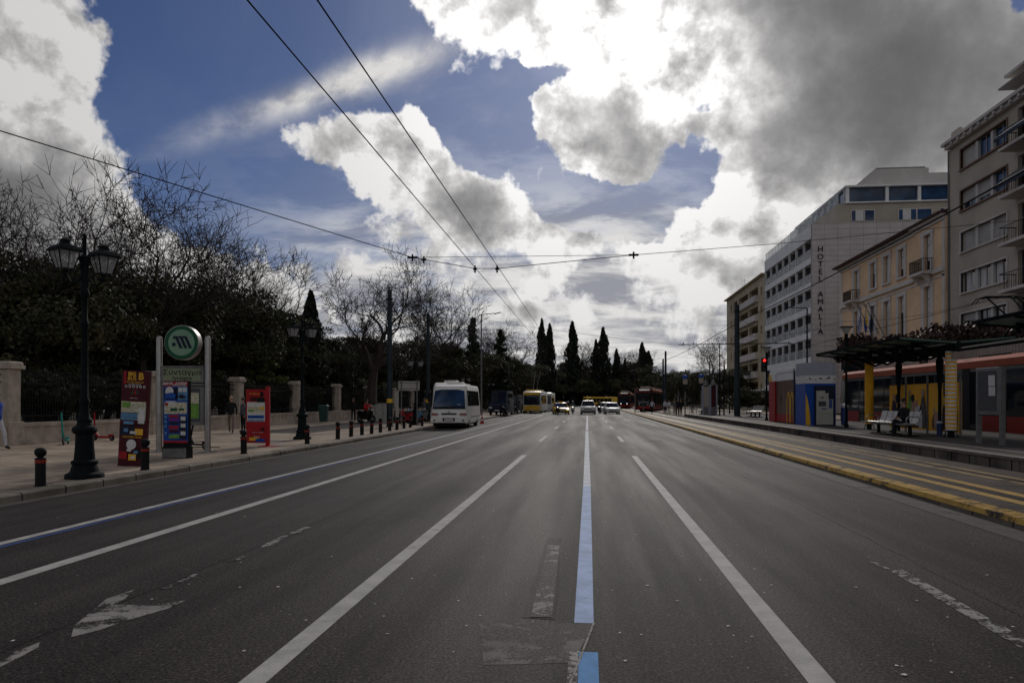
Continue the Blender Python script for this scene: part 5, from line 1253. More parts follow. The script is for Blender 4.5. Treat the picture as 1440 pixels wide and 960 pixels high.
# ---- red stand
p = at(362, 24.1); d3 = empty('advertising_stand', (p.x, p.y, SZ), R(8), 'red advertising stand with a map panel on one red post', 'advertising stand')
b = MB(); b.box(-.36, .27, -.03, .03, .12, 1.86); pn = b.build('panel', M['red'], d3)
b = MB(); b.box(.275, .40, -.05, .05, .02, 1.96); b.build('post', M['red'], d3)
b = MB(); b.lathe([(.34, 0), (.34, .015), (.3, .02), (.05, .05)], (.34, 0, 0), 20, sy=.6); b.build('foot', M['red'], d3)
q = [(-.35, .26, .13, 1.85, 8), (-.32, .25, .82, 1.45, 0), (-.30, .22, 1.12, 1.3, 3), (-.27, -.1, 1.14, 1.2, 1), (.1, .22, 1.2, 1.3, 4), (-.3, .22, .92, 1.02, 2), (-.3, .22, .83, .88, 6), (.0, .24, 1.44, 1.6, 5), (-.22, 0, 1.48, 1.62, 7), (.1, .2, 1.62, 1.78, 5), (.12, .24, .5, .62, 7), (-.25, .05, .2, .3, 4), (-.05, .25, .16, .26, 2)]
mesh_quads(q, -.031).build('printed_panel', [M['paper'], M['lime'], M['blue'], M['mapprint'], M['gold'], M['black'], M['skyblue'], M['darkred'], M['red']], pn)
lettering('City Sightseeing', .068, M['gold'], pn, (-.05, -.036, 1.72), shear=.2); lettering('Athens', .07, M['paper'], pn, (-.0, -.05, .33)); lettering('hop on - hop off', .05, M['paper'], pn, (.02, -.05, .46))

# ---- green masts
def mast(px_, d, h, r, label, band=False, name='tram_mast', group='tall green overhead wire masts'):
    p = at(px_, d); t = empty(name, (p.x, p.y, SZ if px_ < 800 else PZ), 0, label, 'mast', group)
    b = MB(); b.lathe([(r * 1.25, 0), (r * 1.25, .06), (r * 1.02, .08), (r, h * .28), (r * .9, h * .29), (r * .72, h - .02), (.001, h)], n=14); b.build('pole', M['mast'], t, smooth=True)
    if band: b = MB(); b.lathe([(r * 1.01, 1.38), (r * 1.05, 1.40), (r * 1.05, 1.60), (r * 1.01, 1.62)], n=14, cap=False); b.build('yellow_band', M['yellow'], t)
    b = MB(); b.lathe([(r * .78, h - .6), (r * .86, h - .58), (r * .86, h - .5), (r * .78, h - .48)], n=12, cap=False); b.build('clamp', M['iron'], t)
    return t
mast(548, 43, 7.95, .175, 'nearer green mast with a yellow band beyond the bollards', True)
mast(602, 54, 7.9, .165, 'farther green mast just left of the white minibus', True)
mast(936, 100, 8.0, .18, 'far mast right of the near red tram')
mast(932.5, 118, 8.0, .18, 'farthest mast close behind the one by the red trams')
mr = mast(1036.5, 59, 8.9, .245, 'thick dark mast with a crossarm on the right platform')
b = MB(); b.tube((-4.6, 0, 5.75), (4.2, 0, 5.80), .035, n=6); b.tube((0, 0, 7.9), (-2.6, 0, 5.80), .012, n=4); b.tube((0, 0, 7.9), (3.2, 0, 5.82), .012, n=4)
for x in (-4.2, -3.4, -1.9, 3.0, 4.0): b.tube((x, 0, 5.72), (x, 0, 5.92), .03, n=6)
b.build('crossarm', M['iron'], mr)
# ---- tall modern lamp post
p = at(677, 76); t = empty('street_light', (p.x, p.y, SZ), 0, 'tall thin modern lamp post with one arm over the road', 'street light')
b = MB(); b.lathe([(.11, 0), (.09, 3), (.06, 10.4), (.001, 10.45)], n=10); b.build('pole', M['greymetal'], t, smooth=True)
b = MB(); b.tube((0, 0, 10.35), (1.35, 0, 10.5), .035, n=6); b.prism([(1.3, 10.44), (2.0, 10.62), (2.05, 10.56), (1.35, 10.38)], .24, axis='y', o=(0, -.12, 0)); b.build('lamp_arm', M['greymetal'], t)
# ---- road sign seen from behind
pL = at(563, 44.5); pR = at(586, 44.5); mid = (pL + pR) / 2
t = empty('road_sign', (mid.x, mid.y, SZ), .12, 'wide pale road sign seen from behind on two posts', 'road sign')
b = MB(); b.box(-.62, .66, .0, .04, 2.12, 2.68); b.build('board', M['machine'], t)
b = MB(); b.box(-.60, .64, -.02, -.001, 2.2, 2.24); b.box(-.60, .64, -.02, -.001, 2.56, 2.6); b.build('bracket', M['greymetal'], t)
for x in (-.42, .52): b = MB(); b.tube((x, -.06, 0), (x, -.06, 2.75), .035, n=8); b.build('post', M['greymetal'], t)
p = at(558.5, 46); t = empty('sign_post', (p.x, p.y, SZ), 0, 'pale square post just right of the nearer green mast', 'post'); b = MB(); b.box(-.08, .08, -.08, .08, 0, 2.1); b.box(-.09, .09, -.09, .09, 2.1, 2.14); b.build('post', M['machine'], t)
# ---- bins and boxes
p = at(455, 49.5); t = empty('litter_bin', (p.x, p.y, SZ), .1, 'dark green wheeled bin against the park wall', 'bin')
b = MB(); b.loft([[Vector((sx * w_, sy * w_ * .8, z)) for sx, sy in ((-1, -1), (1, -1), (1, 1), (-1, 1))] for w_, z in ((.24, .1), (.29, 1.1))]); b.build('body', M['teal_dark'], t, bevel=.02)
b = MB(); b.loft([[Vector((sx * w_, sy * w_ * .82, z)) for sx, sy in ((-1, -1), (1, -1), (1, 1), (-1, 1))] for w_, z in ((.32, 1.11), (.32, 1.16), (.24, 1.24))]); b.build('lid', M['teal_dark'], t)
for px_, lab in ((528.5, 'small pale stone box left of the taller utility box'), (539.5, 'pale utility box beside the nearer green mast')):
    p = at(px_, 54); t = empty('utility_box', (p.x, p.y, SZ), 0, lab, 'utility box'); h = 1.25 if px_ > 535 else 1.15
    b = MB(); b.box(-.36, .36, -.2, .2, .08, h); b.box(-.4, .4, -.24, .24, 0, .079); b.build('cabinet', M['machine'], t); b = MB(); b.box(-.4, .4, -.24, .24, h + .001, h + .07); b.build('cap', M['machine'], t); b = MB(); b.box(-.01, .01, -.205, -.201, .12, h - .05); b.box(.05, .1, -.215, -.201, .6, .68); b.build('door_handle', M['iron'], t)
# ---- traffic cone
p = at(678, 53); t = empty('traffic_cone', (p.x, p.y, 0), 0, 'orange and white traffic cone behind the white minibus', 'cone')
b = MB(); b.box(-.19, .19, -.19, .19, 0, .04); b.build('foot', M['red'], t)
b = MB(); zs = [.041, .2, .34, .48, .60, .75]; rs_ = [.15, .12, .094, .07, .052, .028]
for k in range(5): b.lathe([(rs_[k], zs[k]), (rs_[k + 1], zs[k + 1])], n=14, m=k % 2, cap=(k == 4))
b.build('cone', [M['red'], M['paper']], t, smooth=True)

# ---- push scooters
def kick_scooter(px_, d, rz, col, label, lean=6, seat=False):
    p = at(px_, d); t = empty('kick_scooter', (p.x, p.y, SZ), rz, label, 'kick scooter', 'shared kick scooters on the sidewalk'); t.rotation_euler = (R(lean), 0, rz)
    for x in (-.42, .45):
        b = MB(); n = 16
        rg = lambda r, y: [Vector((x + r * math.cos(6.283 * k / n), y, .12 + r * math.sin(6.283 * k / n))) for k in range(n)]
        b.loft([rg(.09, -.028), rg(.12, -.02), rg(.12, .02), rg(.09, .028)]); wl = b.build('wheel', M['rubber'], t, smooth=True)
        b = MB(); b.loft([rg(.05, -.032), rg(.05, .032)]); b.build('hub', M['greymetal'], wl)
    b = MB(); b.box(-.34, .26, -.075, .075, .11, .17); b.box(-.5, -.3, -.05, .05, .17, .25); b.build('deck', M[col], t, bevel=.02)
    b = MB(); b.tube((.26, 0, .16), (.42, 0, .36), .045, n=8); b.tube((.42, 0, .30), (.30, 0, 1.1), .03, n=8); b.build('stem', M[col], t)
    b = MB(); b.tube((.30, -.24, 1.12), (.30, .24, 1.12), .018, n=8); b.tube((.30, 0, 1.05), (.30, 0, 1.14), .03, n=6); b.box(.26, .36, -.04, .04, 1.12, 1.17); b.build('handlebar', M['black'], t)
    return t
kick_scooter(93, 25.3, R(-62), 'teal', 'teal kick scooter parked against the park wall', 5)
kick_scooter(146, 27.8, R(10), 'red', 'red kick scooter parked by the wall left of the maroon banner', -8).rotation_euler = (R(-8), 0, R(165))
kick_scooter(277, 22.9, R(150), 'black', 'black kick scooter leaning behind the station sign', 6)

# ---- people on the park side
p = at(325, 34.4); person((p.x, p.y, SZ), R(20), 'bald man in black jumper and tan trousers walking on the sidewalk', 'walk', 1.7, 'cloth_black', 'cloth_tan', hair=None)
p = at(342, 35.5); person((p.x, p.y, SZ), R(-30), 'dark dressed figure half hidden behind the red stand', 'stand', 1.62, 'cloth_grey', 'cloth_black')
p = at(-5, 22.6); person((p.x, p.y, SZ), R(80), 'figure in blue jacket and pale trousers cut by the left edge', 'walk', 1.75, 'cloth_blue', 'cloth_pale')

# ---- mopeds
def moped(loc, rz, col, label, group, lit=False):
    t = empty('motor_scooter', loc, rz, label, 'motor scooter', group)   # heads towards -Y
    for y in (-.62, .62):
        b = MB(); n = 18
        rg = lambda r, x: [Vector((x, y + r * math.cos(6.283 * k / n), .27 + r * math.sin(6.283 * k / n))) for k in range(n)]
        b.loft([rg(.20, -.055), rg(.27, -.035), rg(.27, .035), rg(.20, .055)]); wl = b.build('wheel', M['rubber'], t, smooth=True)
        b = MB(); b.loft([rg(.13, -.058), rg(.13, .058)]); b.build('hub', M['greymetal'], wl)
    b = MB()
    sec = lambda y, w, z0, z1: [Vector((sx * w, y, z)) for sx, z in ((-1, z0), (1, z0), (1, (z0 + z1) / 2), (.7, z1), (-.7, z1), (-1, (z0 + z1) / 2))]
    b.loft([sec(-.52, .05, .55, .98), sec(-.46, .19, .36, .98), sec(-.36, .20, .28, .62), sec(-.22, .17, .24, .36), sec(.05, .17, .24, .36), sec(.12, .18, .26, .68), sec(.4, .19, .38, .74), sec(.78, .12, .55, .78), sec(.86, .03, .62, .76)])
    b.build('bodywork', M[col], t, smooth=True)
    b = MB(); b.loft([sec(.06, .12, .70, .78), sec(.3, .15, .74, .82), sec(.72, .12, .78, .86), sec(.8, .06, .8, .85)]); b.build('saddle', M['black'], t, smooth=True)
    b = MB(); b.tube((0, -.58, .3), (0, -.42, 1.0), .035, n=8); b.tube((-.33, -.36, 1.06), (.33, -.36, 1.06), .022, n=8); b.tube((0, -.42, .95), (0, -.37, 1.07), .06, n=8)
    for s in (-1, 1): b.tube((s * .24, -.38, 1.06), (s * .34, -.40, 1.24), .008, n=4)
    b.build('handlebar', M['black'], t)
    for s in (-1, 1): b = MB(); b.box(s * .34 - .06, s * .34 + .06, -.41, -.39, 1.2, 1.29); b.build('mirror', M['black'], t)
    b = MB(); rgz = lambda r, y: [Vector((r * math.cos(6.283 * k / 12), y, .90 + r * math.sin(6.283 * k / 12))) for k in range(12)]
    b.loft([rgz(.075, -.50), rgz(.08, -.545), rgz(.05, -.56)]); b.build('headlight', M['headon'] if lit else M['lightoff'], t, smooth=True)
    return t
GM = 'motor scooters parked on the sidewalk'
p = at(515, 50); moped((p.x, p.y, .129), R(60), 'black', 'dark motor scooter under the rider in the red jacket', None)
p = at(514, 50); person((p.x, p.y, .40), R(60), 'rider in a bright red jacket seated on a motor scooter', 'ride', 1.72, 'cloth_red', 'cloth_black', coat=True)
p = at(497, 52); person((p.x, p.y, SZ), R(10), 'dark figure standing left of the red jacketed rider', 'stand', 1.7, 'cloth_black', 'cloth_black')
ms_ = [(572, 49, 'red', 'red motor scooter parked under the road sign'), (582, 50, 'skyblue', 'blue motor scooter parked right of the road sign'), (563, 51, 'black', 'black motor scooter parked left of the road sign'), (592, 52, 'greymetal', 'grey motor scooter parked by the farther green mast'), (524, 55, 'greymetal', 'grey motor scooter behind the red jacketed rider'), (604, 56, 'cloth_pale', 'pale motor scooter parked just left of the minibus')]
for px_, d, c, lab in ms_:
    p = at(px_, d); moped((p.x, p.y, .129), R(rng.uniform(-30, 30)), c, lab, GM)
p = at(597, 60); person((p.x, p.y, SZ), R(0), 'person standing by the parked scooters near the minibus', 'stand', 1.7, 'cloth_grey', 'cloth_pale')

# ================================================================ vehicles (each heads towards -Y, towards the camera)
def wheel(t, x, y, r, w, n=20):
    b = MB(); rg = lambda rr, xx: [Vector((xx, y + rr * math.cos(6.283 * k / n), r + rr * math.sin(6.283 * k / n))) for k in range(n)]
    b.loft([rg(r * .80, x - w / 2), rg(r, x - w / 2 + .03), rg(r, x + w / 2 - .03), rg(r * .80, x + w / 2)]); o = b.build('wheel', M['rubber'], t, smooth=True)
    s = 1 if x > 0 else -1; b = MB(); b.loft([rg(r * .62, x + s * (w / 2 - .03)), rg(r * .58, x + s * (w / 2 + .008)), rg(r * .2, x + s * (w / 2 + .012))]); b.build('rim', M['steel'], o, smooth=True)
def plate(t, y, z, w=.52, name='number_plate'):
    b = MB(); b.box(-w / 2, w / 2, y - .012, y, z - .055, z + .055); o = b.build(name, M['paper'], t); return o
def car(loc, rz, label, col, W=1.78, Lc=4.2, H=1.45, suv=False, group='cars stopped across the avenue', lit=False, taxi=False):
    t = empty('car', loc, rz, label, 'car', group); h = H; hw = W / 2
    belt = h * (.60 if not suv else .58); hood = h * (.57 if not suv else .60); g0 = .22 if not suv else .30
    # stations: y, low, shoulder height, half width at sill / shoulder
    def sec(y, zl, zs, wl, ws, zt=None, wt=None):
        zt = zs if zt is None else zt; wt = ws * .9 if wt is None else wt
        return [Vector((-wl, y, zl)), Vector((-ws, y, zl + (zs - zl) * .4)), Vector((-ws, y, zs * .93)), Vector((-wt, y, zt)), Vector((wt, y, zt)), Vector((ws, y, zs * .93)), Vector((ws, y, zl + (zs - zl) * .4)), Vector((wl, y, zl))]
    f, r = -Lc / 2, Lc / 2
    b = MB(); b.loft([sec(f, g0 + .12, h * .40, hw * .78, hw * .82), sec(f + .05, g0, h * .48, hw * .86, hw * .92), sec(f + .35, g0, hood * .97, hw * .94, hw), sec(f + 1.15, g0, hood + .04, hw * .95, hw), sec(r - .7, g0, belt + .03, hw * .95, hw), sec(r - .1, g0 + .02, belt, hw * .9, hw * .95), sec(r, g0 + .15, belt * .9, hw * .8, hw * .86)])
    body = b.build('body', M[col], t, smooth=True)
    def cab(y, z, w): return [Vector((-w, y, z)), Vector((w, y, z))]
    y0, y1, y2, y3 = f + (1.0 if not suv else .95), f + (1.75 if not suv else 1.4), r - (.75 if not suv else .35), r - (.25 if not suv else .12)
    wb, wt = hw * .88, hw * .70
    b = MB(); b.loft([[Vector((-wb, y0, belt)), Vector((wb, y0, belt)), Vector((wb, y3, belt)), Vector((-wb, y3, belt))], [Vector((-wt, y1, h - .06)), Vector((wt, y1, h - .06)), Vector((wt, y2, h - .06)), Vector((-wt, y2, h - .06))]])
    b.build('windows', M['glass'], t)
    b = MB(); b.loft([[Vector((-wt - .02, y1 - .03, h - .062)), Vector((wt + .02, y1 - .03, h - .062)), Vector((wt + .02, y2 + .05, h - .062)), Vector((-wt - .02, y2 + .05, h - .062))], [Vector((-wt * .9, y1 + .15, h)), Vector((wt * .9, y1 + .15, h)), Vector((wt * .9, y2 - .1, h)), Vector((-wt * .9, y2 - .1, h))]])
    for s in (-1, 1):
        b.tube((s * (wb + .0), y0 - .01, belt), (s * (wt + .0), y1 - .01, h - .05), .03, n=5); b.tube((s * wb, y3, belt), (s * wt, y2, h - .05), .045, n=5); b.tube((s * (wb + .005), (y0 + y3) / 2 + .1, belt), (s * (wt + .01), (y0 + y3) / 2 + .1, h - .05), .03, n=5)
    b.build('roof', M[col], t, smooth=True)
    b = MB(); b.box(-hw * .5, hw * .5, f - .012, f + .08, h * .36, h * .42); b.box(-hw * .62, hw * .62, f - .018, f + .08, g0 + .05, g0 + .15); b.build('grille', M['black'], t)
    for s in (-1, 1):
        b = MB(); b.loft([[Vector((s * hw * a, f + yy, z)) for a, z in ((.55, h * .385), (.9, h * .40), (.92, h * .47), (.56, h * .455))] for yy in (.0, .12)]); b.build('headlight', M['headon'] if lit else M['lightoff'], t)
        b = MB(); b.box(min(s * hw * 1.0, s * (hw + .17)), max(s * hw * 1.0, s * (hw + .17)), y0 + .25, y0 + .35, belt - .02, belt + .13); b.build('mirror', M['black'] if suv else M[col], t)
        for y in (f + .78, r - .75): wheel(t, s * (hw - .10), y, .31 if not suv else .36, .2)
    plate(t, f - .02, h * .31)
    b = MB(); b.box(-hw * .8, hw * .8, f + .3, r - .3, .16, .25); b.build('underbody', M['black'], t)
    if taxi: b = MB(); b.box(-.22, .22, y1 + .3, y1 + .45, h + .001, h + .13); b.build('roof_sign', M['yellow'], t)
    if suv: b = MB(); b.box(-hw * .95, hw * .95, f - .10, f - .0, g0 + .05, g0 + .22); b.build('bumper', M['greymetal'], t)
    return t
def G0(px_, d, z=0): p = at(px_, d); return (p.x, p.y, z)
car(G0(788.5, 92), R(8), 'yellow taxi standing at the left of the stopped cars', 'yellow', 1.8, 4.4, 1.45, lit=True, taxi=True)
car(G0(827, 91), R(0), 'silver white off-roader facing the camera in the middle lane', 'white', 1.85, 4.6, 1.72, suv=True)
car(G0(860, 93), R(4), 'white hatchback at the right of the stopped cars', 'white', 1.82, 3.9, 1.46)
car(G0(852, 104), R(3), 'white saloon partly hidden behind the white hatchback', 'white', 1.78, 4.3, 1.48)
moped(G0(805.5, 92), 0, 'white', 'white motor scooter ridden between the taxi and the off-roader', 'motor scooters in the traffic', True)
person(G0(805.5, 92, .26), 0, 'helmeted rider on the white motor scooter in traffic', 'ride', 1.75, 'cloth_grey', 'cloth_black', coat=True, helmet='greymetal')
moped(G0(784.5, 89), 0, 'black', 'black motor scooter in front of the yellow taxi', 'motor scooters in the traffic', True)
person(G0(784.5, 89, .26), 0, 'rider in blue jacket on the scooter before the taxi', 'ride', 1.75, 'cloth_blue', 'cloth_black', coat=True, helmet='navy')
moped(G0(842.5, 98), 0, 'black', 'dark motor scooter between the off-roader and the white hatchback', 'motor scooters in the traffic', True)
person(G0(842.5, 98, .26), 0, 'dark helmeted rider between the two white cars', 'ride', 1.75, 'cloth_black', 'cloth_black', coat=True, helmet='black')
moped(G0(799, 104), 0, 'black', 'dark motor scooter behind the taxi', 'motor scooters in the traffic')
person(G0(799, 104, .26), 0, 'rider on the dark scooter behind the taxi', 'ride', 1.75, 'cloth_black', 'cloth_black', coat=True, helmet='cloth_pale')

def bus(loc, rz, label, cols, W=2.45, Lb=11.8, H=3.15, name='bus', cat='bus', band=None, poles=False, lights='lightoff', sign=None, group=None):
    """box-bodied bus with raked rounded nose; cols = (body, front skirt/roof colour)"""
    t = empty(name, loc, rz, label, cat, group); hw = W / 2; f = 0.0
    def sec(y, z0, z1, w, rr=.16): return [Vector((x, y, z)) for x, z in ((-w, z0), (-w, z1 - rr), (-w + rr * .35, z1 - rr * .3), (-w + rr * 1.3, z1), (w - rr * 1.3, z1), (w - rr * .35, z1 - rr * .3), (w, z1 - rr), (w, z0))]
    b = MB(); b.loft([sec(f + .03, .32, H - .30, hw - .10), sec(f + .12, .30, H - .12, hw - .03), sec(f + .45, .30, H, hw), sec(Lb - .2, .30, H, hw), sec(Lb, .35, H - .1, hw - .08)]); b.build('body', M[cols[0]], t, smooth=True)
    b = MB(); b.loft([[Vector((-hw + .13, f - .01, 1.12)), Vector((hw - .13, f - .01, 1.12)), Vector((hw - .15, f + .01, H - .52)), Vector((-hw + .15, f + .01, H - .52))], [Vector((-hw + .10, f + .10, 1.12)), Vector((hw - .10, f + .10, 1.12)), Vector((hw - .13, f + .12, H - .52)), Vector((-hw + .13, f + .12, H - .52))]]); ws = b.build('windscreen', M['glass'], t)
    b = MB(); b.box(-.5, .02, f - .03, f - .012, 1.16, 1.19); b.tube((-.45, f - .03, 1.16), (.1, f - .03, 1.30), .012, n=4); b.tube((.2, f - .03, 1.16), (.8, f - .03, 1.3), .012, n=4); b.build('wipers', M['black'], ws)
    b = MB(); b.box(-hw + .12, hw - .12, f - .025, f + .1, H - .50, H - .18); hd = b.build('destination_panel', M[cols[1]], t)
    if sign: lettering(sign, .2, M['gold'], hd, (0, f - .03, H - .34), ext=.003)
    b = MB(); b.loft([[Vector((-hw + .04, f - .04, .34)), Vector((hw - .04, f - .04, .34)), Vector((hw - .06, f - .05, .92)), Vector((.35, f - .05, 1.05)), Vector((-.35, f - .05, 1.05)), Vector((-hw + .06, f - .05, .92))], [Vector((-hw + .02, f + .14, .34)), Vector((hw - .02, f + .14, .34)), Vector((hw - .03, f + .14, .92)), Vector((.35, f + .14, 1.05)), Vector((-.35, f + .14, 1.05)), Vector((-hw + .03, f + .14, .92))]]); b.build('bumper', M[cols[1]], t)
    for s in (-1, 1):
        b = MB(); x0, x1 = sorted((s * (hw - .42), s * (hw - .12))); b.box(x0, x1, f - .065, f - .045, .58, .72); b.build('headlight', M[lights], t)
        b = MB(); x0, x1 = sorted((s * (hw + .02), s * (hw + .22))); b.box(x0, x1, f - .15, f - .10, 1.7, 2.1); b.tube((s * (hw - .05), f + .05, 2.3), (s * (hw + .12), f - .12, 2.1), .02, n=5); b.build('mirror', M['black'], t)
        n = int((Lb - 2.2) / 1.45)
        for k in range(n):
            y = f + .9 + k * 1.45; b = MB(); x0, x1 = sorted((s * (hw - .02), s * (hw + .006))); b.box(x0, x1, y, y + 1.36, 1.25, H - .55); b.build('window', M['glass'], t)
        if band: b = MB(); x0, x1 = sorted((s * (hw - .02), s * (hw + .008))); b.box(x0, x1, f + .5, Lb - .3, .45, .95); b.build('side_band', M[band], t)
        for y in (f + 2.4, Lb - 3.0): wheel(t, s * (hw - .14), y, .46, .28)
    b = MB(); b.box(-.26, .26, f - .063, f - .052, .42, .52); b.build('number_plate', M['paper'], t)
    b = MB(); b.box(-hw + .1, hw - .1, f + .1, Lb - .1, .2, .31); b.build('underbody', M['black'], t)
    if poles:
        b = MB(); b.box(-.9, .9, 1.2, 8.5, H + .001, H + .22); b.build('roof_pod', M[cols[1]], t, bevel=.05)
        for s in (-1, 1): b = MB(); b.tube((s * .25, 4.6, H + .3), (s * .35, 9.2, H + 3.0), .025, n=5); b.box(s * .25 - .1, s * .25 + .1, 4.4, 4.8, H + .22, H + .36); b.build('trolley_pole', M['greymetal'], t)
    return t
bus(G0(748, 99), R(-1), 'yellow and white trolleybus with two roof poles coming up the left lane', ('white', 'yellow'), H=2.95, poles=True, cat='trolleybus', name='trolleybus', lights='lightoff')
bus(G0(765, 118), R(0), 'white coach behind the yellow trolleybus', ('white', 'white'), H=3.0, group=None)
yb = bus(G0(822, 245), R(-62), 'yellow bus crossing the avenue far behind the cars', ('yellow', 'yellow'), H=3.1)

# ---- white minibus, nearest vehicle
def minibus(loc, rz, label, group='minibuses parked at the left kerb'):
    t = empty('minibus', loc, rz, label, 'minibus', group); hw = 1.08; H = 2.62; Lb = 7.0
    def sec(y, z0, z1, w, wt=None, rr=.14):
        wt = w - .12 if wt is None else wt; zm = 1.25
        return [Vector((x, y, z)) for x, z in ((-w + .04, z0), (-w, z0 + .25), (-w, min(zm, z1 - .1)), (-wt, z1 - rr), (-wt + rr * .5, z1 - .02), (wt - rr * .5, z1 - .02), (wt, z1 - rr), (w, min(zm, z1 - .1)), (w, z0 + .25), (w - .04, z0))]
    b = MB(); b.loft([sec(-.02, .36, 1.12, hw - .12, hw - .16), sec(.05, .30, 1.22, hw - .04, hw - .08), sec(.30, .28, 2.30, hw, hw - .12), sec(.42, .28, 2.52, hw, hw - .12), sec(.9, .28, H, hw), sec(Lb - .3, .28, H, hw), sec(Lb, .34, H - .15, hw - .05)])
    b.build('body', M['cream'], t, smooth=True)
    b = MB(); q0 = [Vector((-hw + .12, .0, 1.27)), Vector((hw - .12, .0, 1.27)), Vector((hw - .20, .26, 2.22)), Vector((.5, .285, 2.30)), Vector((-.5, .285, 2.30)), Vector((-hw + .20, .26, 2.22))]
    b.loft([[v + Vector((0, -.02, 0)) for v in q0], [v + Vector((0, .12, 0)) for v in q0]]); ws = b.build('windscreen', M['glass_blue'], t)
    b = MB(); b.loft([[Vector((x, y, z)) for x, z in ((-hw + .1, 1.16), (hw - .1, 1.16), (hw - .14, 1.26), (-hw + .14, 1.26))] for y in (-.045, .04)]); b.build('cowl', M['black'], t)
    b = MB(); b.tube((-.55, -.05, 1.24), (.3, -.0, 1.36), .012, n=4); b.tube((.1, -.05, 1.24), (.75, .0, 1.36), .012, n=4); b.box(.48, .70, .012, .02, 1.34, 1.42, 1); b.build('wipers', [M['black'], M['paper']], ws)
    b = MB(); b.box(-.45, .45, -.055, .05, .82, .90); b.box(-.07, .07, -.06, -.055, .94, .98); b.build('grille', M['black'], t)
    b = MB(); b.loft([[Vector((x, y, z)) for x, z in ((-hw + .02, .34), (hw - .02, .34), (hw - .02, .70), (-hw + .02, .70))] for y in (-.11, .10)]); bp = b.build('bumper', M['cream'], t, bevel=.03)
    b = MB(); b.box(-.36, .36, -.125, -.112, .44, .62); b.build('air_intake', M['black'], bp)
    for s in (-1, 1):
        b = MB(); x0, x1 = sorted((s * (hw - .48), s * (hw - .03))); b.box(x0, x1, -.075, .06, .76, .92); hl = b.build('headlight', M['lightoff'], t)
        b = MB(); x0, x1 = sorted((s * (hw - .40), s * (hw - .05))); b.box(x0, x1, -.083, -.076, .79, .885); b.build('indicator', M['tail'], hl)
        b = MB(); rg = lambda y: [Vector((s * (hw - .22) + .065 * math.cos(6.283 * k / 12), y, .47 + .05 * math.sin(6.283 * k / 12))) for k in range(12)]; b.loft([rg(-.118), rg(-.09)]); b.build('fog_lamp', M['black'], t)
        b = MB(); x0, x1 = sorted((s * (hw + .03), s * (hw + .20))); b.box(x0, x1, .02, .12, 1.55, 1.95); b.tube((s * (hw - .06), .25, 2.1), (s * (hw + .1), .08, 1.9), .018, n=5); b.tube((s * (hw - .02), .25, 1.35), (s * (hw + .1), .08, 1.6), .018, n=5); b.build('mirror', M['black'], t)
        for k, (a, c) in enumerate(((.45, 1.25), (1.35, 2.55), (2.62, 3.8), (3.87, 5.05), (5.12, 6.3))):
            b = MB(); z1 = 2.25; u = s
            pts = [(a, 1.32), (c, 1.32), (c, z1), (a + (.12 if k == 0 else 0), z1)]
            b.loft([[Vector((u * (hw + .006 - .12 * (z - 1.25) / 1.23 + dx), y, z)) for y, z in pts] for dx in (-.05, .004)]); b.build('window', M['glass'], t)
        for y in (1.15, Lb - 1.9): wheel(t, s * (hw - .13), y, .36, .24)
        b = MB(); x0, x1 = sorted((s * (hw - .02), s * (hw + .006))); b.box(x0, x1, 1.6, Lb - .4, .62, .68); b.build('side_stripe', M['greymetal'], t)
    b = MB(); b.box(-.26, .26, -.14, -.127, .47, .58); b.build('number_plate', M['paper'], t)
    b = MB(); b.box(-hw + .1, hw - .1, .15, Lb - .1, .18, .29); b.build('underbody', M['black'], t)
    b = MB(); b.box(-.5, .5, 2.2, 3.4, H + .0, H + .16); b.build('roof_unit', M['cream'], t, bevel=.04)
    return t
pb = G0(631.5, 43.5); mbx = minibus(pb, R(2), 'white minibus with blue tinted windscreen parked at the left kerb')
c = dup(mbx, G0(626, 53.5), R(1), 'second white minibus parked behind the first, mostly hidden', scale=(.95, 1, 1.14))
# dark vans further along
def van(loc, rz, label, col, H=2.3, group='dark vans parked under the far trees'):
    t = empty('van', loc, rz, label, 'van', group); hw = .97
    def sec(y, z0, z1, w, wt): return [Vector((x, y, z)) for x, z in ((-w, z0), (-w, min(1.2, z1 - .05)), (-wt, z1), (wt, z1), (w, min(1.2, z1 - .05)), (w, z0))]
    b = MB(); b.loft([sec(0, .35, 1.0, hw * .9, hw * .85), sec(.12, .28, 1.12, hw, hw * .9), sec(.7, .28, 1.3, hw, hw * .88), sec(1.4, .28, H, hw, hw * .82), sec(5.0, .28, H, hw, hw * .82), sec(5.1, .35, H - .1, hw * .95, hw * .8)]); b.build('body', M[col], t, smooth=True)
    b = MB(); b.loft([[Vector((-hw * .8, .72 + d_, 1.32)), Vector((hw * .8, .72 + d_, 1.32)), Vector((hw * .74, 1.28 + d_, H - .14)), Vector((-hw * .74, 1.28 + d_, H - .14))] for d_ in (-.04, .1)]); b.build('windscreen', M['glass'], t)
    for s in (-1, 1):
        b = MB(); x0, x1 = sorted((s * hw * .55, s * hw * .9)); b.box(x0, x1, -.02, .1, .72, .88); b.build('headlight', M['lightoff'], t)
        for y in (.9, 4.1): wheel(t, s * (hw - .1), y, .33, .22)
        b = MB(); b.loft([[Vector((s * (hw * .96 + dx), y, 1.3)) for y in (1.3, 4.6)] + [Vector((s * (hw * .86 + dx), y, H - .3)) for y in (4.6, 1.6)] for dx in (0, .012)]); b.build('window', M['glass'], t)
        b = MB(); x0, x1 = sorted((s * (hw + .0), s * (hw + .2))); b.box(x0, x1, 1.0, 1.1, 1.25, 1.5); b.build('mirror', M['black'], t)
    b = MB(); b.box(-.26, .26, -.03, -.005, .45, .56); b.build('number_plate', M['paper'], t)
    return t
van(G0(699, 78, 0.13), R(-4), 'dark blue van parked under the trees left of the trolleybus', 'navy', 2.6)
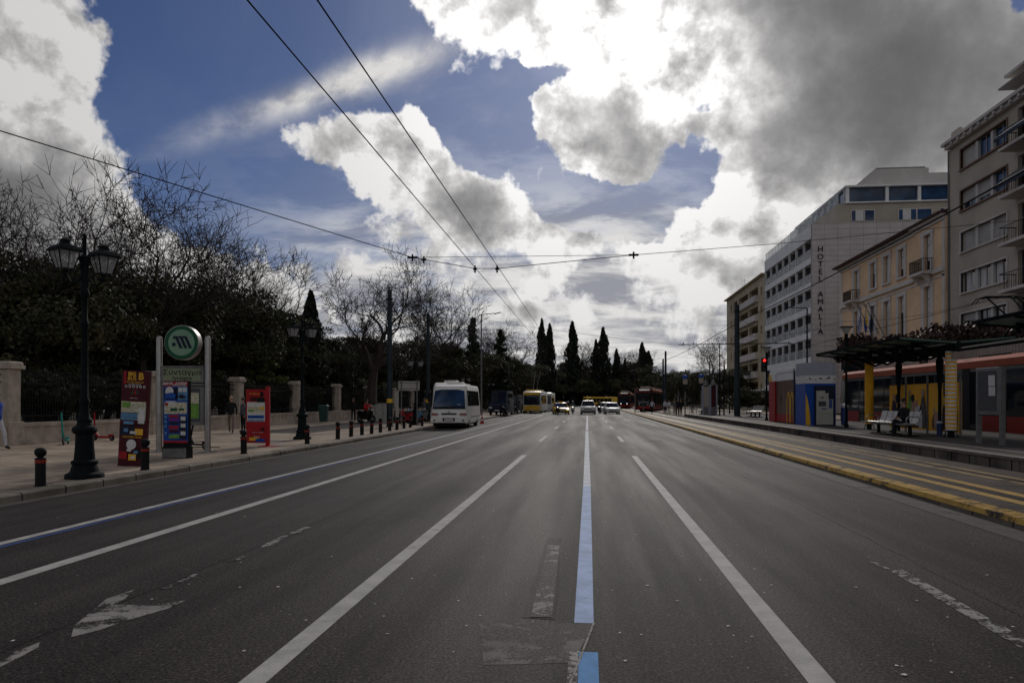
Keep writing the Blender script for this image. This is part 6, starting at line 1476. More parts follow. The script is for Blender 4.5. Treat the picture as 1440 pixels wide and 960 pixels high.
van(G0(716, 92, 0.13), R(-4), 'black van parked between the dark blue van and the trolleybus', 'cloth_black', 2.3)
van(G0(727, 103, 0.13), R(-3), 'dark grey van just left of the yellow trolleybus', 'cloth_grey', 2.0)
for i, (px_, d) in enumerate([(706, 84), (711, 88), (722, 99)]):
    moped(G0(px_ , d - 6, 0.13), R(20), ['black', 'greymetal', 'black'][i], ['motor scooter parked before the dark blue van', 'grey motor scooter parked before the black van', 'motor scooter parked before the dark grey van'][i], 'motor scooters under the far trees')
for px_, d, lab, c1 in [(712, 90, 'pale shirted person standing by the dark vans', 'cloth_pale'), (722, 95, 'dark dressed person standing by the dark vans', 'cloth_black')]:
    person(G0(px_, d - 7, 0.13), R(10), lab, 'stand', 1.72, c1, 'cloth_black')

# ---- trams
def tram(loc, rz, label, Lt=32.0, body='black', group='red trams', nose=True, H=3.3, panto=None, lit=False, sections=4):
    t = empty('tram', loc, rz, label, 'tram', group); hw = 1.28
    def sec(y, z0, z1, w, rr=.2): return [Vector((x, y, z)) for x, z in ((-w, z0), (-w, z1 - rr), (-w + rr * .4, z1 - rr * .3), (-w + rr * 1.2, z1), (w - rr * 1.2, z1), (w - rr * .4, z1 - rr * .3), (w, z1 - rr), (w, z0))]
    b = MB()
    b.loft([sec(-.02, .55, 2.2, hw * .55), sec(.12, .40, 2.65, hw * .80), sec(.5, .28, 3.0, hw * .95), sec(1.2, .22, H - .05, hw), sec(2.0, .22, H - .02, hw), sec(Lt - 2.0, .22, H - .02, hw), sec(Lt - 1.2, .22, H - .05, hw), sec(Lt - .5, .28, 3.0, hw * .95), sec(Lt - .12, .4, 2.65, hw * .8), sec(Lt + .02, .55, 2.2, hw * .55)])
    b.build('body', M['black'], t, smooth=True)
    for s in (-1, 1):
        b = MB()
        b.loft([[Vector((s * (hw - .02), y, H - .42)), Vector((s * (hw + .03), y, H - .40)), Vector((s * (hw + .03), y, H - .12)), Vector((s * (hw - .18), y, H + .04)), Vector((s * (hw - .5), y, H + .06)), Vector((s * (hw - .5), y, H - .0))] for y in (1.0, Lt - 1.0)]); b.build('roof_edge', M['orange'], t, smooth=True)
        x0, x1 = sorted((s * (hw - .02), s * (hw + .014)))
        k = 0; y = 1.6
        while y < Lt - 3.2:
            if k % 3 == 1:
                b = MB(); b.box(x0, x1, y, y + 1.4, .34, H - .55); dd = b.build('door', M['glass'], t); b = MB(); xa, xb = sorted((s * (hw + .015), s * (hw + .022))); b.box(xa, xb, y + .67, y + .73, .34, H - .56); b.build('door_seam', M['black'], dd); y += 1.55
            else:
                b = MB(); b.box(x0, x1, y, y + 2.1, 1.15, H - .55); b.build('window', M['glass'], t)
                b = MB(); b.box(x0, x1, y, y + 2.1, .24, .92); b.build('side_panel', M['tramred'], t); y += 2.2
            k += 1
    for (ya, sgn) in ((0, -1), (Lt, 1)):
        T = lambda y: ya - sgn * y * 1.0 if sgn > 0 else y
        b = MB(); b.loft([[Vector((-hw * .60, T(-.06), 1.2)), Vector((hw * .60, T(-.06), 1.2)), Vector((hw * .66, T(.12), 2.6)), Vector((-hw * .66, T(.12), 2.6))], [Vector((-hw * .86, T(.40), 1.15)), Vector((hw * .86, T(.40), 1.15)), Vector((hw * .84, T(.46), 2.72)), Vector((-hw * .84, T(.46), 2.72))]]); b.build('windscreen', M['glass'], t)
        b = MB(); b.loft([[Vector((x, T(y), z)) for x, y, z in q] for q in ([(-hw * .66, -.06, .42), (hw * .66, -.06, .42), (hw * .62, -.08, .78), (-hw * .62, -.08, .78)], [(-hw * .96, .45, .25), (hw * .96, .45, .25), (hw * .97, .45, .80), (-hw * .97, .45, .80)])]); b.build('bumper', M['tramred'], t)
        b = MB()
        for s in (-1, 1): b.pipe([Vector((s * hw * .84, T(.38), .8)), Vector((s * hw * .90, T(.42), 1.7)), Vector((s * hw * .84, T(.40), 2.7))], .07, 6)
        b.pipe([Vector((-hw * .84, T(.40), 2.7)), Vector((-hw * .5, T(.16), 2.86)), Vector((hw * .5, T(.16), 2.86)), Vector((hw * .84, T(.40), 2.7))], .08, 6)
        b.build('front_frame', M['tramred'], t, smooth=True)
        for s in (-1, 1):
            b = MB(); rg = lambda y: [Vector((s * hw * .48 + .10 * math.cos(6.283 * k / 12), T(y), 1.0 + .08 * math.sin(6.283 * k / 12))) for k in range(12)]; b.loft([rg(-.10), rg(.1)]); b.build('headlight', M['headon'] if (lit and sgn < 0) else M['lightoff'], t)
    for yc in (Lt * .27, Lt * .5, Lt * .73):
        b = MB(); b.loft([sec(yc - .3, .25, H + .02, hw + .02), sec(yc + .3, .25, H + .02, hw + .02)]); b.build('joint', M['rubber'], t)
    for y0 in (2.5, Lt * .3 + 1, Lt * .55, Lt * .78): b = MB(); b.box(-.75, .75, y0, y0 + 3.2, H + .0, H + .38); b.build('roof_unit', M['fascia'], t, bevel=.05)
    for y in (3.5, Lt * .5 - 2.2, Lt - 4.5):
        b = MB(); b.box(-hw * .7, hw * .7, y, y + 2, .05, .4); b.build('bogie', M['iron'], t)
    if panto is not None:
        y = panto; b = MB(); b.box(-.7, .7, y - 1.0, y + .9, H + .10, H + .22)
        for s in (-1, 1):
            b.tube((s * .38, y + .7, H + .22), (s * .34, y - 1.2, H + 1.35), .045, n=6); b.tube((s * .34, y - 1.2, H + 1.35), (s * .5, y + .55, H + 2.58), .035, n=6)
            b.tube((s * .15, y + .3, H + .2), (s * .15, y - 1.0, H + 1.2), .02, n=5)
        b.tube((-.36, y - 1.2, H + 1.35), (.36, y - 1.2, H + 1.35), .04, n=6)
        for yy in (y + .40, y + .75):
            b.pipe([Vector((-1.05, yy, H + 2.35)), Vector((-.88, yy, H + 2.55)), Vector((-.65, yy, H + 2.63)), Vector((.65, yy, H + 2.63)), Vector((.88, yy, H + 2.55)), Vector((1.05, yy, H + 2.35))], .03, 6)
        for s in (-1, 1): b.tube((s * .6, y + .38, H + 2.6), (s * .6, y + .77, H + 2.6), .05, n=6); b.tube((s * .95, y + .4, H + 2.46), (s * .95, y + .75, H + 2.46), .02, n=5)
        b.build('pantograph', M['iron'], t)
    return t
tram((17.35, 17.0, .09), 0, 'dark tram with orange roof edge standing behind the near platform', 33, group='trams on the avenue', panto=15.8)
p = at(905, 108); tram((p.x, p.y, .10), R(-9.5), 'nearer red fronted tram coming up the right hand track', 30, group='trams on the avenue', panto=9)
p = at(877.5, 152); tram((p.x, p.y, .10), R(-5), 'farther red fronted tram with two lit headlamps', 30, group='trams on the avenue', lit=True, panto=9)

# ================================================================ platform furniture
# ---- shelters
def shelter(y0, label, stripe, ycol, artwork=True):
    """butterfly canopy on round columns along X = 12; y0 = camera-side column"""
    t = empty('tram_shelter', (11.95, y0, PZ), 0, label, 'tram shelter', 'tram shelters on the platform')
    zr = 3.20
    for s in (-1, 1):
        b = MB(); x1 = s * 1.85
        b.loft([[Vector((0.03 * s, y, zr - .10)), Vector((x1, y, zr + .05)), Vector((x1, y, zr + .10)), Vector((0.03 * s, y, zr - .05))] for y in (-.4, 8.4)]); rf = b.build('roof', M['roofgreen'], t)
        f = MB()
        for k in range(6): y = -.4 + k * 1.76; f.loft([[Vector((0.05 * s, yy, zr - .16)), Vector((x1 * .98, yy, zr + .0)), Vector((x1 * .98, yy, zr + .045)), Vector((0.05 * s, yy, zr - .105))] for yy in (y - .03, y + .03)])
        f.box(min(x1, x1 - s * .06), max(x1, x1 - s * .06), -.42, 8.42, zr + .03, zr + .125); f.box(min(x1 * .5, x1 * .5 + .08), max(x1 * .5, x1 * .5 + .08), -.42, 8.42, zr - .12, zr - .03)
        f.build('roof_frame', M['blackgreen'], rf)
    b = MB(); b.box(-.12, .12, -.38, 8.38, zr - .34, zr - .12); b.tube((0, -.5, zr - .16), (0, 8.5, zr - .16), .11, n=10)
    for k in range(7):
        y = .3 + k * 1.25
        for s in (-1, 1): b.tube((0, y, zr - .52), (s * 1.1, y, zr - .02), .045, n=6); b.tube((s * 1.1, y, zr - .28), (s * 1.1, y, zr + .0), .06, n=8)
    b.build('beam', M['blackgreen'], t)
    for y in (0, 7.2):
        sp = (y == 0) == stripe
        b = MB(); b.lathe([(.17, .24), (.17, zr - .34)], (0, y, 0), 18)
        col = b.build('column', M['orangey'] if not sp else M['paper'], t, smooth=True)
        if sp:
            b = MB(); z = .30
            while z < zr - .4: b.lathe([(.1715, z), (.174, z + .005), (.174, z + .06), (.1715, z + .065)], (0, y, 0), 18, cap=False); z += .135
            b.build('column_stripes', M['orangey'], col)
        b = MB(); b.lathe([(.10, .0), (.11, .22), (.16, .239)], (0, y, 0), 12)
        for k in range(8): a = 6.283 * k / 8; b.tube((.22 * math.cos(a), y + .22 * math.sin(a), 0), (.15 * math.cos(a), y + .15 * math.sin(a), .23), .014, n=5)
        b.build('column_foot', M['iron'], t)
    for y in (1.8, 5.3):
        b = MB(); b.lathe([(.06, 0), (.06, 1.6), (.11, 2.2), (.14, 2.6), (.05, zr - .3)], (.45, y, 0), 8); b.build('post', M['blackgreen'], t, smooth=True)
    if artwork:
        for k, (ya, yb) in enumerate(((.6, 3.0), (3.06, 4.9), (4.96, 6.6))):
            b = MB(); b.box(.60, .63, ya, yb, .12, 1.86); pn = b.build('windbreak_panel', M['orangey'], t)
            b = MB(); b.tube((.58, ya, 0), (.58, ya, 2.2), .035, n=6); b.build('panel_post', M['greymetal'], t)
            # plain cartoon-like crowd of figures on the print
            R_ = random.Random(40 + k); q = MB(); i = 0
            if k == 0: q.box(.593, .5975, ya + .55, ya + 1.25, .3, 1.85, 2)
            for j in range(11 if k == 0 else 8):
                yc = ya + .2 + R_.random() * (yb - ya - .45); h = R_.uniform(.7, 1.45); w_ = R_.uniform(.12, .24); m = R_.randint(0, 9); i += 1; x = .592 - .0021 * i
                pts = [(yc - w_, .2), (yc + w_, .2), (yc + w_ * 1.1, h * .7), (yc + w_ * .5, h), (yc - w_ * .5, h), (yc - w_ * 1.1, h * .7)]
                q.prism(pts, .002, m=m, axis='x', o=(x, 0, 0)); hr = w_ * .72
                q.prism([(yc + hr * math.cos(6.283 * a / 10), h + hr * .8 + hr * math.sin(6.283 * a / 10)) for a in range(10)], .002, m=R_.choice((7, 8, 9, 3)), axis='x', o=(x, 0, 0))
            q.build('printed_figures', [M['red'], M['skyblue'], M['screen'], M['gold'], M['lime'], M['darkred'], M['navy'], M['skin'], M['black'], M['paper']], pn)
    return t
shelter(25.9, 'near tram shelter with yellow column and striped column', True, None)
shelter(12.2, 'second tram shelter roof cut by the right edge', False, None, artwork=False)
# corrugated fascia beam linking the shelters
t = empty('shelter_beam', (11.9, 20.7, PZ + 2.58), 0, 'long beige ribbed board slung between the two shelter roofs', 'beam')
b = MB(); b.box(-.05, .05, -6.5, 4.95, 0, .22); b.build('board', M['fascia'], t)
b = MB()
for k in range(70): b.box(-.062, -.0505, -6.4 + k * .16, -6.33 + k * .16, .004, .216)
b.build('ribs', M['fascia'], t)
b = MB(); b.tube((0, 4.9, .3), (0, -6.5, .3), .06, n=8); b.build('pipe', M['blackgreen'], t)

# ---- benches: row of perforated metal seats back to back with arm hoops
def bench(loc, rz, label, n=5, group='metal platform benches'):
    t = empty('bench', loc, rz, label, 'bench', group)   # seats in a row along Y, facing -X
    w_ = .56; L_ = n * w_
    b = MB(); b.box(-.04, .04, -L_ / 2 - .25, L_ / 2 + .25, .33, .39); b.build('beam', M['black'], t)
    for y in (-L_ / 2 + .3, 0, L_ / 2 - .3):
        b = MB(); b.box(-.05, .05, y - .04, y + .04, 0, .33); b.box(-.28, .28, y - .05, y + .05, 0, .04); b.build('leg', M['black'], t)
    for k in range(n):
        y = -L_ / 2 + w_ * (k + .5)
        b = MB(); prof = [(-.30, .43), (-.26, .455), (.02, .43), (.14, .46), (.20, .60), (.26, .84), (.245, .845), (.18, .60), (.125, .475), (.02, .445), (-.26, .47), (-.30, .445)]
        b.loft([[Vector((x, yy, z)) for x, z in prof] for yy in (y - w_ / 2 + .03, y + w_ / 2 - .03)]); b.build('seat', M['steel'], t)
    for y in (-L_ / 2 - .12, L_ / 2 + .12):
        b = MB(); b.pipe([Vector((-.28, y, .40)), Vector((-.30, y, .58)), Vector((-.22, y, .68)), Vector((.05, y, .68)), Vector((.16, y, .60)), Vector((.1, y, .40))], .018, 6); b.build('armrest', M['steel'], t)
    b = MB(); b.box(-.55, -.31, -L_ / 2 - .7, L_ / 2 + .1, .40, .44); b.build('side_ledge', M['greymetal'], t)
    return t
bn = bench((10.95, 28.0, PZ), R(0), 'near metal bench in the first shelter where a person sits', 6)
person((10.83, 26.7, PZ - .05), R(-75), 'dark dressed person sitting on the near bench with crossed legs', 'sit', 1.74, 'cloth_black', 'cloth_black', coat=True)
p = at(1062, 56.5); dup(bn, (p.x, p.y, PZ), R(2), 'metal bench left of the red and brown kiosk', scale=(1, .9, 1))
p = at(987, 70.5); dup(bn, (p.x - .3, p.y - 3, PZ), R(0), 'farthest metal bench below the advertising columns', scale=(1, .8, 1))
# litter bin next to the bench
t = empty('litter_bin', (12.35, 27.6, PZ), 0, 'small dark blue litter bin behind the near bench', 'bin'); b = MB(); b.lathe([(.09, 0), (.10, .44), (.105, .46), (.105, .5), (.08, .52)], n=14); b.build('drum', M['bluewhite'], t, smooth=True); b = MB(); b.lathe([(.106, .42), (.11, .43), (.11, .48), (.106, .49)], n=14, cap=False); b.build('rim', M['paper'], t)
t = empty('litter_bin', (12.75, 38.6, PZ), 0, 'slim blue litter bin right of the ticket kiosk', 'bin'); b = MB(); b.lathe([(.16, 0), (.17, .75), (.175, .9), (.15, 1.0), (.12, 1.05)], n=14); b.build('drum', M['bluewhite'], t, smooth=True); b = MB(); b.lathe([(.176, .88), (.182, .9), (.17, 1.0), (.12, 1.07), (.01, 1.09)], n=14, cap=False); b.build('lid', M['paper'], t, smooth=True)

# ---- advertising kiosk with ticket machine
k0 = at(1133, 36.7); k1 = at(1177, 36.7)
kx0, kx1, ky = k0.x, k1.x, (k0.y + k1.y) / 2
t = empty('ticket_kiosk', ((kx0 + kx1) / 2, ky, PZ), 0, 'red brown and blue platform kiosk with yellow letter emblem and ticket machine', 'kiosk')
hw = (kx1 - kx0) / 2; Z1 = 3.12
b = MB()
# blue camera-side block, with rounded far corner
outl = [(-hw, 0), (hw - .25, 0), (hw - .07, .07), (hw, .25), (hw, 1.7), (-hw, 1.7)]
b.prism(outl, 2.08, axis='z', o=(0, 0, 0)); b.build('blue_block', M['blue'], t)
b = MB(); b.prism([(x * 1.004, y - .004 if y < .3 else y) for x, y in outl], .40, axis='z', o=(0, 0, 2.085)); wb_ = b.build('white_band', M['paper'], t)
b = MB()
for (x, z, w_, h, a) in ((-.55, 2.32, .09, .05, -.5), (-.28, 2.26, .06, .03, 0), (-.05, 2.33, .13, .05, -.1), (.32, 2.35, .20, .05, .6), (.1, 2.22, .04, .02, 0), (.62, 2.28, .07, .03, .3)):
    Mx = Matrix.Translation((x, -.016, z)) @ Matrix.Rotation(-a, 4, 'Y'); b.box(-w_ / 2, w_ / 2, 0, .006, -h / 2, h / 2, 0, Mx); b.box(w_ * .2, w_ / 2, -.002, .004, -h, h / 2 + .01, 0, Mx)
b.build('dark_marks', M['black'], wb_)
b = MB(); b.prism([(x, y) for x, y in outl], Z1 - 2.49, axis='z', o=(0, 0, 2.49)); b.build('grey_top', M['greyblue'], t)
# long body
b = MB(); b.box(-hw + .12, hw - .1, 1.71, 7.3, 0, 2.95); b.build('body', M['black'], t)
b = MB(); b.box(-hw + .06, -hw + .118, 2.05, 5.95, .50, 2.35); b.build('brown_panel', M['brown'], t)
b = MB(); b.box(-hw + .058, -hw + .119, 2.05, 5.95, .05, .498); b.build('red_panel', M['red'], t)
b = MB(); b.box(-hw + .056, -hw + .119, 1.72, 5.95, 2.352, 2.78); b.box(-hw + .02, -hw + .119, 1.72, 7.35, 2.781, 2.96); b.build('white_panel', M['hotelwhite'], t)
b = MB(); b.box(-hw + .02, -hw + .119, 1.75, 2.04, .05, 2.35); b.box(-hw + .0, -hw + .06, 2.0, 2.16, 0.02, 2.9); b.build('frame_post', M['navy'], t)
b = MB(); b.box(-hw - .02, -hw + .119, 5.96, 7.35, 0.02, 2.35); b.build('red_end', M['red'], t)
b = MB(); b.box(-hw - .022, -hw + .119, 5.96, 7.35, 2.351, 2.78); b.prism([(6.6, 2.36), (7.33, 2.36), (7.33, 2.77), (6.9, 2.77)], .01, m=1, axis='x', o=(-hw - .033, 0, 0)); b.build('end_top', [M['hotelwhite'], M['gold']], t)
b = MB(); b.box(-hw + .054, -hw + .0585, 4.9, 4.95, .06, 2.3); b.box(-hw + .05, -hw + .057, 4.75, 4.8, 1.2, 1.5); b.build('door_seam', M['black'], t)
b = MB(); b.loft([[Vector((-hw + .1, y, 2.97)), Vector((hw - .1, y, 2.97)), Vector((hw - .1, y, 3.0 + .18 * math.sin(math.pi * u))), Vector((-hw + .1, y, 3.02 + .22 * math.sin(math.pi * u)))] for y, u in ((1.72, .3), (3, .6), (4.5, .7), (6, .4), (7.3, .1))]); b.build('roof', M['hotelwhite'], t)
# the double-arched yellow letter: two tall arches side by side
def arch(x, yc, w_, z0, z1, th):
    out, inn = [], []
    for i in range(17):
        a = math.pi * i / 16; cz_ = z1 - (z1 - z0) * .999
        out.append((yc - w_ / 2 * math.cos(a), z0 + (z1 - z0) * (math.sin(a) ** .62))); inn.append((yc - (w_ / 2 - th) * math.cos(a), z0 + (z1 - z0 - th * 1.2) * (math.sin(a) ** .62)))
    return out, inn
b = MB()
for yc in (2.62, 3.30):
    o_, i_ = arch(0, yc, .74, .06, 1.72, .13)
    for k in range(16): b.prism([o_[k], o_[k + 1], i_[k + 1], i_[k]], .01, axis='x', o=(-hw + .045 - (.002 if yc > 3 else 0), 0, 0))
b.build('arched_letter', M['gold'], t)
b = MB(); b.prism([(-hw + .02, 0.02), (-hw + .26, 0.02), (-hw + .20, .75), (-hw + .11, 1.3), (-hw + .02, 1.62)], .01, axis='y', o=(0, -.012, 0)); b.build('yellow_curve', M['gold'], t)
# ticket machine in its niche
b = MB(); b.box(-.34, .62, -.10, -.001, .02, 1.98); b.build('niche', M['navy'], t)
b = MB(); b.box(-.28, .28, -.22, -.101, .05, 1.60); b.box(.281, .50, -.20, -.101, .05, 1.30); b.box(-.28, .12, -.20, -.101, 1.601, 1.72); mc = b.build('ticket_machine', M['machine'], t)
b = MB(); b.box(-.20, .16, -.226, -.221, .96, 1.20); b.build('screen', M['screen'], mc)
b = MB(); b.box(-.05, .19, -.227, -.221, .80, .86); b.box(-.1, .06, -.226, -.221, 1.36, 1.42); b.box(.30, .46, -.206, -.201, .86, 1.28); b.build('slots', M['bluewhite'], mc)
b = MB(); b.box(-.278, .498, -.2255, -.2215, .60, .61); b.build('seam', M['greymetal'], mc)

# ---- urn lamps on slim posts
def urn_lamp(px_, d, h, label, z=PZ):
    p = at(px_, d); t = empty('post_lamp', (p.x, p.y, z), 0, label, 'street lamp', 'slim post lamps on the platform')
    b = MB(); b.lathe([(.11, 0), (.11, .12), (.07, .16), (.055, .5), (.05, h - 1.0), (.07, h - .98), (.07, h - .9), (.05, h - .88), (.075, h - .86), (.075, h - .35), (.10, h - .30), (.001, h - .29)], n=12); b.build('post', M['blackgreen'], t, smooth=True)
    b = MB(); b.lathe([(.08, h - .285), (.13, h - .22), (.22, h - .02), (.235, h - .0)], n=14); b.build('lamp_bowl', M['machine'], t, smooth=True)
    b = MB(); b.lathe([(.30, h + .001), (.31, h + .02), (.29, h + .05), (.02, h + .07)], n=14); b.build('lamp_cap', M['blackgreen'], t, smooth=True)
    return t
urn_lamp(1190, 34.4, 4.62, 'slim post lamp rising behind the near shelter roof')
urn_lamp(1078, 46.5, 4.55, 'slim post lamp carrying the red traffic light')
p = at(1074.2, 46.3); t = empty('traffic_light', (p.x, p.y, PZ + 3.05), R(5), 'black traffic light showing red left of the kiosk', 'traffic light')
b = MB(); b.box(-.14, .14, -.10, .12, 0, .86); b.build('housing', M['black'], t, bevel=.03)
for i, (z, m) in enumerate(((.70, 'redglow'), (.43, 'glass'), (.16, 'glass'))):
    b = MB(); rg = lambda r, y: [Vector((r * math.cos(6.283 * k / 16), y, z + r * math.sin(6.283 * k / 16))) for k in range(16)]; b.loft([rg(.095, -.108), rg(.06, -.118)]); ln = b.build('lens', M[m], t)
    b = MB(); hh = [Vector((.11 * math.cos(3.1416 * k / 10), -.10, z + .11 * math.sin(3.1416 * k / 10))) for k in range(11)]
    for a, c in zip(hh, hh[1:]): b.face([a, c, c + Vector((0, -.13, 0)), a + Vector((0, -.13, 0))])
    b.build('visor', M['black'], ln)
b = MB(); b.tube((.13, 0, .6), (.22, 0, .6), .02, n=5); b.tube((.13, 0, .2), (.22, 0, .2), .02, n=5); b.build('bracket', M['black'], t)
# thin tall post above the kiosk and its arm
p = at(1135, 52); t = empty('street_light', (p.x, p.y, PZ), 0, 'thin dark lamp post with a short arm in front of the hotel', 'street light'); b = MB(); b.lathe([(.07, 0), (.045, zat(433, 52) - PZ)], n=8); b.build('pole', M['iron'], t); b = MB(); h_ = zat(433, 52) - PZ; b.tube((0, 0, h_), (-1.2, 0, h_ + .05), .03, n=6); b.box(-1.5, -1.1, -.08, .08, h_ + .02, h_ + .09); b.build('lamp_arm', M['iron'], t)

# ---- timetable board
pa, pb_ = at(1376.5, 21.2), at(1409.5, 20.1)
t = empty('information_board', ((pa.x + pb_.x) / 2, (pa.y + pb_.y) / 2, PZ), math.atan2(pb_.y - pa.y, pb_.x - pa.x), 'grey glazed timetable board on two posts near the right edge', 'information board')
hl = (pb_ - pa).length / 2
for s in (-1, 1): b = MB(); b.box(s * hl - .045, s * hl + .045, -.06, .06, 0, 2.12 if s > 0 else 1.2); b.build('post', M['greymetal'], t)
b = MB(); b.box(-hl - .06, hl - .05, -.055, .055, .82, 2.14); fr = b.build('case', M['greymetal'], t, bevel=.015)
b = MB(); b.box(-hl + .06, hl - .17, -.066, -.056, .94, 2.04); b.build('glazing', M['screen'], fr)
b = MB(); b.box(hl - .52, hl - .22, -.072, -.0665, 1.62, 1.92); b.box(hl - .50, hl - .20, -.076, -.0725, 1.35, 1.60); b.build('notices', M['paper'], fr)

# ---- far platform furniture
def column_ad(px_, d, w_, z0, z1, col, label):
    p = at(px_, d); t = empty('advertising_column', (p.x, p.y, PZ), 0, label, 'advertising column', 'advertising columns on the far platform')
    b = MB(); b.box(-w_ / 2, w_ / 2, -.15, .15, z0 - PZ, z1 - PZ); b.build('panel', M[col], t)
    b = MB(); b.box(-w_ / 2 - .12, -w_ / 2, -.2, .2, 0, z1 - PZ + .1); b.box(w_ / 2, w_ / 2 + .12, -.2, .2, 0, z1 - PZ + .1); b.build('frame', M['greyblue'], t)
    b = MB(); b.box(-w_ / 2 - .11, w_ / 2 + .11, -.19, .19, 0, z0 - PZ - .01); b.build('base', M['greymetal'], t)
    b = MB(); b.lathe([(w_ * .6, z1 - PZ + .101), (w_ * .5, z1 - PZ + .25), (.1, z1 - PZ + .5), (.01, z1 - PZ + .7)], n=10); b.build('cap', M['greymetal'], t, smooth=True)
column_ad(992.5, 66, .40, 1.1, 2.9, 'olive', 'advertising column with a tan panel near the far benches')
column_ad(1003, 66, .42, 1.1, 2.95, 'darkred', 'advertising column with a dark red panel near the far benches')
def pole_sign(px_, d, h, label):
    p = at(px_, d); t = empty('banner_post', (p.x, p.y, PZ), 0, label, 'banner post', 'blue and yellow topped posts')
    b = MB(); b.tube((0, 0, 0), (0, 0, h - .9), .06, n=8); b.build('post', M['greymetal'], t)
    b = MB(); b.box(-.2, .2, -.12, .12, h - .9, h - .35); b.build('yellow_box', M['olive'], t); b = MB(); b.lathe([(.25, h - .34), (.28, h - .2), (.2, h - .02), (.05, h)], n=12); b.build('blue_top', M['blue'], t, smooth=True)
    b = MB(); b.box(-.1, .1, -.1, .1, h - 1.6, h - 1.0); b.build('signal_box', M['black'], t)
pole_sign(963.5, 72, zat(527, 72) - PZ, 'left one of the blue and yellow topped posts'); pole_sign(986, 74, zat(526, 74) - PZ, 'right one of the blue and yellow topped posts')
for px_, d, yt, lab in [(998, 78, 497, 'tall thin pole behind the advertising columns'), (1012, 62, 482, 'slender pole left of the thick dark mast'), (1018, 64, 508, 'short dark pole beside the thick dark mast'), (973, 90, 528, 'dark post between the two blue topped posts'), (954, 82, 548, 'pale post beside the people on the far platform'), (893, 96, 545, 'thin post in front of the near red tram'), (1026, 75, 520, 'dark post just left of the thick mast')]:
    p = at(px_, d); h = zat(yt, d) - .2; t = empty('pole', (p.x, p.y, .2), 0, lab, 'pole', 'poles around the far platform'); b = MB(); b.lathe([(.09, 0), (.07, .3), (.06, h * .55), (.035, h)], n=8); b.build('shaft', M['greymetal'] if px_ in (893, 954) else M['iron'], t, smooth=True)
    b = MB(); b.lathe([(.075, h * .5), (.085, h * .51), (.075, h * .53)], n=8, cap=False); b.build('collar', M['iron'], t)
def railing(px0, px1, d, label, z=.13):
    a, c = at(px0, d), at(px1, d); t = empty('railing', (a.x, a.y, z), 0, label, 'railing', 'pedestrian railings on the far platform'); L_ = c.x - a.x; dy = c.y - a.y
    n = max(3, int(L_ / 1.2)); b = MB()
    for z_ in (.35, .7, 1.02): b.tube((0, 0, z_), (L_, dy, z_), .025, n=5)
    b.build('rail', M['steel'], t)
    for k in range(n + 1): b = MB(); b.tube((L_ * k / n, dy * k / n, 0), (L_ * k / n, dy * k / n, 1.03), .03, n=5); b.build('post', M['steel'], t)
railing(938, 951, 78, 'low metal railing by the people on the far platform'); railing(970, 984, 79, 'low metal railing left of the farthest bench')
GPf = 'people by the far platform'
for px_, d, h, tp, lg, lab, po in [(905, 93, 1.7, 'teal_dark', 'cloth_grey', 'person in dark green crossing before the near red tram', 'walk'), (917, 90, 1.68, 'cloth_pale', 'cloth_black', 'person in a pale top crossing beside the near red tram', 'walk'), (935, 88, 1.7, 'cloth_pale', 'navy', 'person in a light shirt by the railing', 'stand'), (953, 77, 1.72, 'cloth_black', 'cloth_black', 'left one of two dark dressed people on the far platform', 'stand'), (957.5, 77.5, 1.66, 'cloth_black', 'cloth_black', 'right one of two dark dressed people on the far platform', 'stand'), (949, 84, 1.6, 'cloth_grey', 'cloth_tan', 'person in grey behind the far railing', 'stand'), (941, 94, 1.65, 'cloth_pale', 'cloth_grey', 'person in a white top behind the far railing', 'stand')]:
    person(G0(px_, d, .12), R(rng.uniform(-50, 50)), lab, po, h, tp, lg, group=GPf)

# ---- overhead wires
def wire(name, pts, r, label, sag=0.0, extra=None):
    b = MB()
    for a, c in zip(pts, pts[1:]):
        a, c = Vector(a), Vector(c); n = 10 if sag else 1; prev = a
        for i in range(1, n + 1):
            u = i / n; q = a.lerp(c, u); q.z -= sag * 4 * u * (1 - u); b.tube(prev, q, r, r, 5, caps=False); prev = q
    if extra:
        for e, s in extra: b.tube(Vector(e) - Vector((s, 0, 0)), Vector(e) + Vector((s, 0, 0)), .035, n=6); b.tube(Vector(e) + Vector((0, 0, -.12)), Vector(e) + Vector((0, 0, .1)), .03, n=6)
    o = b.build(name, M['wire']); tag(o, label, 'wire', 'overhead wires'); return o
def PT(px_, py_, d): return at(px_, d, zat(py_, d))
wire('trolley_wire', [(-3.56, 2.0, 5.80), (-3.56, 23.5, 5.8), (-3.56, 60, 5.8), (-3.9, 110, 5.8)], .010, 'left one of the two trolley wires over the left lanes')
wire('trolley_wire', [(-2.83, 2.0, 5.80), (-2.83, 23.5, 5.8), (-2.83, 60, 5.8), (-3.2, 110, 5.8)], .010, 'right one of the two trolley wires over the left lanes')
SA = PT(580, 362, 23.2); SB = PT(891, 358.5, 23.8)
wire('span_wire', [PT(-140, 146, 12.5), PT(0, 184, 13.4), SA], .012, 'span wire coming in from the upper left to the insulator', .0)
wire('span_wire', [SA, PT(668, 377.5, 23.4), PT(699, 377.5, 23.4), SB], .012, 'lower span wire holding both trolley wires', .0, [(SA, .16), (PT(596, 365, 23.3), .08), (PT(668, 378, 23.4), .06), (PT(699, 378, 23.4), .06), (SB, .16)])
wire('span_wire', [SA, SB], .008, 'upper straight span wire above the lower one')
wire('span_wire', [SB, PT(1100, 342, 27), PT(1440, 309, 34), Vector((26, 35, 9.9))], .010, 'span wire rising from the centre to the grey block')
wire('contact_wire', [(8.1, 12, 5.95), (8.1, 40, 5.9), (8.0, 75, 5.85), (7.7, 110, 5.85)], .020, 'thick contact wire over the near tram track', .12)
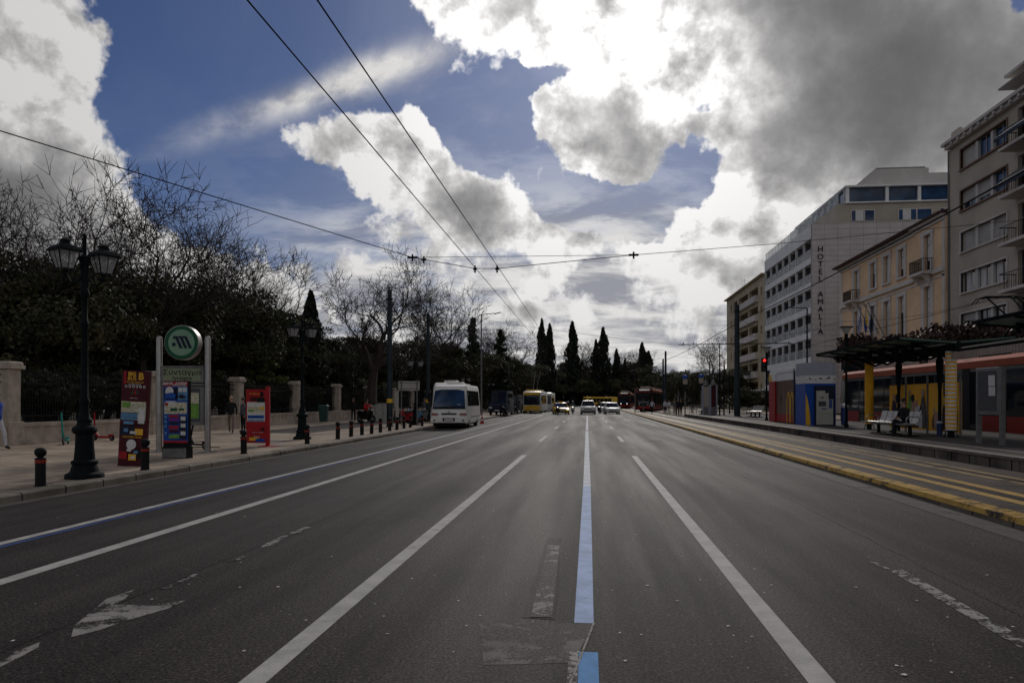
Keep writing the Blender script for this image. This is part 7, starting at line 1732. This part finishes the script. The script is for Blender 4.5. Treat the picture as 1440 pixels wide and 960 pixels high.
wire('contact_wire', [(17.35, 16, 6.02), (17.35, 33.2, 5.98), (16.8, 75, 5.85)], .014, 'contact wire over the far tram track')
wire('span_wire', [PT(936, 497, 100), PT(1000, 560 - 60, 80), PT(1036, 480, 60)], .012, 'thin wire between the far mast and the thick mast', .4)
wire('span_wire', [PT(1036, 470, 59), PT(1180, 452, 50), PT(1440, 405, 42)], .010, 'thin wire crossing in front of the hotel and the ochre house', .5)
wire('span_wire', [PT(548, 430, 43), PT(668, 462, 62), PT(936, 500, 100)], .009, 'thin wire from the nearer green mast across the avenue', .6)
wire('trolley_wire', [(-3.56, 60, 5.8), (-3.56, 62, 5.8)], .03, 'small insulator pair on the left trolley wire')
wire('span_wire', [PT(560, 430, 54), PT(1036, 492, 59)], .008, 'faint low wire between the masts across the avenue', .3)

# ================================================================ wording of the trees: each named by what it rises over
LM = [(-60, 'the left edge'), (0, 'the first stone pillar'), (55, 'the nearest bollard'), (93, 'the teal kick scooter'), (122, 'the near street lamp'), (148, 'the red kick scooter'), (185, 'the maroon banner'), (222, "the sign's left post"), (257, 'the round metro emblem'), (292, "the sign's right post"), (325, 'the walking man'), (362, 'the red stand'), (395, 'the fourth bollard'), (425, 'the second twin lamp'), (456, 'the green bin'), (475, 'the fourth pillar'), (495, 'the fifth bollard'), (515, 'the red jacketed rider'), (548, 'the nearer green mast'), (575, 'the white backed road sign'), (602, 'the farther green mast'), (632, 'the white minibus'), (655, 'the rear of the minibus'), (678, 'the traffic cone'), (700, 'the dark blue van'), (718, 'the black van'), (735, 'the trolleybus side'), (752, 'the trolleybus front'), (770, 'the white coach'), (788, 'the yellow taxi'), (805, 'the white scooter'), (826, 'the off-roader'), (843, 'the dark scooter'), (860, 'the white hatchback'), (877, 'the far tram'), (893, 'the thin tram post'), (905, 'the near tram front'), (920, "the near tram's side"), (936, 'the far masts'), (955, 'the far platform people'), (975, 'the blue topped posts'), (988, 'the farthest bench'), (1003, 'the advertising columns'), (1018, 'the slender poles'), (1036, 'the thick dark mast'), (1060, 'the bench by the kiosk'), (1090, "the kiosk's red end"), (1130, 'the kiosk roof')]
bpy.context.view_layer.update()
pool = {}
for o in scene.objects:
    if o.parent is None and o.get('category') == 'tree' and o.get('group') in (GP, 'shrubs right behind the park railings', 'street trees along the far left sidewalk', 'distant trees closing the avenue', 'low shrubs under the distant trees', 'trees beyond the tram platforms', 'bushy trees below the beige block'):
        v = o.location; d = -v.x * SIN + v.y * COS; r = v.x * COS + v.y * SIN; px_ = CXP + FPX * r / d
        lm = min(LM, key=lambda q: abs(q[0] - px_))[1]; pool.setdefault((o['group'], o.name.split('.')[0], lm), []).append((d, o))
SH = {GP: {'evergreen_tree': 'dense dark park evergreen', 'spreading_evergreen_tree': 'wide spreading dark park evergreen', 'tall_evergreen_tree': 'tall narrow dark park evergreen', 'pine_tree': 'open trunked umbrella pine'}, 'shrubs right behind the park railings': 'rounded dark shrub behind the railings', 'street trees along the far left sidewalk': 'dark sidewalk tree',
      'distant trees closing the avenue': 'distant dark tree closing the avenue', 'low shrubs under the distant trees': 'low dark bush at the end of the avenue', 'trees beyond the tram platforms': 'dark tree beyond the tram platforms', 'bushy trees below the beige block': 'dark bushy tree below the beige block'}
OR = ['front', 'second', 'third', 'fourth', 'fifth', 'sixth']
for (g, nm, lm), lst in pool.items():
    base_ = SH[g]; base_ = base_[nm] if isinstance(base_, dict) else base_ + (' with broad crown' if nm.startswith('spreading') else ' with narrow crown' if nm.startswith('tall') else '')
    lst.sort(key=lambda q: q[0])
    for i, (d, o) in enumerate(lst):
        o['label'] = (f'{base_} over {lm}' if len(lst) == 1 else f'{OR[min(i, 5)]} {base_} over {lm}')
        o['label'] = ' '.join(o['label'].split()[:16])
